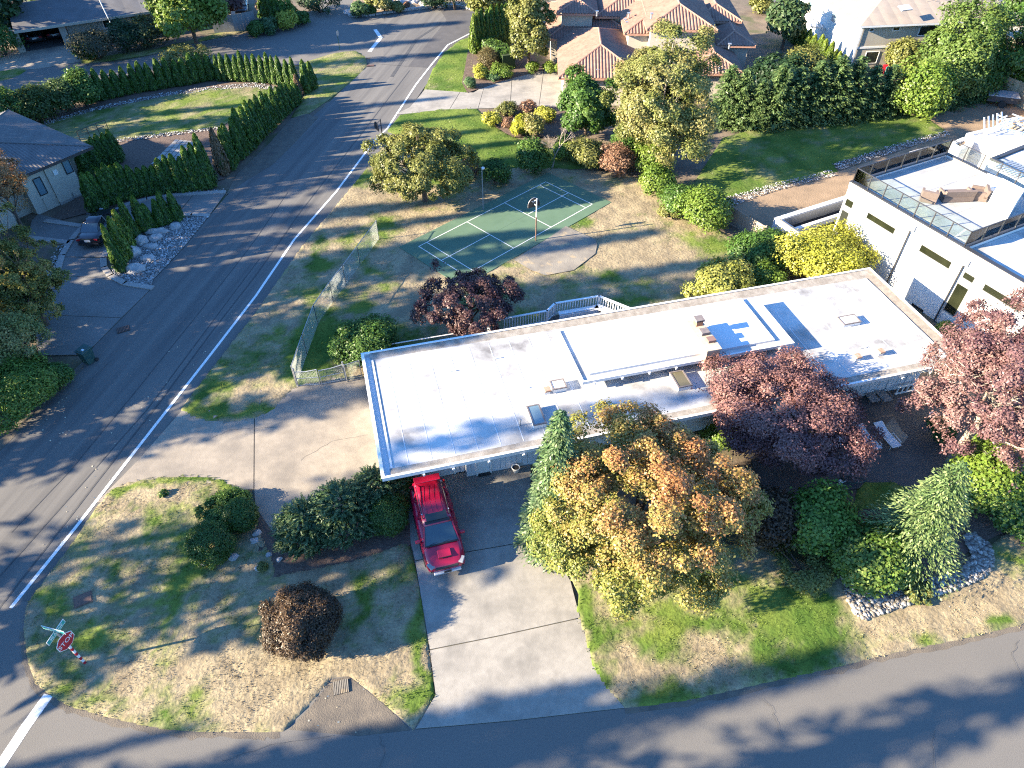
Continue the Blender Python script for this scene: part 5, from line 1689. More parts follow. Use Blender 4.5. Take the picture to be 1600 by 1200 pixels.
def skylight(px, py, lu, lv, h, glass, ry=0.0):
    c = HF.px(px, py, ZD + .2)
    t = MB()
    z0, z1 = ZD + .052, ZD + .05 + h
    t.box(c[0] - lu / 2, c[0] + lu / 2, c[1] - lv / 2, c[1] + lv / 2, z0, z1 - .04)
    o = t.build('skylight', M['white'], house)
    e = .045
    f = MB().box(c[0] - lu / 2 - .03, c[0] + lu / 2 + .03, c[1] - lv / 2 - .03, c[1] - lv / 2 + e, z1 - .038, z1 + .02)
    f.box(c[0] - lu / 2 - .03, c[0] + lu / 2 + .03, c[1] + lv / 2 - e, c[1] + lv / 2 + .03, z1 - .038, z1 + .02)
    f.box(c[0] - lu / 2 - .03, c[0] - lu / 2 + e, c[1] - lv / 2 + e, c[1] + lv / 2 - e, z1 - .038, z1 + .02)
    f.box(c[0] + lu / 2 - e, c[0] + lu / 2 + .03, c[1] - lv / 2 + e, c[1] + lv / 2 - e, z1 - .038, z1 + .02)
    f.build('frame', M['capstone'], o)
    MB().box(c[0] - lu / 2 + e, c[0] + lu / 2 - e, c[1] - lv / 2 + e, c[1] + lv / 2 - e, z1 - .035, z1).build('glass', M[glass], o)


skylight(1063, 595, .72, 1.15, .30, 'glass_amber')
skylight(872, 603, .72, .62, .28, 'glass_white')
skylight(838, 651, .62, 1.30, .30, 'glass_sky')
skylight(1326, 501, 1.05, .68, .24, 'glass_white')


def roof_vent(px, py):
    c = HF.px(px, py, ZD + .15)
    o = MB().box(c[0] - .16, c[0] + .16, c[1] - .13, c[1] + .13, ZD + .052, ZD + .26).build('roof_vent', M['white'], house)
    MB().box(c[0] - .12, c[0] + .2, c[1] - .17, c[1] + .17, ZD + .262, ZD + .36).build('hood', M['copper'], o)


for a in ((854, 612), (1338, 560), (1374, 552)):
    roof_vent(*a)
c = HF.px(812, 664, ZD + .1)
MB().tube((c[0], c[1], ZD + .05), (c[0] + .05, c[1], ZD + .5), .045).build('vent_pipe', M['galv'], house)
for a, l in (((707, 580), .42), ((777, 560), .42), ((1348, 544), .45), ((824, 606), .25)):
    c = HF.px(*a, ZD + .06)
    MB().box(c[0] - l / 2, c[0] + l / 2, c[1] - .03, c[1] + .03, ZD + .052, ZD + .12).build('roof_bracket', M['white_old'], house)
# flower pot and bucket by the door
c = HF.px(806, 737)
w0 = HF.world(*c)
t = thing('flower_pot', (w0[0], w0[1], .03), 'white round pot on the driveway by the house wall', 'pot')
MB().lathe([(.15, 0), (.21, .34), (.23, .36), (.20, .36), (.17, .30)], 18).build('pot', M['plastic_white'], t, True)
MB().lathe([(.165, .0), (.165, .01)], 14, (0, 0, .305)).build('earth', M['black'], t)

# ------------------------------------------------------------------ back deck
ZF, ZT = .55, 1.5
deck = thing('back_deck', (HF.ox, HF.oy, 0), 'brown back deck with white railing and built in bench', 'deck', rotz=HF.rot)
rp = [HF.px(x, y, ZT) for x, y in ((758, 503), (855, 485.5), (867, 474), (936, 462.5), (990, 484))]
fl = [(rp[0][0], HW - 1.2)] + [(p[0], p[1]) for p in rp] + [(rp[-1][0] + .3, HW - 1.2)]
u0, u1 = rp[0][0], rp[-1][0]
v = HW - 1.0
vm = max(p[1] for p in rp)
MB().prism(fl, ZF - .2, ZF - .02).build('frame', M['deck'], deck)
kk = 0
while v < vm - .1:
    xs = []
    for a, b in zip(fl, fl[1:] + fl[:1]):
        if (a[1] > v) != (b[1] > v):
            xs.append(a[0] + (b[0] - a[0]) * (v - a[1]) / (b[1] - a[1]))
    if len(xs) >= 2:
        MB().box(min(xs), max(xs), v, v + .135, ZF - .018, ZF + .012).build('deck_plank', M['deck'], deck)
    v += .145
for a, b in zip(rp[:-1], rp[1:]):
    a, b = Vector((*a, 0)), Vector((*b, 0))
    d = b - a
    an = math.atan2(d.y, d.x)
    mid = (a + b) / 2
    MB().obox((mid.x, mid.y, ZT), (d.length + .1, .14, .05), an).build('top_rail', M['white'], deck)
    MB().obox((mid.x, mid.y, ZF + .12), (d.length, .06, .05), an).build('bottom_rail', M['white_old'], deck)
    n = max(2, round(d.length / .17))
    for k in range(1, n):
        p = a.lerp(b, k / n)
        if n > 20 and k in (3, 5, 6):
            continue
        MB().obox((p.x, p.y, (ZF + ZT) / 2 + .05), (.055, .04, ZT - ZF - .16), an).build('baluster', M['white'], deck)
for p in rp:
    MB().box(p[0] - .06, p[0] + .06, p[1] - .06, p[1] + .06, ZF - .5, ZT - .03).build('rail_post', M['white_old'], deck)
a, b = Vector((*rp[2], 0)), Vector((*rp[3], 0))
d = b - a
nn = Vector((-d.y, d.x, 0)).normalized()
m = (a + b) / 2 - nn * .38
MB().obox((m.x, m.y, ZF + .42), (d.length - .3, .32, .05), math.atan2(d.y, d.x)).build('bench_seat', M['white_old'], deck)
m = (a + b) / 2 - nn * .60
MB().obox((m.x, m.y, ZF + .22), (d.length - .3, .04, .36), math.atan2(d.y, d.x)).build('bench_front', M['white_old'], deck)
a, b = Vector((*rp[3], 0)), Vector((*rp[4], 0))
d = b - a
nn = Vector((-d.y, d.x, 0)).normalized()
m = (a + b) / 2 - nn * .38
MB().obox((m.x, m.y, ZF + .42), (d.length - .1, .5, .05), math.atan2(d.y, d.x)).build('bench_seat', M['white_old'], deck)
MB().obox((rp[0][0] + .06, rp[0][1] - .7, 1.05), (.1, 1.4, .95)).build('end_panel', M['white_old'], deck)
# low dark porch with white edge pipe at the garage end
q = [HF.px(x, y, 1.3) for x, y in ((578, 543), (679, 526.5))]
po = thing('back_porch', (HF.ox, HF.oy, 0), 'narrow dark porch with a white pipe rail behind the garage', 'porch', rotz=HF.rot)
MB().box(.3, rp[0][0] - .1, HW - 1.0, q[0][1] + .1, .1, .5).build('floor', M['deck'], po)
MB().tube((q[0][0], q[0][1], 1.3), (q[1][0] + 1.2, q[1][1], 1.3), .035, n=6).tube((q[0][0], q[0][1], .5), (q[0][0], q[0][1], 1.3), .035, n=6).tube((q[0][0], q[0][1], 1.3), (q[0][0], HW - .8, 1.3), .03, n=6).build('pipe_rail', M['white'], po)
MB().tube((.25, HW - .3, .2), (.25, HW + .5, 1.25), .03).tube((.25, HW + .5, 1.25), (1.3, HW + .75, 1.25), .03).build('gate_rail', M['galv'], po)

# ------------------------------------------------------------------ patio furniture
def lounger(px, py, rz, label, flatback, m, fm, wall=False):
    p = G(px, py)
    t = thing('sun_lounger', (p.x, p.y, .03), label, 'lounger', rotz=rz)
    t.scale = (.86, .86, .86)
    L, Wd = 1.25, .62
    MB().obox((0, -.35, .32), (Wd - .06, L, .03)).build('seat', M[m], t)
    an = .32 if flatback else 1.05
    bl = .72
    MB().obox((0, L / 2 - .35 + bl / 2 * math.cos(an), .32 + bl / 2 * math.sin(an)), (Wd - .06, bl, .03), 0, an).build('backrest', M[m], t)
    for s in (-1, 1):
        x = s * Wd / 2
        MB().path([(x, -.98, .32), (x, .28, .32), (x, .28 + bl * math.cos(an), .32 + bl * math.sin(an))], .022).build('side_rail', M[fm], t)
        MB().path([(x, -.85, 0), (x, -.85, .52), (x, -.1, .55), (x, .1, .0)], .02).build('leg', M[fm], t)
    MB().path([(-Wd / 2, -.98, .32), (Wd / 2, -.98, .32)], .022).path([(-Wd / 2, .28 + bl * math.cos(an), .32 + bl * math.sin(an)), (Wd / 2, .28 + bl * math.cos(an), .32 + bl * math.sin(an))], .022).build('cross_bar', M[fm], t)
    return t


lounger(1382, 686, .30, 'white sun lounger on the dark patio, clear of the purple tree', True, 'sling', 'plastic_white')
lounger(1352, 690, .34, 'white sun lounger half under the purple tree branches', True, 'sling', 'plastic_white')
lounger(1352, 617, .26, 'grey lounge chair by the wall, left of its pair', False, 'wood_grey', 'wood_grey')
lounger(1371, 616, .26, 'grey lounge chair by the wall, nearer the white ladder', False, 'wood_grey', 'wood_grey')
p = G(1301, 701)
t = thing('side_table', (p.x, p.y, .03), 'small grey folding table in the shade of the purple tree', 'table', rotz=.6)
MB().box(-.4, .4, -.28, .28, .55, .58).build('table_top', M['sling'], t)
for s in (-1, 1):
    MB().tube((s * .36, -.24, 0), (s * .3, .24, .56), .02).build('leg', M['plastic_white'], t)
    MB().tube((s * .36, .24, 0), (s * .3, -.24, .56), .02).build('leg', M['plastic_white'], t)
p = G(1455, 658)
t = thing('planter_pot', (p.x, p.y, .03), 'white bucket shaped pot on the dark patio', 'pot')
MB().lathe([(.18, 0), (.25, .42), (.28, .44), (.24, .44), (.22, .36)], 18).build('pot', M['plastic_white'], t, True)
MB().lathe([(.215, 0), (.215, .01)], 14, (0, 0, .37)).build('earth', M['black'], t)
a, b = G(1397, 617), G(1456, 604)
d = b - a
t = thing('ladder', (a.x, a.y, .03), 'white wooden ladder lying on edge along the house wall', 'ladder', rotz=math.atan2(d.y, d.x))
Ln = d.length
MB().box(0, Ln, -.04, .04, 0, .07).build('side_rail', M['white_old'], t)
MB().box(0, Ln, .0, .06, .50, .57).build('side_rail', M['white_old'], t)
for k in range(8):
    x = .1 + (Ln - .2) * k / 7
    MB().box(x - .03, x + .03, -.02, .04, .07, .50).build('rung', M['white_old'], t)
p = G(1322, 752)
t = thing('garden_hose', (p.x, p.y, .04), 'loose dark garden hose coiled on the patio edge', 'hose')
mb = MB()
pts = [(.36 * math.cos(k * .5) * (1 + .015 * k) + .012 * k, .25 * math.sin(k * .5), .03 + .004 * k) for k in range(40)]
mb.path(pts, .022, 5)
mb.build('coil', M['bin_green'], t)
p = G(1311, 757)
t = thing('watering_can', (p.x, p.y, .04), 'small pale can beside the coiled hose', 'can')
MB().lathe([(.11, 0), (.12, .22), (.08, .27)], 12).build('can', M['plastic_white'], t)
MB().tube((.1, 0, .08), (.26, 0, .26), .02).build('spout', M['plastic_white'], t)

# ------------------------------------------------------------------ chain link fence and gate
def chain(name, pts, h, label, posts=True):
    o = G(*pts[0])
    t = thing(name, (o.x, o.y, 0), label, 'fence')
    P = [G(*q) - o for q in pts]
    wires, rail = MB(), MB()
    for a, b in zip(P[:-1], P[1:]):
        d = b - a
        L = d.length
        d = d / L
        sp = .085
        for s in (-1, 1):
            k = -h
            while k < L:
                x0, z0, x1, z1 = k, 0.06, k + h, h
                if x0 < 0:
                    z0 += -x0
                    x0 = 0
                if x1 > L:
                    z1 -= x1 - L
                    x1 = L
                if x1 > x0 + .02:
                    if s < 0:
                        q0, q1 = a + d * (L - x0), a + d * (L - x1)
                    else:
                        q0, q1 = a + d * x0, a + d * x1
                    wires.tube((q0.x, q0.y, z0), (q1.x, q1.y, z1), .0040, n=3, cap=False)
                k += sp
        MB().tube((a.x, a.y, h), (b.x, b.y, h), .024, n=6).build('top_rail', M['galv'], t)
        n = max(1, round(L / 2.6))
        for k in range(n + 1):
            q = a + d * L * k / n
            MB().tube((q.x, q.y, 0), (q.x, q.y, h + .05), .03, n=6).build('post', M['galv'], t)
    w = wires.build('wire_mesh', M['mesh_wire'], t)
    w['kind'] = 'stuff'
    return t


chain('chain_link_fence', [(592, 375), (563, 415), (541, 446), (521, 472), (497, 508), (480, 555), (464, 604)], 1.6, 'long curving chain link fence between road verge and back lawn')
chain('chain_link_fence', [(543, 597), (566, 590)], 1.35, 'short chain link panel between the gate and the garage')
g0, g1, g2 = G(466, 604), G(502, 602), G(541, 594)
t = thing('wire_gate', (g0.x, g0.y, 0), 'double chain link gate with sagging top bars across the side driveway', 'gate')
for a, b in ((g0, g1 - (g1 - g0).normalized() * .05), (g1 + (g2 - g1).normalized() * .05, g2)):
    a, b = a - g0, b - g0
    d = (b - a)
    L = d.length
    d = d / L
    lf = MB().tube((a.x, a.y, .1), (a.x, a.y, 1.15), .028).tube((b.x, b.y, .1), (b.x, b.y, 1.25), .028).tube((a.x, a.y, .1), (b.x, b.y, .1), .022)
    lf.tube((a.x, a.y, .62), (b.x, b.y, .66), .022).tube((a.x, a.y, 1.15), ((a.x + b.x) / 2, (a.y + b.y) / 2, 1.14), .026).tube(((a.x + b.x) / 2, (a.y + b.y) / 2, 1.14), (b.x, b.y, 1.25), .026)
    fo = lf.build('gate_frame', M['galv'], t)
    wm = MB()
    for s in (-1, 1):
        k = -1.1
        while k < L:
            x0, z0, x1, z1 = max(k, 0), .1 + max(0, -k), min(k + 1.05, L), 1.15 - max(0, k + 1.05 - L)
            if x1 > x0 + .02:
                q0, q1 = (a + d * x0, a + d * x1) if s > 0 else (b - d * x0, b - d * x1)
                wm.tube((q0.x, q0.y, z0), (q1.x, q1.y, z1), .0040, n=3, cap=False)
            k += .085
    wo = wm.build('wire_mesh', M['mesh_wire'], fo)
    wo['kind'] = 'stuff'
for q in (g0, g2):
    MB().tube((q.x - g0.x, q.y - g0.y, 0), (q.x - g0.x, q.y - g0.y, 1.45), .05, n=8).build('gate_post', M['galv'], t)

# ------------------------------------------------------------------ light pole, basketball hoops, signs, bin
p = G(755, 329)
t = thing('light_pole', (p.x, p.y, 0), 'slim light pole beside the badminton court', 'lamp post')
MB().tube((0, 0, 0), (0, 0, 3.45), .045, .035).build('pole', M['wood_grey'], t)
MB().lathe([(.05, 0), (.13, .06), (.14, .16), (.06, .22)], 12, (.08, 0, 3.42)).build('lamp_head', M['silver'], t, True)


def hoop(p, face, h, label, pole2, mark=True):
    t = thing('basketball_hoop', (p[0], p[1], .02), label, 'basketball hoop', rotz=face)
    MB().tube((0, 0, 0), (0, 0, h * .58), .05).build('lower_pole', M[pole2], t)
    MB().tube((0, 0, h * .58), (0, 0, h), .042).build('upper_pole', M['white' if mark else 'darkmetal'], t)
    pts = []
    for k in range(21):
        a = math.pi * (-.08 + 1.16 * k / 20)
        pts.append((.46 * math.cos(a), .56 * math.sin(a)))
    bb = MB()
    n = len(pts)
    for y0, y1, s in ((.40, .45, 1.0),):
        F_ = [(x * s, y1, h - .72 + z * s) for x, z in pts]
        B_ = [(x * s, y0, h - .72 + z * s) for x, z in pts]
        bb.face(F_[::-1])
        bb.face(B_)
        for k in range(n):
            bb.face([F_[k], F_[(k + 1) % n], B_[(k + 1) % n], B_[k]])
    board = bb.build('backboard', M['black'], t)
    rim = MB().path([(x * 1.0, .455, h - .72 + z) for x, z in pts + pts[:1]], .013)
    rim.build('board_edge', M['silver' if mark else 'black'], board)
    if mark:
        MB().path([(-.2, .395, h - .36), (-.1, .395, h - .45), (.0, .395, h - .42), (.2, .395, h - .36)], .02).build('emblem', M['white'], board)
    MB().tube((0, 0, h - .1), (0, .40, h - .35), .025).build('bracket', M['white' if mark else 'darkmetal'], t)
    MB().tube((0, 0, h - .6), (0, .40, h - .6), .025).build('bracket', M['white' if mark else 'darkmetal'], t)
    ring = MB()
    ring.path([(.23 * math.cos(k * .449), .70 + .23 * math.sin(k * .449), h - .62) for k in range(15)], .012, 5)
    ring.build('rim', M['copper' if mark else 'darkmetal'], t)
    return t


p = G(837, 377)
hoop((p.x, p.y), math.radians(25), 3.45, 'black fan shaped basketball hoop on a two tone pole at the court', 'rust')
p = G(599, 223)
t = hoop((p.x, p.y), math.radians(120), 2.15, 'low black portable basketball hoop standing at the road edge', 'darkmetal', False)
MB().obox((0, -.3, .12), (.8, .6, .22)).build('base', M['black'], t)

p = G(134, 1037)
t = thing('stop_sign', (p.x, p.y, .04), 'red stop sign with two teal street blades on a striped post', 'road sign')
H = 2.95
seg = 8
cols_ = ['red', 'white']
z = 0.0
for k in range(seg):
    z1 = z + 1.6 / seg
    MB().tube((0, 0, z), (0, 0, z1), .055, n=10).build('post_stripe', M['sign_red' if k % 2 == 0 else 'white'], t)
    z = z1
MB().tube((0, 0, 1.6), (0, 0, H - .05), .03, n=8).build('post', M['galv'], t)
S_YAW = math.radians(-18)   # the way the sign faces
SZ = 2.0
oc = [(.42 * math.cos(math.pi / 8 + k * math.pi / 4), .42 * math.sin(math.pi / 8 + k * math.pi / 4)) for k in range(8)]


def plate(poly, th, M4, name, m, parent):
    mb = MB()
    n = len(poly)
    f = [tuple(M4 @ Vector((x, y, th))) for x, y in poly]
    b = [tuple(M4 @ Vector((x, y, 0))) for x, y in poly]
    mb.face(f)
    mb.face(b[::-1])
    for k in range(n):
        mb.face([b[k], b[(k + 1) % n], f[(k + 1) % n], f[k]])
    return mb.build(name, m, parent)


def facing(yaw, z, off):
    """matrix of a upright plate: its local +Z looks along yaw, local +Y is up"""
    n = Vector((math.cos(yaw), math.sin(yaw), 0))
    x = Vector((0, 0, 1)).cross(n)
    return Matrix.Translation(Vector((0, 0, z)) + n * off) @ Matrix((x, Vector((0, 0, 1)), n)).transposed().to_4x4()


M4 = facing(S_YAW, SZ, .06)
sp = plate(oc, .012, M4, 'stop_plate', M['white'], t)
plate([(x * .93, y * .93) for x, y in oc], .006, M4 @ Matrix.Translation((0, 0, .0125)), 'red_face', M['sign_red'], sp)
text('STOP', 'stop_text', .30, M['white'], sp, M4 @ Matrix.Translation((0, -.01, .022)))
for yaw, z, body, ln in ((math.radians(-11), H - .22, '98 AV NE', 1.0), (math.radians(-104), H - .03, 'NE 34 ST', 1.0)):
    M5 = facing(yaw, z, .012 - .012)
    bl = plate([(-ln / 2, -.12), (ln / 2, -.12), (ln / 2, .12), (-ln / 2, .12)], .016, M5, 'street_blade', M['white'], t)
    plate([(-ln / 2 + .02, -.10), (ln / 2 - .02, -.10), (ln / 2 - .02, .10), (-ln / 2 + .02, .10)], .003, M5 @ Matrix.Translation((0, 0, .0165)), 'teal_face', M['sign_teal'], bl)
    text(body, 'street_name', .17, M['white'], bl, M5 @ Matrix.Translation((0, 0, .022)), .002)
p = G(531, 78)
t = thing('street_sign', (p.x, p.y, 0), 'thin green sign post at the far road corner', 'road sign')
MB().tube((0, 0, 0), (0, 0, 2.1), .04).build('post', mat('post_green', (.03, .09, .06), .6), t)
M5 = facing(math.radians(-10), 1.75, .05)
plate([(.33 * math.cos(k * math.pi / 4 + .39), .33 * math.sin(k * math.pi / 4 + .39)) for k in range(8)], .012, M5, 'sign_plate', M['galv'], t)

p = G(141, 566)
t = thing('wheelie_bin', (p.x, p.y, .01), 'dark green wheeled bin at the driveway corner', 'bin', rotz=math.radians(-25))
mb = MB()
b0 = [(-.24, -.26), (.24, -.26), (.24, .26), (-.24, .26)]
b1 = [(-.30, -.34), (.30, -.34), (.30, .34), (-.30, .34)]
for k in range(4):
    mb.face([(*b0[k], .06), (*b0[(k + 1) % 4], .06), (*b1[(k + 1) % 4], .98), (*b1[k], .98)])
mb.face([(*q, .06) for q in b0[::-1]])
mb.build('body', M['bin_green'], t)
ld = MB().obox((0, .0, 1.02), (.66, .76, .07), 0, .05).obox((0, 0, 1.07), (.5, .58, .05), 0, .05).build('lid', M['bin_green'], t, bevel=.02)
MB().obox((.12, -.1, 1.102), (.18, .12, .004), 0, .05).build('sticker', M['white'], ld)
MB().tube((-.28, .40, .95), (.28, .40, .95), .025).build('handle', M['bin_green'], t)
for s in (-1, 1):
    MB().tube((s * .26, .28, .12), (s * .33, .28, .12), .12, n=14).build('wheel', M['rubber'], t)
p = G(458, 44)
t = thing('mailbox', (p.x, p.y, 0), 'dark mailbox on a pale post at the far kerb', 'mailbox', rotz=.3)
MB().box(-.07, .07, -.07, .07, 0, 1.05).build('post', M['wood_new'], t)
mb = MB().box(-.13, .13, -.26, .26, 1.05, 1.22)
mb.tube((0, -.26, 1.22), (0, .26, 1.22), .13, n=12)
mb.build('box', M['darkmetal'], t)

# ------------------------------------------------------------------ cars
M['windscreen'] = mat('windscreen', (.03, .06, .08), .08, spec=.9)
def loft(rings, name, m, parent, smooth=True, close=True, mats=None, bevel=0):
    """rings: list of equally long closed point loops"""
    v, f = [], []
    n = len(rings[0])
    for r in rings:
        v += [tuple(q) for q in r]
    for j in range(len(rings) - 1):
        for k in range(n):
            f.append((j * n + k, j * n + (k + 1) % n, (j + 1) * n + (k + 1) % n, (j + 1) * n + k))
    if close:
        f.append(tuple(range(n - 1, -1, -1)))
        f.append(tuple((len(rings) - 1) * n + k for k in range(n)))
    mb = MB()
    mb.v, mb.f, mb.m = v, f, [0] * len(f)
    o = mb.build(name, m, parent, smooth)
    if bevel:
        s = o.modifiers.new('sub', 'SUBSURF')
        s.levels = s.render_levels = bevel
    return o


def wheel(t, x, y, r, w, side):
    ty = MB()
    ty.v, ty.f, ty.m = [], [], []
    prof = [(r * .62, -w / 2), (r * .95, -w / 2), (r, -w / 2 + .03), (r, w / 2 - .03), (r * .95, w / 2), (r * .62, w / 2)]
    n = 20
    for rr_, yy in prof:
        for k in range(n):
            a = 6.28318 * k / n
            ty.v.append((x + rr_ * math.cos(a), y + yy, r + rr_ * math.sin(a)))
    for j in range(len(prof) - 1):
        for k in range(n):
            ty.f.append((j * n + k, j * n + (k + 1) % n, (j + 1) * n + (k + 1) % n, (j + 1) * n + k))
    ty.m = [0] * len(ty.f)
    o = ty.build('wheel', M['rubber'], t)
    rim = MB()
    yy = y + side * (w / 2 - .04)
    rim.tube((x, yy - .01, r), (x, yy + .01, r), r * .22, n=12)
    for k in range(6):
        a = k * 6.28318 / 6
        rim.tube((x + r * .15 * math.cos(a), yy, r + r * .15 * math.sin(a)), (x + r * .63 * math.cos(a), yy, r + r * .63 * math.sin(a)), .035, .03, 6)
    for k in range(n):
        a, b = 6.28318 * k / n, 6.28318 * (k + 1) / n
        rim.tube((x + r * .62 * math.cos(a), yy, r + r * .62 * math.sin(a)), (x + r * .62 * math.cos(b), yy, r + r * .62 * math.sin(b)), .025, n=5)
    rim.build('rim', M['silver'], o)


def car(px_front, px_rear, zf, label, paint, kind, length=None, cat='car', name='parked_car', detail=True, group=None):
    a, b = G(*px_front, zf), G(*px_rear, zf)
    d = a - b
    yaw = math.atan2(d.y, d.x)
    L = length or d.length
    c = (a + b) / 2
    t = thing(name, (c.x, c.y, .03), label, cat, group, yaw)
    P = M[paint]
    h = L / 2
    if kind == 'suv':
        Wd = 1.90
        # stations from rear to front: x, half width, floor, belt/bonnet height, shoulder
        st = [(-h, .80, .50, .98, .90), (-h + .08, .90, .38, 1.08, .92), (-h + .5, .95, .32, 1.12, .94), (-.9, .95, .30, 1.12, .94), (.3, .95, .30, 1.10, .94), (.95, .95, .30, 1.12, .94),
              (1.25, .94, .32, 1.10, .90), (1.75, .92, .34, 1.06, .88), (h - .25, .88, .36, .98, .82), (h - .06, .80, .42, .86, .72), (h, .70, .50, .76, .62)]
        cab = [(-h + .16, .78, 1.08, .80), (-h + .38, .70, 1.72, .66), (-.6, .70, 1.80, .67), (.25, .69, 1.78, .66), (.62, .67, 1.72, .64), (1.28, .80, 1.12, .78)]
        roof_z, r = 1.80, .385
    else:
        Wd = 1.82
        st = [(-h, .74, .42, .82, .70), (-h + .1, .84, .32, .94, .76), (-h + .6, .90, .26, .98, .82), (-.9, .91, .24, .94, .88), (.3, .91, .24, .92, .88), (1.0, .91, .24, .92, .86), (1.6, .89, .28, .86, .80), (h - .3, .82, .30, .76, .68),
              (h, .66, .38, .62, .5)]
        cab = [(-h + .72, .72, .95, .66), (-1.05, .60, 1.38, .55), (-.3, .60, 1.44, .56), (.25, .59, 1.40, .55), (1.05, .74, .93, .7)]
        roof_z, r = 1.44, .33
    rings = []
    for x, w, z0, z1, ws in st:
        zb = z0 + (z1 - z0) * .62
        rings.append([(x, -w * .92, z0), (x, -w, z0 + .12), (x, -w, zb), (x, -ws, z1 - .02), (x, -ws * .6, z1 + .015), (x, ws * .6, z1 + .015), (x, ws, z1 - .02), (x, w, zb), (x, w, z0 + .12), (x, w * .92, z0)])
    loft(rings, 'body', P, t, True, bevel=1)
    # greenhouse: glass core and painted roof + pillars
    core = []
    for x, w, z, wt in cab:
        core.append([(x, -wt - .10 if False else -w, min(z, .98 if kind == 'suv' else .86)), (x, -wt, z), (x, wt, z), (x, w, min(z, .98 if kind == 'suv' else .86))])
    gl = loft(core, 'window_glass', M['glass_dark'], t, False)
    # painted roof panel
    rp_ = []
    top = [q for q in cab if q[2] > roof_z - .13]
    xs = [q[0] for q in top]
    rings = []
    for x, w, z, wt in top:
        rings.append([(x, -wt - .025, z - .06), (x, -wt - .01, z + .012), (x, -wt * .5, z + .04), (x, wt * .5, z + .04), (x, wt + .01, z + .012), (x, wt + .025, z - .06)])
    ro = loft(rings, 'roof', P, t, True)
    # pillars
    for s in (-1, 1):
        for a_, b_ in ((cab[-1], cab[-2]), (cab[0], cab[1])):
            MB().tube((a_[0], s * (a_[1] + .0), a_[2] - .06), (b_[0], s * (b_[3] + .012), b_[2]), .045, .04, 6).build('pillar', P, t)
        for xx in ((-.35, -1.35) if kind == 'suv' else (-.25,)):
            MB().tube((xx, s * .90 * (Wd / 1.9) * .92, 1.06 if kind == 'suv' else .92), (xx + .04, s * (cab[2][3] + .015), roof_z - .03), .04, .035, 6).build('pillar', P, t)
    for s in (-1, 1):
        for x in (h - .92, -h + .95):
            wheel(t, x, s * (Wd / 2 - .13), r, .25, s)
        MB().obox((.92, s * (Wd / 2 + .08), 1.12 if kind == 'suv' else .96), (.14, .24, .16), 0).build('mirror', P, t, bevel=.04)
    if not detail:
        MB().obox((-h - .01, 0, .72), (.02, .42, .16)).build('number_plate', M['white'], t)
        for s in (-1, 1):
            MB().obox((-h + .03, s * .62, .80), (.10, .30, .14)).build('tail_light', M['tail_red'], t)
        return t
    if kind == 'suv':
        # windscreen as its own pane, sunroof, rails, scoop
        x0, x1 = cab[-1], cab[-2]
        MB().face([(x0[0] + .015, -.72, x0[2] + .02), (x0[0] + .015, .72, x0[2] + .02), (x1[0] + .02, .60, x1[2] + .0), (x1[0] + .02, -.60, x1[2] + .0)]).build('windscreen', M['windscreen'], t)
        MB().obox((1.30, 0, 1.145), (.10, 1.42, .03)).build('wiper_cowl', M['black'], t)
        for s in (0, 1):
            MB().tube((1.27, -.55 + s * .62, 1.165), (1.18, .05 + s * .58, 1.22), .012, n=5).build('wiper', M['black'], t)
        MB().obox((.22, 0, 1.815), (.46, .98, .02)).build('sunroof', M['glass_dark'], t, bevel=.02)
        MB().obox((.49, 0, 1.775), (.16, 1.14, .025), 0, 0, .12).build('wind_deflector', M['black'], t)
        for s in (-1, 1):
            MB().path([(-1.75, s * .62, 1.80), (-1.65, s * .62, 1.87), (.1, s * .62, 1.88), (.25, s * .62, 1.82)], .022).build('roof_rail', M['black'], t)
            for xx in (-1.62, .05):
                MB().obox((xx, s * .62, 1.90), (.06, .05, .03)).build('rail_foot', M['silver'], t)
            MB().obox((h - .20, s * .66, .86), (.34, .34, .10), s * -.55, 0, .25).build('headlight', M['lamp_glass'], t, bevel=.03)
            MB().obox((h - .09, s * .68, .60), (.14, .18, .10), s * -.4).build('fog_light', M['black'], t, bevel=.02)
            MB().box(-1.2, 1.0, s * .955 - .02, s * .955 + .02, .34, .42).build('side_step', M['black'], t)
            for xx in (.55, -.45):
                MB().obox((xx - .35, s * .952, .98), (.2, .03, .04)).build('door_handle', P, t)
                MB().box(xx + .42, xx + .435, s * .945 - .01, s * .945 + .012, .5, 1.06).build('door_seam', M['black'], t)
            MB().tube((h - .55, s * .80, .9), (h - 1.2, s * .83, 1.085), .012, n=5).build('bonnet_seam', M['black'], t)
            MB().obox((-h + .08, s * .80, .95), (.12, .16, .34)).build('tail_light', M['tail_red'], t, bevel=.03)
        for k in range(4):
            MB().box(-1.6, .0, -.36 + k * .24 - .006, -.36 + k * .24 + .006, 1.834, 1.845).build('roof_ridge', P, t)
        MB().obox((1.80, .0, 1.10), (.40, .62, .06), 0, 0, .08).build('hood_scoop', P, t, bevel=.03)
        MB().obox((2.0, 0, 1.085), (.03, .54, .035)).build('scoop_mouth', M['black'], t)
        MB().obox((h - .035, 0, .74), (.12, 1.05, .16), 0, 0, .3).build('grille', M['black'], t, bevel=.02)
        MB().obox((h + .01, 0, .46), (.16, 1.25, .13), 0, 0, .2).build('skid_plate', M['silver'], t, bevel=.03)
        MB().obox((h + .085, 0, .53), (.025, .34, .12)).build('number_plate', M['black'], t)
        MB().obox((-h + .30, 0, 1.765), (.42, 1.26, .05), 0, 0, -.12).build('rear_spoiler', P, t, bevel=.02)
    else:
        x0, x1 = cab[0], cab[1]
        MB().face([(x0[0] - .01, .62, x0[2] + .03), (x0[0] - .01, -.62, x0[2] + .03), (x1[0] - .02, -.5, x1[2] + .0), (x1[0] - .02, .5, x1[2] + .0)]).build('rear_window', M['windscreen'], t)
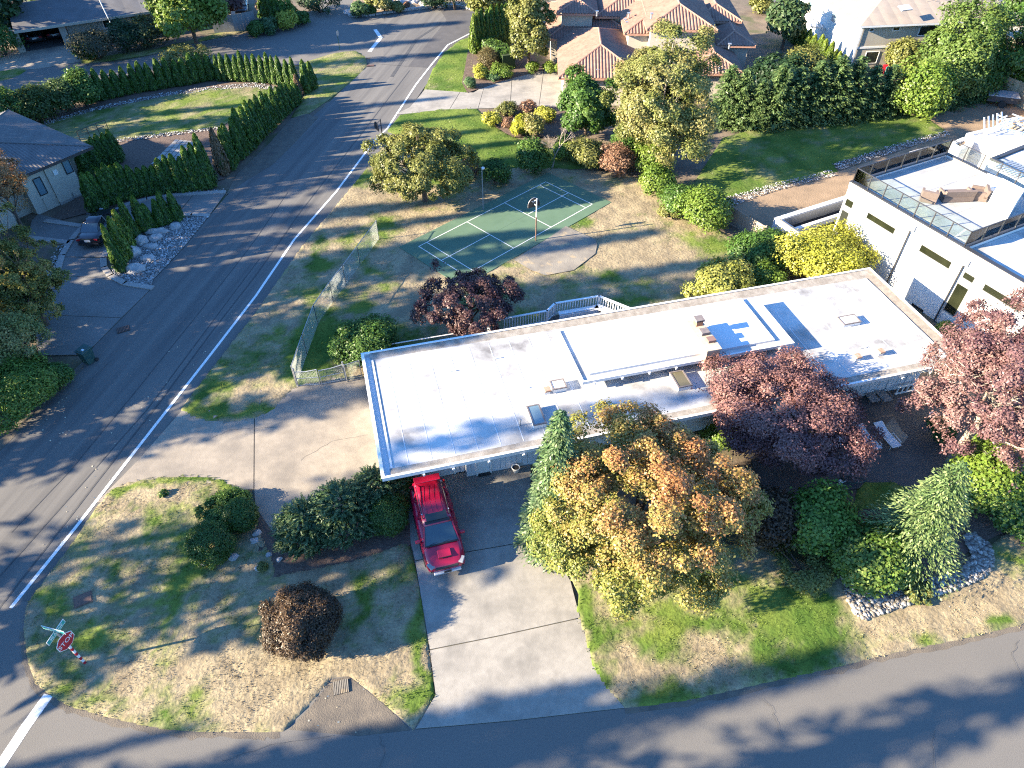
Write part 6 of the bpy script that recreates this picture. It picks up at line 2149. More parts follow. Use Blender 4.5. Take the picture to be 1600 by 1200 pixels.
        MB().obox((-h - .005, 0, .68), (.03, .40, .15)).build('number_plate', M['white_old'], t)
        for s in (-1, 1):
            MB().obox((-h + .05, s * .60, .76), (.12, .34, .13), s * .3).build('tail_light', M['tail_red'], t, bevel=.03)
            MB().obox((h - .12, s * .60, .66), (.2, .26, .10), s * -.4).build('headlight', M['lamp_glass'], t, bevel=.03)
        MB().obox((-h, 0, .42), (.10, 1.45, .16)).build('bumper', M['black'], t, bevel=.03)
    return t


car((699, 890), (669, 769), .45, 'bright red SUV with sunroof parked nose out on the driveway', 'red_paint', 'suv', 4.66)
car((172, 336), (143, 380), .3, 'dark sedan seen from behind on the curved driveway', 'navy_paint', 'sedan', 4.6)
car((58, 52), (57, 62), .3, 'dark car parked in the carport bay nearest its end post', 'grey_paint', 'sedan', 4.5, detail=False)
car((89, 46), (88, 57), .3, 'dark blue car in the second carport bay', 'navy_paint', 'sedan', 4.5, detail=False)
car((377, 24), (377, 8), .3, 'small car with a blue windscreen behind the grey board fence', 'grey_paint', 'suv', 4.4)

# ================================================================== NEIGHBOURING BUILDINGS
def ribs(mb, pts, ze, pitch_, hgt):
    """covers a roof face with rounded tile ribs that run up the slope: pts start with the two eave corners"""
    a, b = pts[0], pts[1]
    e = (b - a).normalized()
    n = e.cross(pts[2] - a).normalized()
    if n.z < 0:
        n = -n
    s = n.cross(e)
    if s.z < 0:
        s = -s
    uv = [((q - a).dot(e), (q - a).dot(s)) for q in pts]
    L = (b - a).length
    k = max(2, int(L / pitch_))

    def top(u):
        best = 0.0
        m = len(uv)
        for i in range(m):
            (u0, v0), (u1, v1) = uv[i], uv[(i + 1) % m]
            if abs(u1 - u0) > 1e-6 and min(u0, u1) - 1e-6 <= u <= max(u0, u1) + 1e-6:
                best = max(best, v0 + (v1 - v0) * (u - u0) / (u1 - u0))
        return best
    prof = [(0, 0), (.22, .75), (.42, 1), (.62, .75), (.84, 0), (1, 0)]
    us = [((i + f) * L / k, z * hgt) for i in range(k) for f, z in prof[:-1]] + [(L, 0)]
    for (ua, za), (ub, zb) in zip(us[:-1], us[1:]):
        ta, tb = top(ua), top(ub)
        if max(ta, tb) < .02:
            continue
        mb.face([a + e * ua + n * za, a + e * ub + n * zb, a + e * ub + s * tb + n * zb, a + e * ua + s * ta + n * za])


def hip_volume(parent, frame, x0, x1, y0, y1, ze, pitch, roofm, wallm, over=.55, ridge='auto', fascia='white', zw=0, name='roof', gable=()):
    """walls x0..x1, y0..y1 up to the eave ze and a hipped roof over them, in the parent's frame; gable: sides without a hip"""
    if wallm:
        MB().box(x0, x1, y0, y1, zw - .1 if zw == 0 else zw, ze).build('wall', M[wallm], parent)
    X0, X1, Y0, Y1 = x0 - over, x1 + over, y0 - over, y1 + over
    w, d = X1 - X0, Y1 - Y0
    tp = math.tan(pitch)
    mb = MB()
    sl = math.sqrt(1 + tp * tp)
    if w >= d:
        hh = d / 2
        a = Vector((X0 + (0 if 'l' in gable else hh), (Y0 + Y1) / 2, ze + hh * tp))
        b = Vector((X1 - (0 if 'r' in gable else hh), (Y0 + Y1) / 2, ze + hh * tp))
        F_ = [([(X0, Y0, ze), (X1, Y0, ze), b, a], 0), ([(X1, Y1, ze), (X0, Y1, ze), a, b], 0), ([(X0, Y1, ze), (X0, Y0, ze), a], 1), ([(X1, Y0, ze), (X1, Y1, ze), b], 1)]
    else:
        hh = w / 2
        a = Vector(((X0 + X1) / 2, Y0 + (0 if 'f' in gable else hh), ze + hh * tp))
        b = Vector(((X0 + X1) / 2, Y1 - (0 if 'b' in gable else hh), ze + hh * tp))
        F_ = [([(X0, Y1, ze), (X0, Y0, ze), a, b], 1), ([(X1, Y0, ze), (X1, Y1, ze), b, a], 1), ([(X0, Y0, ze), (X1, Y0, ze), a], 0), ([(X1, Y1, ze), (X0, Y1, ze), b], 0)]
    for pts, ax in F_:
        pts = [Vector(q) for q in pts]
        if roofm in ('tile', 'shingle_blue'):
            ribs(mb, pts, ze, .30 if roofm == 'tile' else .22, .075 if roofm == 'tile' else .035)
            continue
        uv = []
        for q in pts:
            if ax == 0:
                uv.append((q.x, abs(q.z - ze) / max(tp, .01) * sl))
            else:
                uv.append((q.y, abs(q.z - ze) / max(tp, .01) * sl))
        mb.face(pts, 0, uv)
    o = mb.build(name, M[roofm], parent)
    f = MB()
    f.box(X0, X1, Y0, Y0 + .05, ze - .2, ze - .004).box(X0, X1, Y1 - .05, Y1, ze - .2, ze - .004).box(X0, X0 + .05, Y0 + .05, Y1 - .05, ze - .2, ze - .004).box(X1 - .05, X1, Y0 + .05, Y1 - .05, ze - .2, ze - .004)
    f.build('fascia', M[fascia], o)
    if roofm == 'tile' or roofm == 'shingle_blue':
        r = MB()
        rad = .11 if roofm == 'tile' else .07
        r.tube(a, b, rad, n=6)
        if w >= d:
            cs = ((a, 'l', ((X0, Y0), (X0, Y1))), (b, 'r', ((X1, Y0), (X1, Y1))))
        else:
            cs = ((a, 'f', ((X0, Y0), (X1, Y0))), (b, 'b', ((X0, Y1), (X1, Y1))))
        for e, s, cc in cs:
            if s in gable:
                continue
            for q in cc:
                r.tube(e, (q[0], q[1], ze), rad, n=6)
        r.build('ridge_cap', M['tile_ridge' if roofm == 'tile' else 'asphalt_new'], o)
    return o


def window(parent, x, y, z, w, h, axis, out, glass='glass_dark', frame='white', t=.05):
    """window on a wall of the parent's frame: axis 'x' lies in a wall that runs along x, out = +-1 the side it faces"""
    f, g = MB(), MB()
    e = .06
    for (a0, a1, b0, b1) in ((-w / 2, w / 2, -h / 2, -h / 2 + e), (-w / 2, w / 2, h / 2 - e, h / 2), (-w / 2, -w / 2 + e, -h / 2 + e, h / 2 - e), (w / 2 - e, w / 2, -h / 2 + e, h / 2 - e)):
        if axis == 'x':
            f.box(x + a0, x + a1, min(y, y + out * t), max(y, y + out * t), z + b0, z + b1)
        else:
            f.box(min(x, x + out * t), max(x, x + out * t), y + a0, y + a1, z + b0, z + b1)
    fo = f.build('window', M[frame], parent)
    q = out * t * .4
    if axis == 'x':
        g.box(x - w / 2 + e, x + w / 2 - e, min(y, y + q), max(y, y + q), z - h / 2 + e, z + h / 2 - e)
    else:
        g.box(min(x, x + q), max(x, x + q), y - w / 2 + e, y + w / 2 - e, z - h / 2 + e, z + h / 2 - e)
    g.build('pane', M[glass], fo)
    return fo


# ------------------------------------------------------------------ white modern house on the right
ZP = 5.15
MF = Fr(*G2(1329, 284, ZP), math.radians(-63.0))
modern = thing('modern_house', (MF.ox, MF.oy, 0), 'white modern house with glass railed roof terrace', 'house', rotz=MF.rot)
TX = MF.px(1509, 387, ZP)[0]
TY = MF.px(1474, 236, ZP)[1]
MB().box(0, TX + 14, 0, TY, -.1, ZP - .3).build('wall', M['stucco'], modern)
pr = MB()
pr.box(-.02, TX + 14, -.02, .22, ZP - .298, ZP)
pr.box(-.02, .22, .22, TY, ZP - .298, ZP).box(.22, TX, TY - .22, TY, ZP - .298, ZP).box(TX - .22, TX, .22, TY - .22, ZP - .298, ZP)
pr.build('parapet', M['stucco'], modern)
cp = MB()
cp.box(-.06, TX + 14, -.06, .26, ZP + .002, ZP + .05).box(-.06, .26, .26, TY + .04, ZP + .002, ZP + .05).box(.26, TX + .04, TY - .26, TY + .04, ZP + .002, ZP + .05).box(TX - .26, TX + .04, .26, TY - .26, ZP + .002, ZP + .05)
cp.build('parapet_coping', M['darkmetal'], modern)
tf = MB().box(.23, TX - .23, .23, TY - .23, ZP - .299, ZP - .2).build('terrace_floor', M['capstone'], modern)
n1, n2 = 9, 9
for i in range(n1):
    for j in range(n2):
        a, b = .25 + (TX - .5) * i / n1, .25 + (TY - .5) * j / n2
        MB().box(a + .006, a + (TX - .5) / n1 - .006, b + .006, b + (TY - .5) / n2 - .006, ZP - .198, ZP - .15 + .004 * ((i * 7 + j * 3) % 3)).build('terrace_tile', M['tile_white'], tf)
# strip of darker joint along two sides
ra = thing('glass_railing', (MF.ox, MF.oy, ZP + .05), 'glass railing with dark posts round the roof terrace', 'railing', rotz=MF.rot)
RH = .95


def rail_run(a, b, n):
    a, b = Vector((*a, 0)), Vector((*b, 0))
    d = (b - a) / n
    an = math.atan2(d.y, d.x)
    for k in range(n + 1):
        p = a + d * k
        MB().obox((p.x, p.y, RH / 2), (.06, .06, RH), an).build('post', M['darkmetal'], ra)
    MB().obox(((a.x + b.x) / 2, (a.y + b.y) / 2, RH + .022), ((b - a).length + .06, .06, .04), an).build('top_rail', M['darkmetal'], ra)
    for k in range(n):
        p = a + d * (k + .5)
        MB().obox((p.x, p.y, RH / 2 + .04), (d.length - .12, .016, RH - .14), an).build('glass_pane', M['rail_glass'], ra)


rail_run((.1, .1), (TX - .1, .1), 7)
rail_run((.1, .1), (.1, TY - .1), 6)
rail_run((.1, TY - .1), (TX * .75, TY - .1), 5)
rail_run((TX - .1, .1), (TX - .1, TY - .1), 6)
# lower roof south of the terrace
MB().box(TX + .05, TX + 13.9, .24, TY, ZP - .299, ZP - .75 + .5).build('lower_roof', M['membrane'], modern)
# windows on the long white wall (local y = 0)


def wall_window(pts, glass='glass_green', name='window'):
    q = [MF.wall(x, y, 0.0) for x, y in pts]
    xs, zs = sorted(p[0] for p in q), sorted(p[1] for p in q)
    x0, x1, z0, z1 = (xs[0] + xs[1]) / 2, (xs[2] + xs[3]) / 2, (zs[0] + zs[1]) / 2, (zs[2] + zs[3]) / 2
    return window(modern, (x0 + x1) / 2, -.0, (z0 + z1) / 2, x1 - x0, z1 - z0, 'x', -1, glass, 'galv', .05)


def zz(l):
    return [(1200 + x / 4, 200 + y / 4) for x, y in l]


wall_window(zz([(628, 520), (808, 628), (785, 670), (612, 562)]))
wall_window(zz([(965, 720), (1160, 840), (1130, 890), (940, 765)]))
wall_window(zz([(1235, 890), (1305, 935), (1280, 980), (1210, 930)]))
wall_window(zz([(1190, 965), (1265, 1005), (1165, 1185), (1090, 1130)]))
wall_window(zz([(1360, 965), (1600, 1110), (1570, 1160), (1335, 1010)]))
wall_window(zz([(495, 430), (545, 465), (525, 510), (477, 480)]))
wall_window(zz([(468, 505), (516, 530), (465, 660), (415, 640)]), 'glass_dark')
q0, q1 = MF.wall(1425, 475, 0), MF.wall(1442, 488, 0)
MB().box(q0[0], q1[0], -.03, -.002, q1[1] - .3, q1[1] + .15).build('wall_grille', M['void'], modern)
for (sx, sy), (bx, by) in (((1425, 354), (1386, 436)), ((1509, 408), (1456, 505))):
    a = MF.wall(sx, sy, -.12)
    sc = MB().box(a[0] - .22, a[0] + .22, -.26, -.002, a[1] - .22, a[1] + .12).build('rain_head', M['silver'], modern)
    MB().tube((a[0], -.12, a[1] - .22), (a[0], -.12, .0), .05, n=8).build('downpipe', M['darkmetal'], sc)
# light well on the far side of the wall
wl = thing('light_well', (MF.ox, MF.oy, 0), 'white walled light well beside the modern house', 'wall', rotz=MF.rot)
w = [MF.px(x, y, .9) for x, y in ((1217, 343), (1318, 306))]
x0, y0, y1 = -3.55, -1.9, 8.5
MB().box(x0 - .2, x0 + .2, y0, y1, 0, .9).box(x0 + .202, -.1, y0, y0 + .38, 0, .9).box(-.45, -.102, y0 + .382, -.03, 0, .9).build('rim_wall', M['stucco'], wl)
MB().box(x0 + .21, -.03, y0 + .39, y1, .01, .05).build('floor', M['void'], wl)  # near-black floor at ground level paints in the dark of the pit
MB().box(x0 + .21, x0 + .27, y0 + .4, y1, .06, .85).build('corrugated_panel', M['galv'], wl)
MB().box(x0 + 1.0, x0 + 1.3, y0 + .4, y1, .06, .45).build('ledge', M['stucco'], wl)
MB().tube((x0 + .2, y0 + .1, 1.0), (-.2, y0 + .1, 1.0), .04).build('pipe', M['darkmetal'], wl)
# sectional sofa on the terrace
c = [MF.px(x, y, ZP) for x, y in ((1450, 310), (1492, 308), (1528, 306))]
cv = [MF.world(*p) for p in c]


def sofa_piece(w0, yaw, w, dp, h, label, arms=True):
    t = thing('sofa', (w0[0], w0[1], ZP - .14), label, 'sofa', 'brown sofas on the roof terrace', yaw)
    MB().box(-w / 2, w / 2, -dp / 2, dp / 2, .04, .34).build('base', M['sofa'], t)
    MB().box(-w / 2 + .12, w / 2 - .12, -dp / 2 - .02, dp / 2 - .18, .342, .46).build('seat_cushion', M['sofa'], t, bevel=.03)
    MB().obox((0, dp / 2 - .10, .52), (w, .18, .55), 0, -.15).build('backrest', M['sofa'], t)
    if arms:
        for s in (-1, 1):
            MB().box(s * (w / 2 - .07) - .07, s * (w / 2 - .07) + .07, -dp / 2, dp / 2 - .2, .342, .62).build('armrest', M['sofa'], t)
    return t


sofa_piece(cv[0], math.radians(155), .95, .85, .8, 'brown armchair nearest the glass railing corner on the terrace')
sofa_piece(cv[1], math.radians(183), 2.0, .9, .8, 'long brown sofa in the middle of the roof terrace')
sofa_piece(cv[2], math.radians(250), 1.0, .9, .8, 'brown armchair turned sideways near the white roof block')
# lower wings behind the terrace
def wblock(pts, z0, z1, name, label, m='stucco', cop=None, top=None):
    zt = z1
    pp = GP(pts, zt)
    t = thing(name, (pp[0][0], pp[0][1], 0), label, 'building')
    lp = [(x - pp[0][0], y - pp[0][1]) for x, y in pp]
    MB().prism(lp, z0, z1).build('wall', M[m], t)
    if cop:
        ins = inset(lp, .3)
        ol = lp if area(lp) > 0 else lp[::-1]
        mb = MB()
        n = len(ol)
        for k in range(n):
            a, b, c_, d_ = ol[k], ol[(k + 1) % n], ins[(k + 1) % n], ins[k]
            mb.face([(*a, z1 + .16), (*b, z1 + .16), (*c_, z1 + .16), (*d_, z1 + .16)])
            mb.face([(*a, z1), (*b, z1), (*b, z1 + .16), (*a, z1 + .16)])
            mb.face([(*c_, z1), (*d_, z1), (*d_, z1 + .16), (*c_, z1 + .16)])
        mb.build('parapet', M[cop], t)
        MB().sheet(inset(lp, .31), z1 + .01).build('roof', M[top or 'roof_grey'], t)
    return t


wblock([(1509, 211), (1556, 200), (1700, 232), (1660, 262), (1556, 236)], 0, 3.0, 'terrace_block', 'white block with beige flat roof behind the terrace', 'stucco', 'white', 'roof_grey')
wblock([(1545, 250), (1660, 205), (1760, 250), (1660, 330), (1590, 268)], 0, 4.4, 'roof_wing', 'white roofed wing with dark edge at the picture side', 'stucco', 'darkmetal', 'membrane')
wblock([(1483, 226), (1504, 217), (1521, 225), (1500, 236)], 0, 2.9, 'planter_box', 'white square planter box behind the terrace railing', 'stucco', 'white', 'dirt')
wblock([(1420, 240), (1452, 231), (1459, 239), (1424, 250)], 0, 1.6, 'planter_box', 'long white planter box outside the terrace railing', 'stucco', 'white', 'dirt')
wblock([(1391, 250), (1412, 247), (1404, 262), (1386, 266)], 0, 2.2, 'garden_wall', 'short white wall block by the terrace corner', 'stucco')
t = wblock([(1566, 278), (1602, 296), (1588, 316), (1553, 299)], ZP - .16, ZP + 1.1, 'roof_block', 'white stair block on the roof terrace', 'stucco')
wblock([(1543, 270), (1566, 279), (1553, 299), (1530, 292)], ZP - .16, ZP + .35, 'roof_bench', 'low white bench block beside the stair block', 'stucco')
a = G(1575, 268, ZP + .6)
t = thing('louvre_roof', (a.x, a.y, ZP + .4), 'grey slatted louvre behind the white stair block', 'louvre', rotz=MF.rot + 1.57)
for k in range(9):
    MB().box(-.5, 1.6, -1.0 + k * .22, -.86 + k * .22, .2, .26).build('slat', M['galv'], t)
# white frames and boards stacked at the far corner
p = G(1556, 208, 3.0)
t = thing('frame_stack', (p.x, p.y, 3.1), 'row of white wooden frames leaning on the beige flat roof', 'frames', rotz=.5)
for k in range(5):
    x = -1.2 + k * .55
    MB().obox((x, -.2, .62), (.12, .06, 1.5), .0, .55).build('upright', M['white'], t)
    MB().obox((x, .5, .55), (.12, .06, 1.35), .0, -.5).build('strut', M['white'], t)
MB().obox((-.1, -.55, 1.05), (2.9, .07, .12), 0).obox((-.1, -.05, .35), (2.9, .06, .10), 0).build('cross_bar', M['white'], t)
p = G(1588, 206, 2.0)
t = thing('pallet_stack', (p.x, p.y, 2.2), 'heap of pale pallets and boards at the dirt yard edge', 'pallets', rotz=.2)
MB().box(-1.5, 1.8, -1.0, 1.0, -2.2, 0).build('base', M['stucco_beige'], t)
for k in range(26):
    MB().obox((rnd.uniform(-1.3, 1.5), rnd.uniform(-.8, .8), .08 + k * .035), (rnd.uniform(1.0, 1.9), .14, .04), rnd.choice((.3, 1.85, .25)) + rnd.gauss(0, .1)).build('board', M['wood_new' if k % 3 == 0 else 'white_old'], t)


# ------------------------------------------------------------------ board fences
def board_fence(name, pts, h, bw, label, m, posts=True):
    o = G(*pts[0])
    t = thing(name, (o.x, o.y, 0), label, 'fence')
    P = [G(*q) - o for q in pts]
    for a, b in zip(P[:-1], P[1:]):
        d = b - a
        L = d.length
        an = math.atan2(d.y, d.x)
        n = max(1, int(L / bw))
        for k in range(n):
            p = a + d * (k + .5) / n
            MB().obox((p.x, p.y, h / 2 + rnd.uniform(-.01, .02)), (L / n - .012, .025, h), an).build('board', M[m], t)
        nrm = Vector((-d.y, d.x, 0)).normalized() * .05
        p = (a + b) / 2 + nrm
        MB().obox((p.x, p.y, h * .8), (L, .05, .09), an).build('rail', M[m], t)
        MB().obox((p.x, p.y, h * .25), (L, .05, .09), an).build('rail', M[m], t)
        for q in (a, b):
            MB().obox((q.x + nrm.x, q.y + nrm.y, h / 2), (.1, .1, h + .1), an).build('post', M[m], t)
    return t


board_fence('board_fence', [(1138, 347), (1165, 363), (1190, 378)], 1.3, .17, 'weathered board fence beside the rounded pale shrub', 'wood_fence')
board_fence('board_fence', [(336, 52), (368, 50), (401, 44)], 1.9, .32, 'grey board fence beyond the side street', 'wood_grey')
board_fence('board_fence', [(1552, 146), (1580, 158), (1600, 172), (1650, 190)], 1.9, .2, 'new pale wooden fence at the far edge of the dirt yard', 'wood_new')
p = G(1560, 163)
t = thing('trailer', (p.x, p.y, 0), 'grey covered trailer parked by the new wooden fence', 'trailer', rotz=-.35)
MB().box(-1.3, 1.3, -.75, .75, .45, 1.0).build('body', M['darkmetal'], t)
MB().box(-1.36, 1.36, -.8, .8, 1.002, 1.08).build('cover', M['tarp'], t)
for s in (-1, 1):
    MB().tube((.1, s * .7, .33), (.1, s * .9, .33), .33, n=16).build('wheel', M['rubber'], t)
MB().tube((-1.3, 0, .5), (-2.3, 0, .45), .05).build('drawbar', M['darkmetal'], t)

# ------------------------------------------------------------------ stucco house on the left
p0, p1 = G(133, 303), G(61, 336)
d = p1 - p0
LF = Fr(p0.x, p0.y, math.atan2(d.y, d.x) - math.pi)        # local x runs from the far left end to the right corner (x<0 .. 0), y towards the back
lh = thing('stucco_house', (p0.x, p0.y, 0), 'cream stucco house with dark ribbed hip roof', 'house', rotz=LF.rot)
LW = d.length
HE = 3.55
MB().box(-LW * .53, 0, 0, 9, -.1, HE).box(-LW, -LW * .535, .12, 9, -.1, HE).build('wall', M['stucco_cream'], lh)
MB().box(-LW - 1.6, -LW - .004, .9, 9, -.1, HE - .004).build('wall', M['stucco_beige'], lh)
MB().box(-LW - 9, -LW - 1.61, .12, 9, -.1, HE - .006).build('wall', M['stucco_cream'], lh)
e = LF.px(122, 219, HE)
hip_volume(lh, LF, -LW - 12, e[0] - .5, -.9 + .5, 10.6, HE + .01, math.radians(11), 'shingle_blue', None, .5, fascia='darkmetal')
for pts, y0 in ((((95, 245), (102, 240), (112, 268), (106, 272)), 0.0), (((52, 282), (60, 276), (72, 299), (65, 306)), .12)):
    q = [LF.wall(x, y, y0) for x, y in pts]
    xs, zs = sorted(a[0] for a in q), sorted(a[1] for a in q)
    window(lh, (xs[1] + xs[2]) / 2, y0, (zs[0] + zs[3]) / 2, .62, zs[3] - zs[0], 'x', -1, 'glass_sky', 'black')
q = LF.wall(86, 269, 0)
MB().box(q[0] - .16, q[0] + .16, -.07, -.002, q[1] - .2, q[1] + .2).build('meter_box', M['white'], lh)
q = LF.wall(81, 322, .12)
MB().box(q[0] - .4, q[0] + .25, .06, .118, .0, 1.0).build('service_door', M['stucco_cream'], lh)
MB().tube((-.9, -.03, .0), (-.9, -.03, .55), .03).build('tap_pipe', M['galv'], lh)
MB().box(-LW * .53 - .02, .02, -.02, -.003, -.02, .18).build('plinth', M['kerb'], lh)
p = G(133, 222)
t = thing('metal_railing', (p.x, p.y, 0), 'thin dark railing behind the stucco house', 'railing', rotz=LF.rot)
MB().tube((-.2, .3, 1.0), (2.6, .3, 1.0), .03, n=6).tube((-.2, .3, .5), (2.6, .3, .5), .02, n=6).build('rail', M['darkmetal'], t)
for k in range(4):
    MB().tube((-.2 + k * .93, .3, 0), (-.2 + k * .93, .3, 1.0), .03, n=6).build('post', M['darkmetal'], t)
sheet('walkway', [(44, 372), (108, 380), (134, 355), (80, 340), (60, 335), (50, 345)], .04, 'concrete_grey', 'grey walkway to the stucco house door')

# ------------------------------------------------------------------ long low house with carport, top left
a, b = G(21, 49, 2.35), G(240, 17, 2.35)
d = b - a
TF = Fr(a.x, a.y, math.atan2(d.y, d.x))
tl = thing('carport_house', (a.x, a.y, 0), 'long low house with dark grey roof and open carport', 'house', rotz=TF.rot)
LT = d.length + 6
r1 = TF.px(10, 15, 3.9)[1]
r1 = max(5.5, min(9, r1))
mb = MB()
zr = 2.35 + r1 * math.tan(math.radians(13))
for y0, y1, z0, z1 in ((0, r1, 2.35, zr), (2 * r1, r1, 2.35, zr)):
    pts = [(0, y0, z0), (LT, y0, z0), (LT, y1, z1), (0, y1, z1)]
    if y0 > y1:
        pts = pts[::-1]
    mb.face(pts, 0, [(q[0], abs(q[1] - y0)) for q in pts])
mb.build('roof', M['shingle_grey'], tl)
MB().box(0, LT, -.06, -.002, 2.12, 2.38).build('fascia', M['stucco_beige'], tl)
MB().box(0, LT, 0, 2 * r1, 2.28, 2.32).build('soffit', M['void'], tl)
for x, y in ((35, 62), (106, 52)):
    q = TF.px(x, y + 12, 0)
    MB().box(q[0] - .35, q[0] + .35, .45, .85, 0, 2.27).build('carport_pillar', M['stucco_beige'], tl)
qa, qb = TF.px(36, 74)[0], TF.px(107, 62)[0]
MB().box(qa - .3, qb + .3, 2 * r1 - 1.2, 2 * r1 - 1, 0, 2.27).box(qa - .5, qa - .3, .86, 2 * r1 - 1, 0, 2.27).build('carport_wall', M['stucco_beige'], tl)
MB().box(qb + .31, LT - .5, .9, 2 * r1 - 1, -.1, 2.27).build('wall', M['stucco_beige'], tl)
for k in range(5):
    window(tl, qb + 5 + k * 3.0, .9, 1.5, 1.8, .9, 'x', -1, 'glass_dark', 'white_old')
MB().sheet([(qa - .2, .6), (qb + .2, .6), (qb + .2, 2 * r1 - 1.3), (qa - .2, 2 * r1 - 1.3)], .05).build('carport_floor', M['asphalt_new'], tl)
p = G(169, 26, 2.6)
q = TF.to(p.x, p.y)
MB().tube((q[0], q[1], 2.0), (q[0] - .25, q[1] + .1, 4.3), .06).build('flue_pipe', M['white'], tl)
p = G(82, 4, 4.6)
t = thing('distant_house', (p.x, p.y + 9, 0), 'pale roof glimpsed behind the long grey roof', 'house', rotz=.1)
hip_volume(t, None, -4, 5, 0, 8, 3.4, math.radians(24), 'shingle_tan', 'stucco')
p = G(358, 2, 2)
t = thing('white_wall', (p.x, p.y, 0), 'white wall end beyond the grey fence', 'wall', rotz=.9)
MB().box(-2.5, 1.5, -.2, .2, 0, 1.8).build('wall_panel', M['stucco'], t)

# ------------------------------------------------------------------ house with terracotta tile roofs
TRF = Fr(*G2(872, 120, 2.75), math.radians(-2.0))
tr_ = thing('tiled_roof_house', (TRF.ox, TRF.oy, 0), 'large beige house with many terracotta tiled hip roofs', 'house', rotz=TRF.rot)
P_ = math.radians(21)


def tp(x, y, z):
    return TRF.px(x, y, z)


def tvol(xl, yl, xr, yr, depth, z, wall='stucco_beige', pitch=P_, **k):
    """front eave from photo corner (xl, yl) to (xr, yr) on level z, going back depth metres"""
    a, b = tp(xl, yl, z), tp(xr, yr, z)
    ov = .55
    y = (a[1] + b[1]) / 2
    return hip_volume(tr_, TRF, a[0] + ov, b[0] - ov, y + ov, y + depth - ov, z, pitch, 'tile', wall, ov, fascia='tile_ridge', **k)


tvol(872, 121, 1010, 124, 13, 2.75)
tvol(1076, 114, 1165, 117, 17, 2.75, wall='stucco_beige')
tvol(853, 58, 1000, 66, 12, 2.9)
tvol(975, 52, 1050, 54, 10, 4.6, zw=.0)
tvol(1010, 46, 1122, 48, 9, 5.4)
tvol(870, 21, 935, 22, 9, 5.0)
tvol(930, 26, 1030, 27, 10, 4.4)
tvol(1120, 70, 1182, 73, 8, 3.6)
tvol(1085, 33, 1160, 34, 8, 4.4)
q = tp(1110, 128, 1.3)
for k in range(2):
    window(tr_, q[0] - .3 + k * 1.3, tp(1076, 115.5, 2.75)[1] + .55 * 2, 1.5, 1.1, 1.2, 'x', -1, 'glass_sky', 'white')
for x, y, z in ((1020, 8, 7.2), (978, 18, 5.6), (981, 22, 5.6), (935, 96, 3.9), (1127, 94, 3.9), (1143, 56, 5.0), (1055, 17, 6.5), (984, 8, 6.2), (934, 5, 6.4)):
    q = tp(x, y, z)
    MB().tube((q[0], q[1], z - 1.2), (q[0], q[1], z - .75), .09).obox((q[0], q[1], z - .73), (.3, .3, .06)).build('roof_vent', M['galv'], tr_)
MB().box(tp(1066, 10, 5)[0], tp(1110, 10, 5)[0], tp(1090, 10, 5)[1] + .5, tp(1090, 10, 5)[1] + 4, 3, 5).build('flat_roof_block', M['stucco'], tr_)
p = G(855, 112, .0)
# ------------------------------------------------------------------ beige two storey house, top right
HB = 4.3
BF = Fr(*G2(1345, 41, HB), math.radians(7))
bh = thing('beige_house', (BF.ox, BF.oy, 0), 'two storey beige house with grey brown roof', 'house', rotz=BF.rot)
a = BF.px(1256, -8, HB)
an = math.atan2(a[1], a[0])
# local axes: front wall along x, side wall along y
DB = 17.0
MB().box(.45, 19, .45, DB, -.1, HB).build('wall', M['stucco_beige'], bh)
MB().box(.40, .449, .5, DB, -.1, HB).build('sun_painted_wall', M['stucco'], bh)  # white skin paints sunlight onto the sunward side of the beige house
MB().box(.44, 19, .40, .449, 1.9, 2.1).build('belt_course', M['white'], bh)
MB().box(.41, .62, .36, .40, 0, HB).build('corner_trim', M['white'], bh)
hip_volume(bh, BF, .45, 19, .45, DB, HB + .01, math.radians(19), 'shingle_tan', None, .45)
window(bh, 1.6, .449, 3.75, .5, .32, 'x', -1)
window(bh, 4.3, .449, 3.75, .8, .42, 'x', -1)
window(bh, 8.0, .449, 3.45, 2.2, 1.0, 'x', -1)
window(bh, 12.5, .449, 3.4, 1.6, 1.1, 'x', -1)
window(bh, 2.6, .449, .95, 1.5, 1.25, 'x', -1)
for y in (3.5, 6.2, 9.2, 12.0):
    window(bh, .40, y, 3.2, 1.1, 1.0, 'y', -1, 'glass_sky')
q = BF.px(1416, 8, 6.0)
MB().obox((q[0], q[1], 5.75), (1.3, .8, .12), .2, math.radians(19)).build('skylight', M['silver'], bh)
MB().box(15, 22, -3.5, .38, -.1, 3.6).build('garden_room', M['stucco_beige'], bh)
p = G(1290, 60)
t = thing('patio_cover', (p.x, p.y, 0), 'pale slatted patio cover beside the side wall of the beige house', 'pergola', rotz=BF.rot - .35)
for s in (-1, 1):
    MB().box(-2.3, 2.3, s * 2.2 - .06, s * 2.2 + .06, 1.7, 1.86).build('beam', M['white'], t)
    for x in (-2.1, 2.1):
        MB().box(x - .06, x + .06, s * 2.2 - .055, s * 2.2 + .055, 0, 1.7).build('post', M['white'], t)
for k in range(9):
    MB().box(-2.3 + k * .55, -2.15 + k * .55, -2.4, 2.4, 1.862, 1.93).build('slat', M['white_old'], t)
p = G(1312, 74)
t = thing('spa_tub', (p.x, p.y, 0), 'white square tub with grey lid near the lime row', 'tub', rotz=.2)
MB().box(-1.1, 1.1, -.9, .9, 0, .8).build('shell', M['white'], t)
MB().box(-1.15, 1.15, -.95, .95, .802, .9).build('lid', M['tarp'], t, bevel=.04)
p = G(1318, 92)
t = thing('garden_table', (p.x, p.y, 0), 'round dark table beside the beige house corner', 'table')
MB().lathe([(.9, .70), (.9, .76)], 20).build('table_top', M['rust'], t)
MB().tube((0, 0, 0), (0, 0, .7), .08).build('leg', M['darkmetal'], t)
p = G(1395, 83)
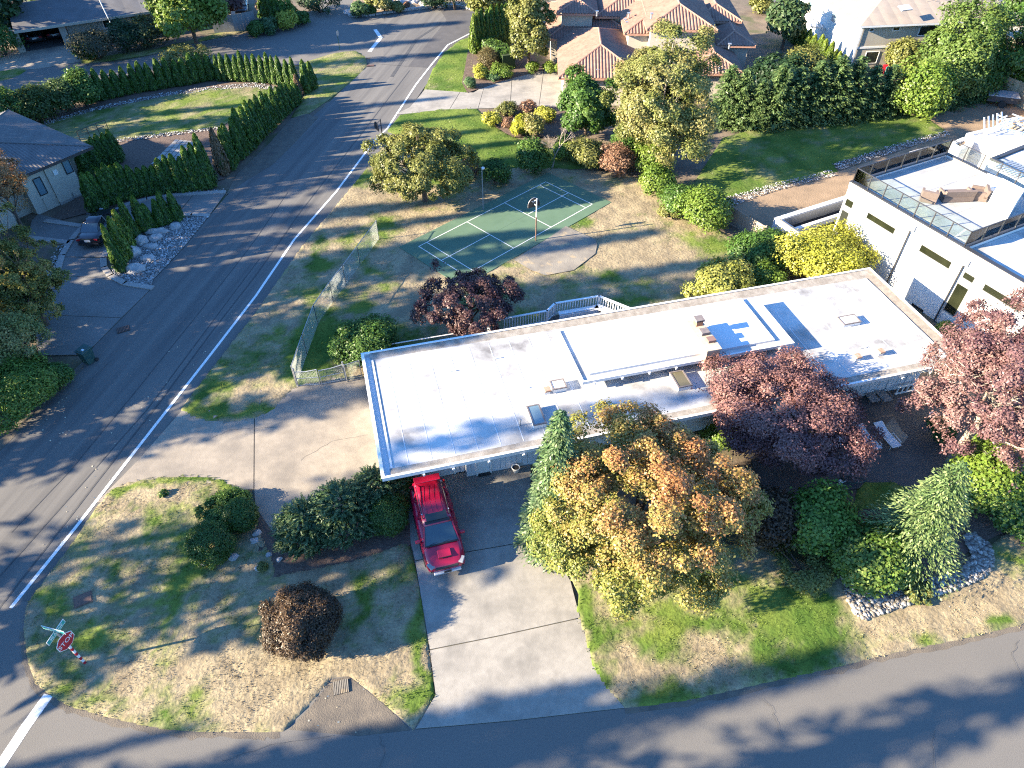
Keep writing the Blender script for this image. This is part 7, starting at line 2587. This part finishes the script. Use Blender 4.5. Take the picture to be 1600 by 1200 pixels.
t = thing('parasol', (p.x, p.y, 0), 'pale cream parasol in the back garden of the beige house', 'parasol')
MB().lathe([(1.2, 1.7), (.6, 1.95), (.05, 2.15)], 8).build('canopy', M['wood_new'], t)
MB().tube((0, 0, 0), (0, 0, 2.1), .03).build('pole', M['white'], t)
for k, (x, y, m, lb) in enumerate(((1381, 117, 'sign_red', 'small red garden chair in the back garden'), (1386, 120, 'sign_teal', 'small teal garden chair in the back garden'), (1401, 112, 'plastic_white', 'small white garden chair in the back garden'))):
    p = G(x, y)
    t = thing('garden_chair', (p.x, p.y, 0), lb, 'chair', rotz=k * .8)
    MB().box(-.27, .27, -.27, .27, .38, .43).build('seat', M[m], t)
    MB().obox((0, .27, .68), (.54, .04, .55), 0, -.15).build('backrest', M[m], t)
    for sx in (-1, 1):
        for sy in (-1, 1):
            MB().tube((sx * .24, sy * .24, 0), (sx * .24, sy * .24, .38), .025, n=6).build('leg', M[m], t)

# ================================================================== TREES BEYOND THE PICTURE THAT THROW THE LONG SHADOWS
FIR = [conifer_mesh(22, 3.6, 80 + k, DG, step=.8, droop=.3, nb=8, spray=.62, power=.9, low=.08, dens=.72, asp=2.3) for k in range(2)]
FIR_OPEN = conifer_mesh(22, 3.6, 90, DG, step=1.05, droop=.3, nb=7, spray=.6, power=.9, low=.08, dens=.55, asp=2.1)
_tk = MB().tube((0, 0, -.1), (0, 0, 20.5), .35, .05, 8).mesh('trunk', M['bark'])


FAR = [(-52.8, 43.6, 27.2, 2.9), (-73.9, 33.0, 27.3, 4.7), (-36.5, 26.8, 23.8, 4.3), (-57.5, 69.5, 22.7, 3.3), (-57.0, 52.5, 21.0, 2.7), (-75.3, 69.7, 25.6, 4.9), (-45.2, 19.5, 20.1, 3.5), (-51.6, 47.2, 20.8, 4.0), (-46.7, 26.4, 24.2, 4.6), (-49.0, 36.6, 18.4, 3.1), (-54.2, 58.1, 18.8, 2.7), (-57.3, 60.4, 13.9, 2.3), (-64.5, 77.8, 22.8, 4.8), (-37.1, 10.2, 24.7, 5.3), (-50.5, 50.6, 19.0, 3.7), (-49.9, 10.7, 28.0, 4.0), (-24.9, 0.1, 24.6, 3.3), (-42.3, 34.3, 17.9, 3.3), (-42.1, 32.4, 20.8, 4.1), (-52.8, 32.1, 21.0, 4.0), (-42.8, -1.0, 22.3, 4.6), (-68.5, 36.2, 20.4, 4.3), (-57.7, -1.0, 17.9, 1.8), (-42.7, 0.4, 18.1, 3.6)]
for k, (x, y, hh, rr) in enumerate(FAR):
    t = thing('fir_tree', (x, y, 0), 'tall dark fir tree standing beyond the road side of the picture', 'tree', 'firs beyond the picture edge', k * 1.3)
    t.scale = (rr / 3.4, rr / 3.4, hh / 22)
    link('crown', FIR_OPEN if 2 < y < 17 else FIR[k % 2], t)
    link('trunk', _tk, t)
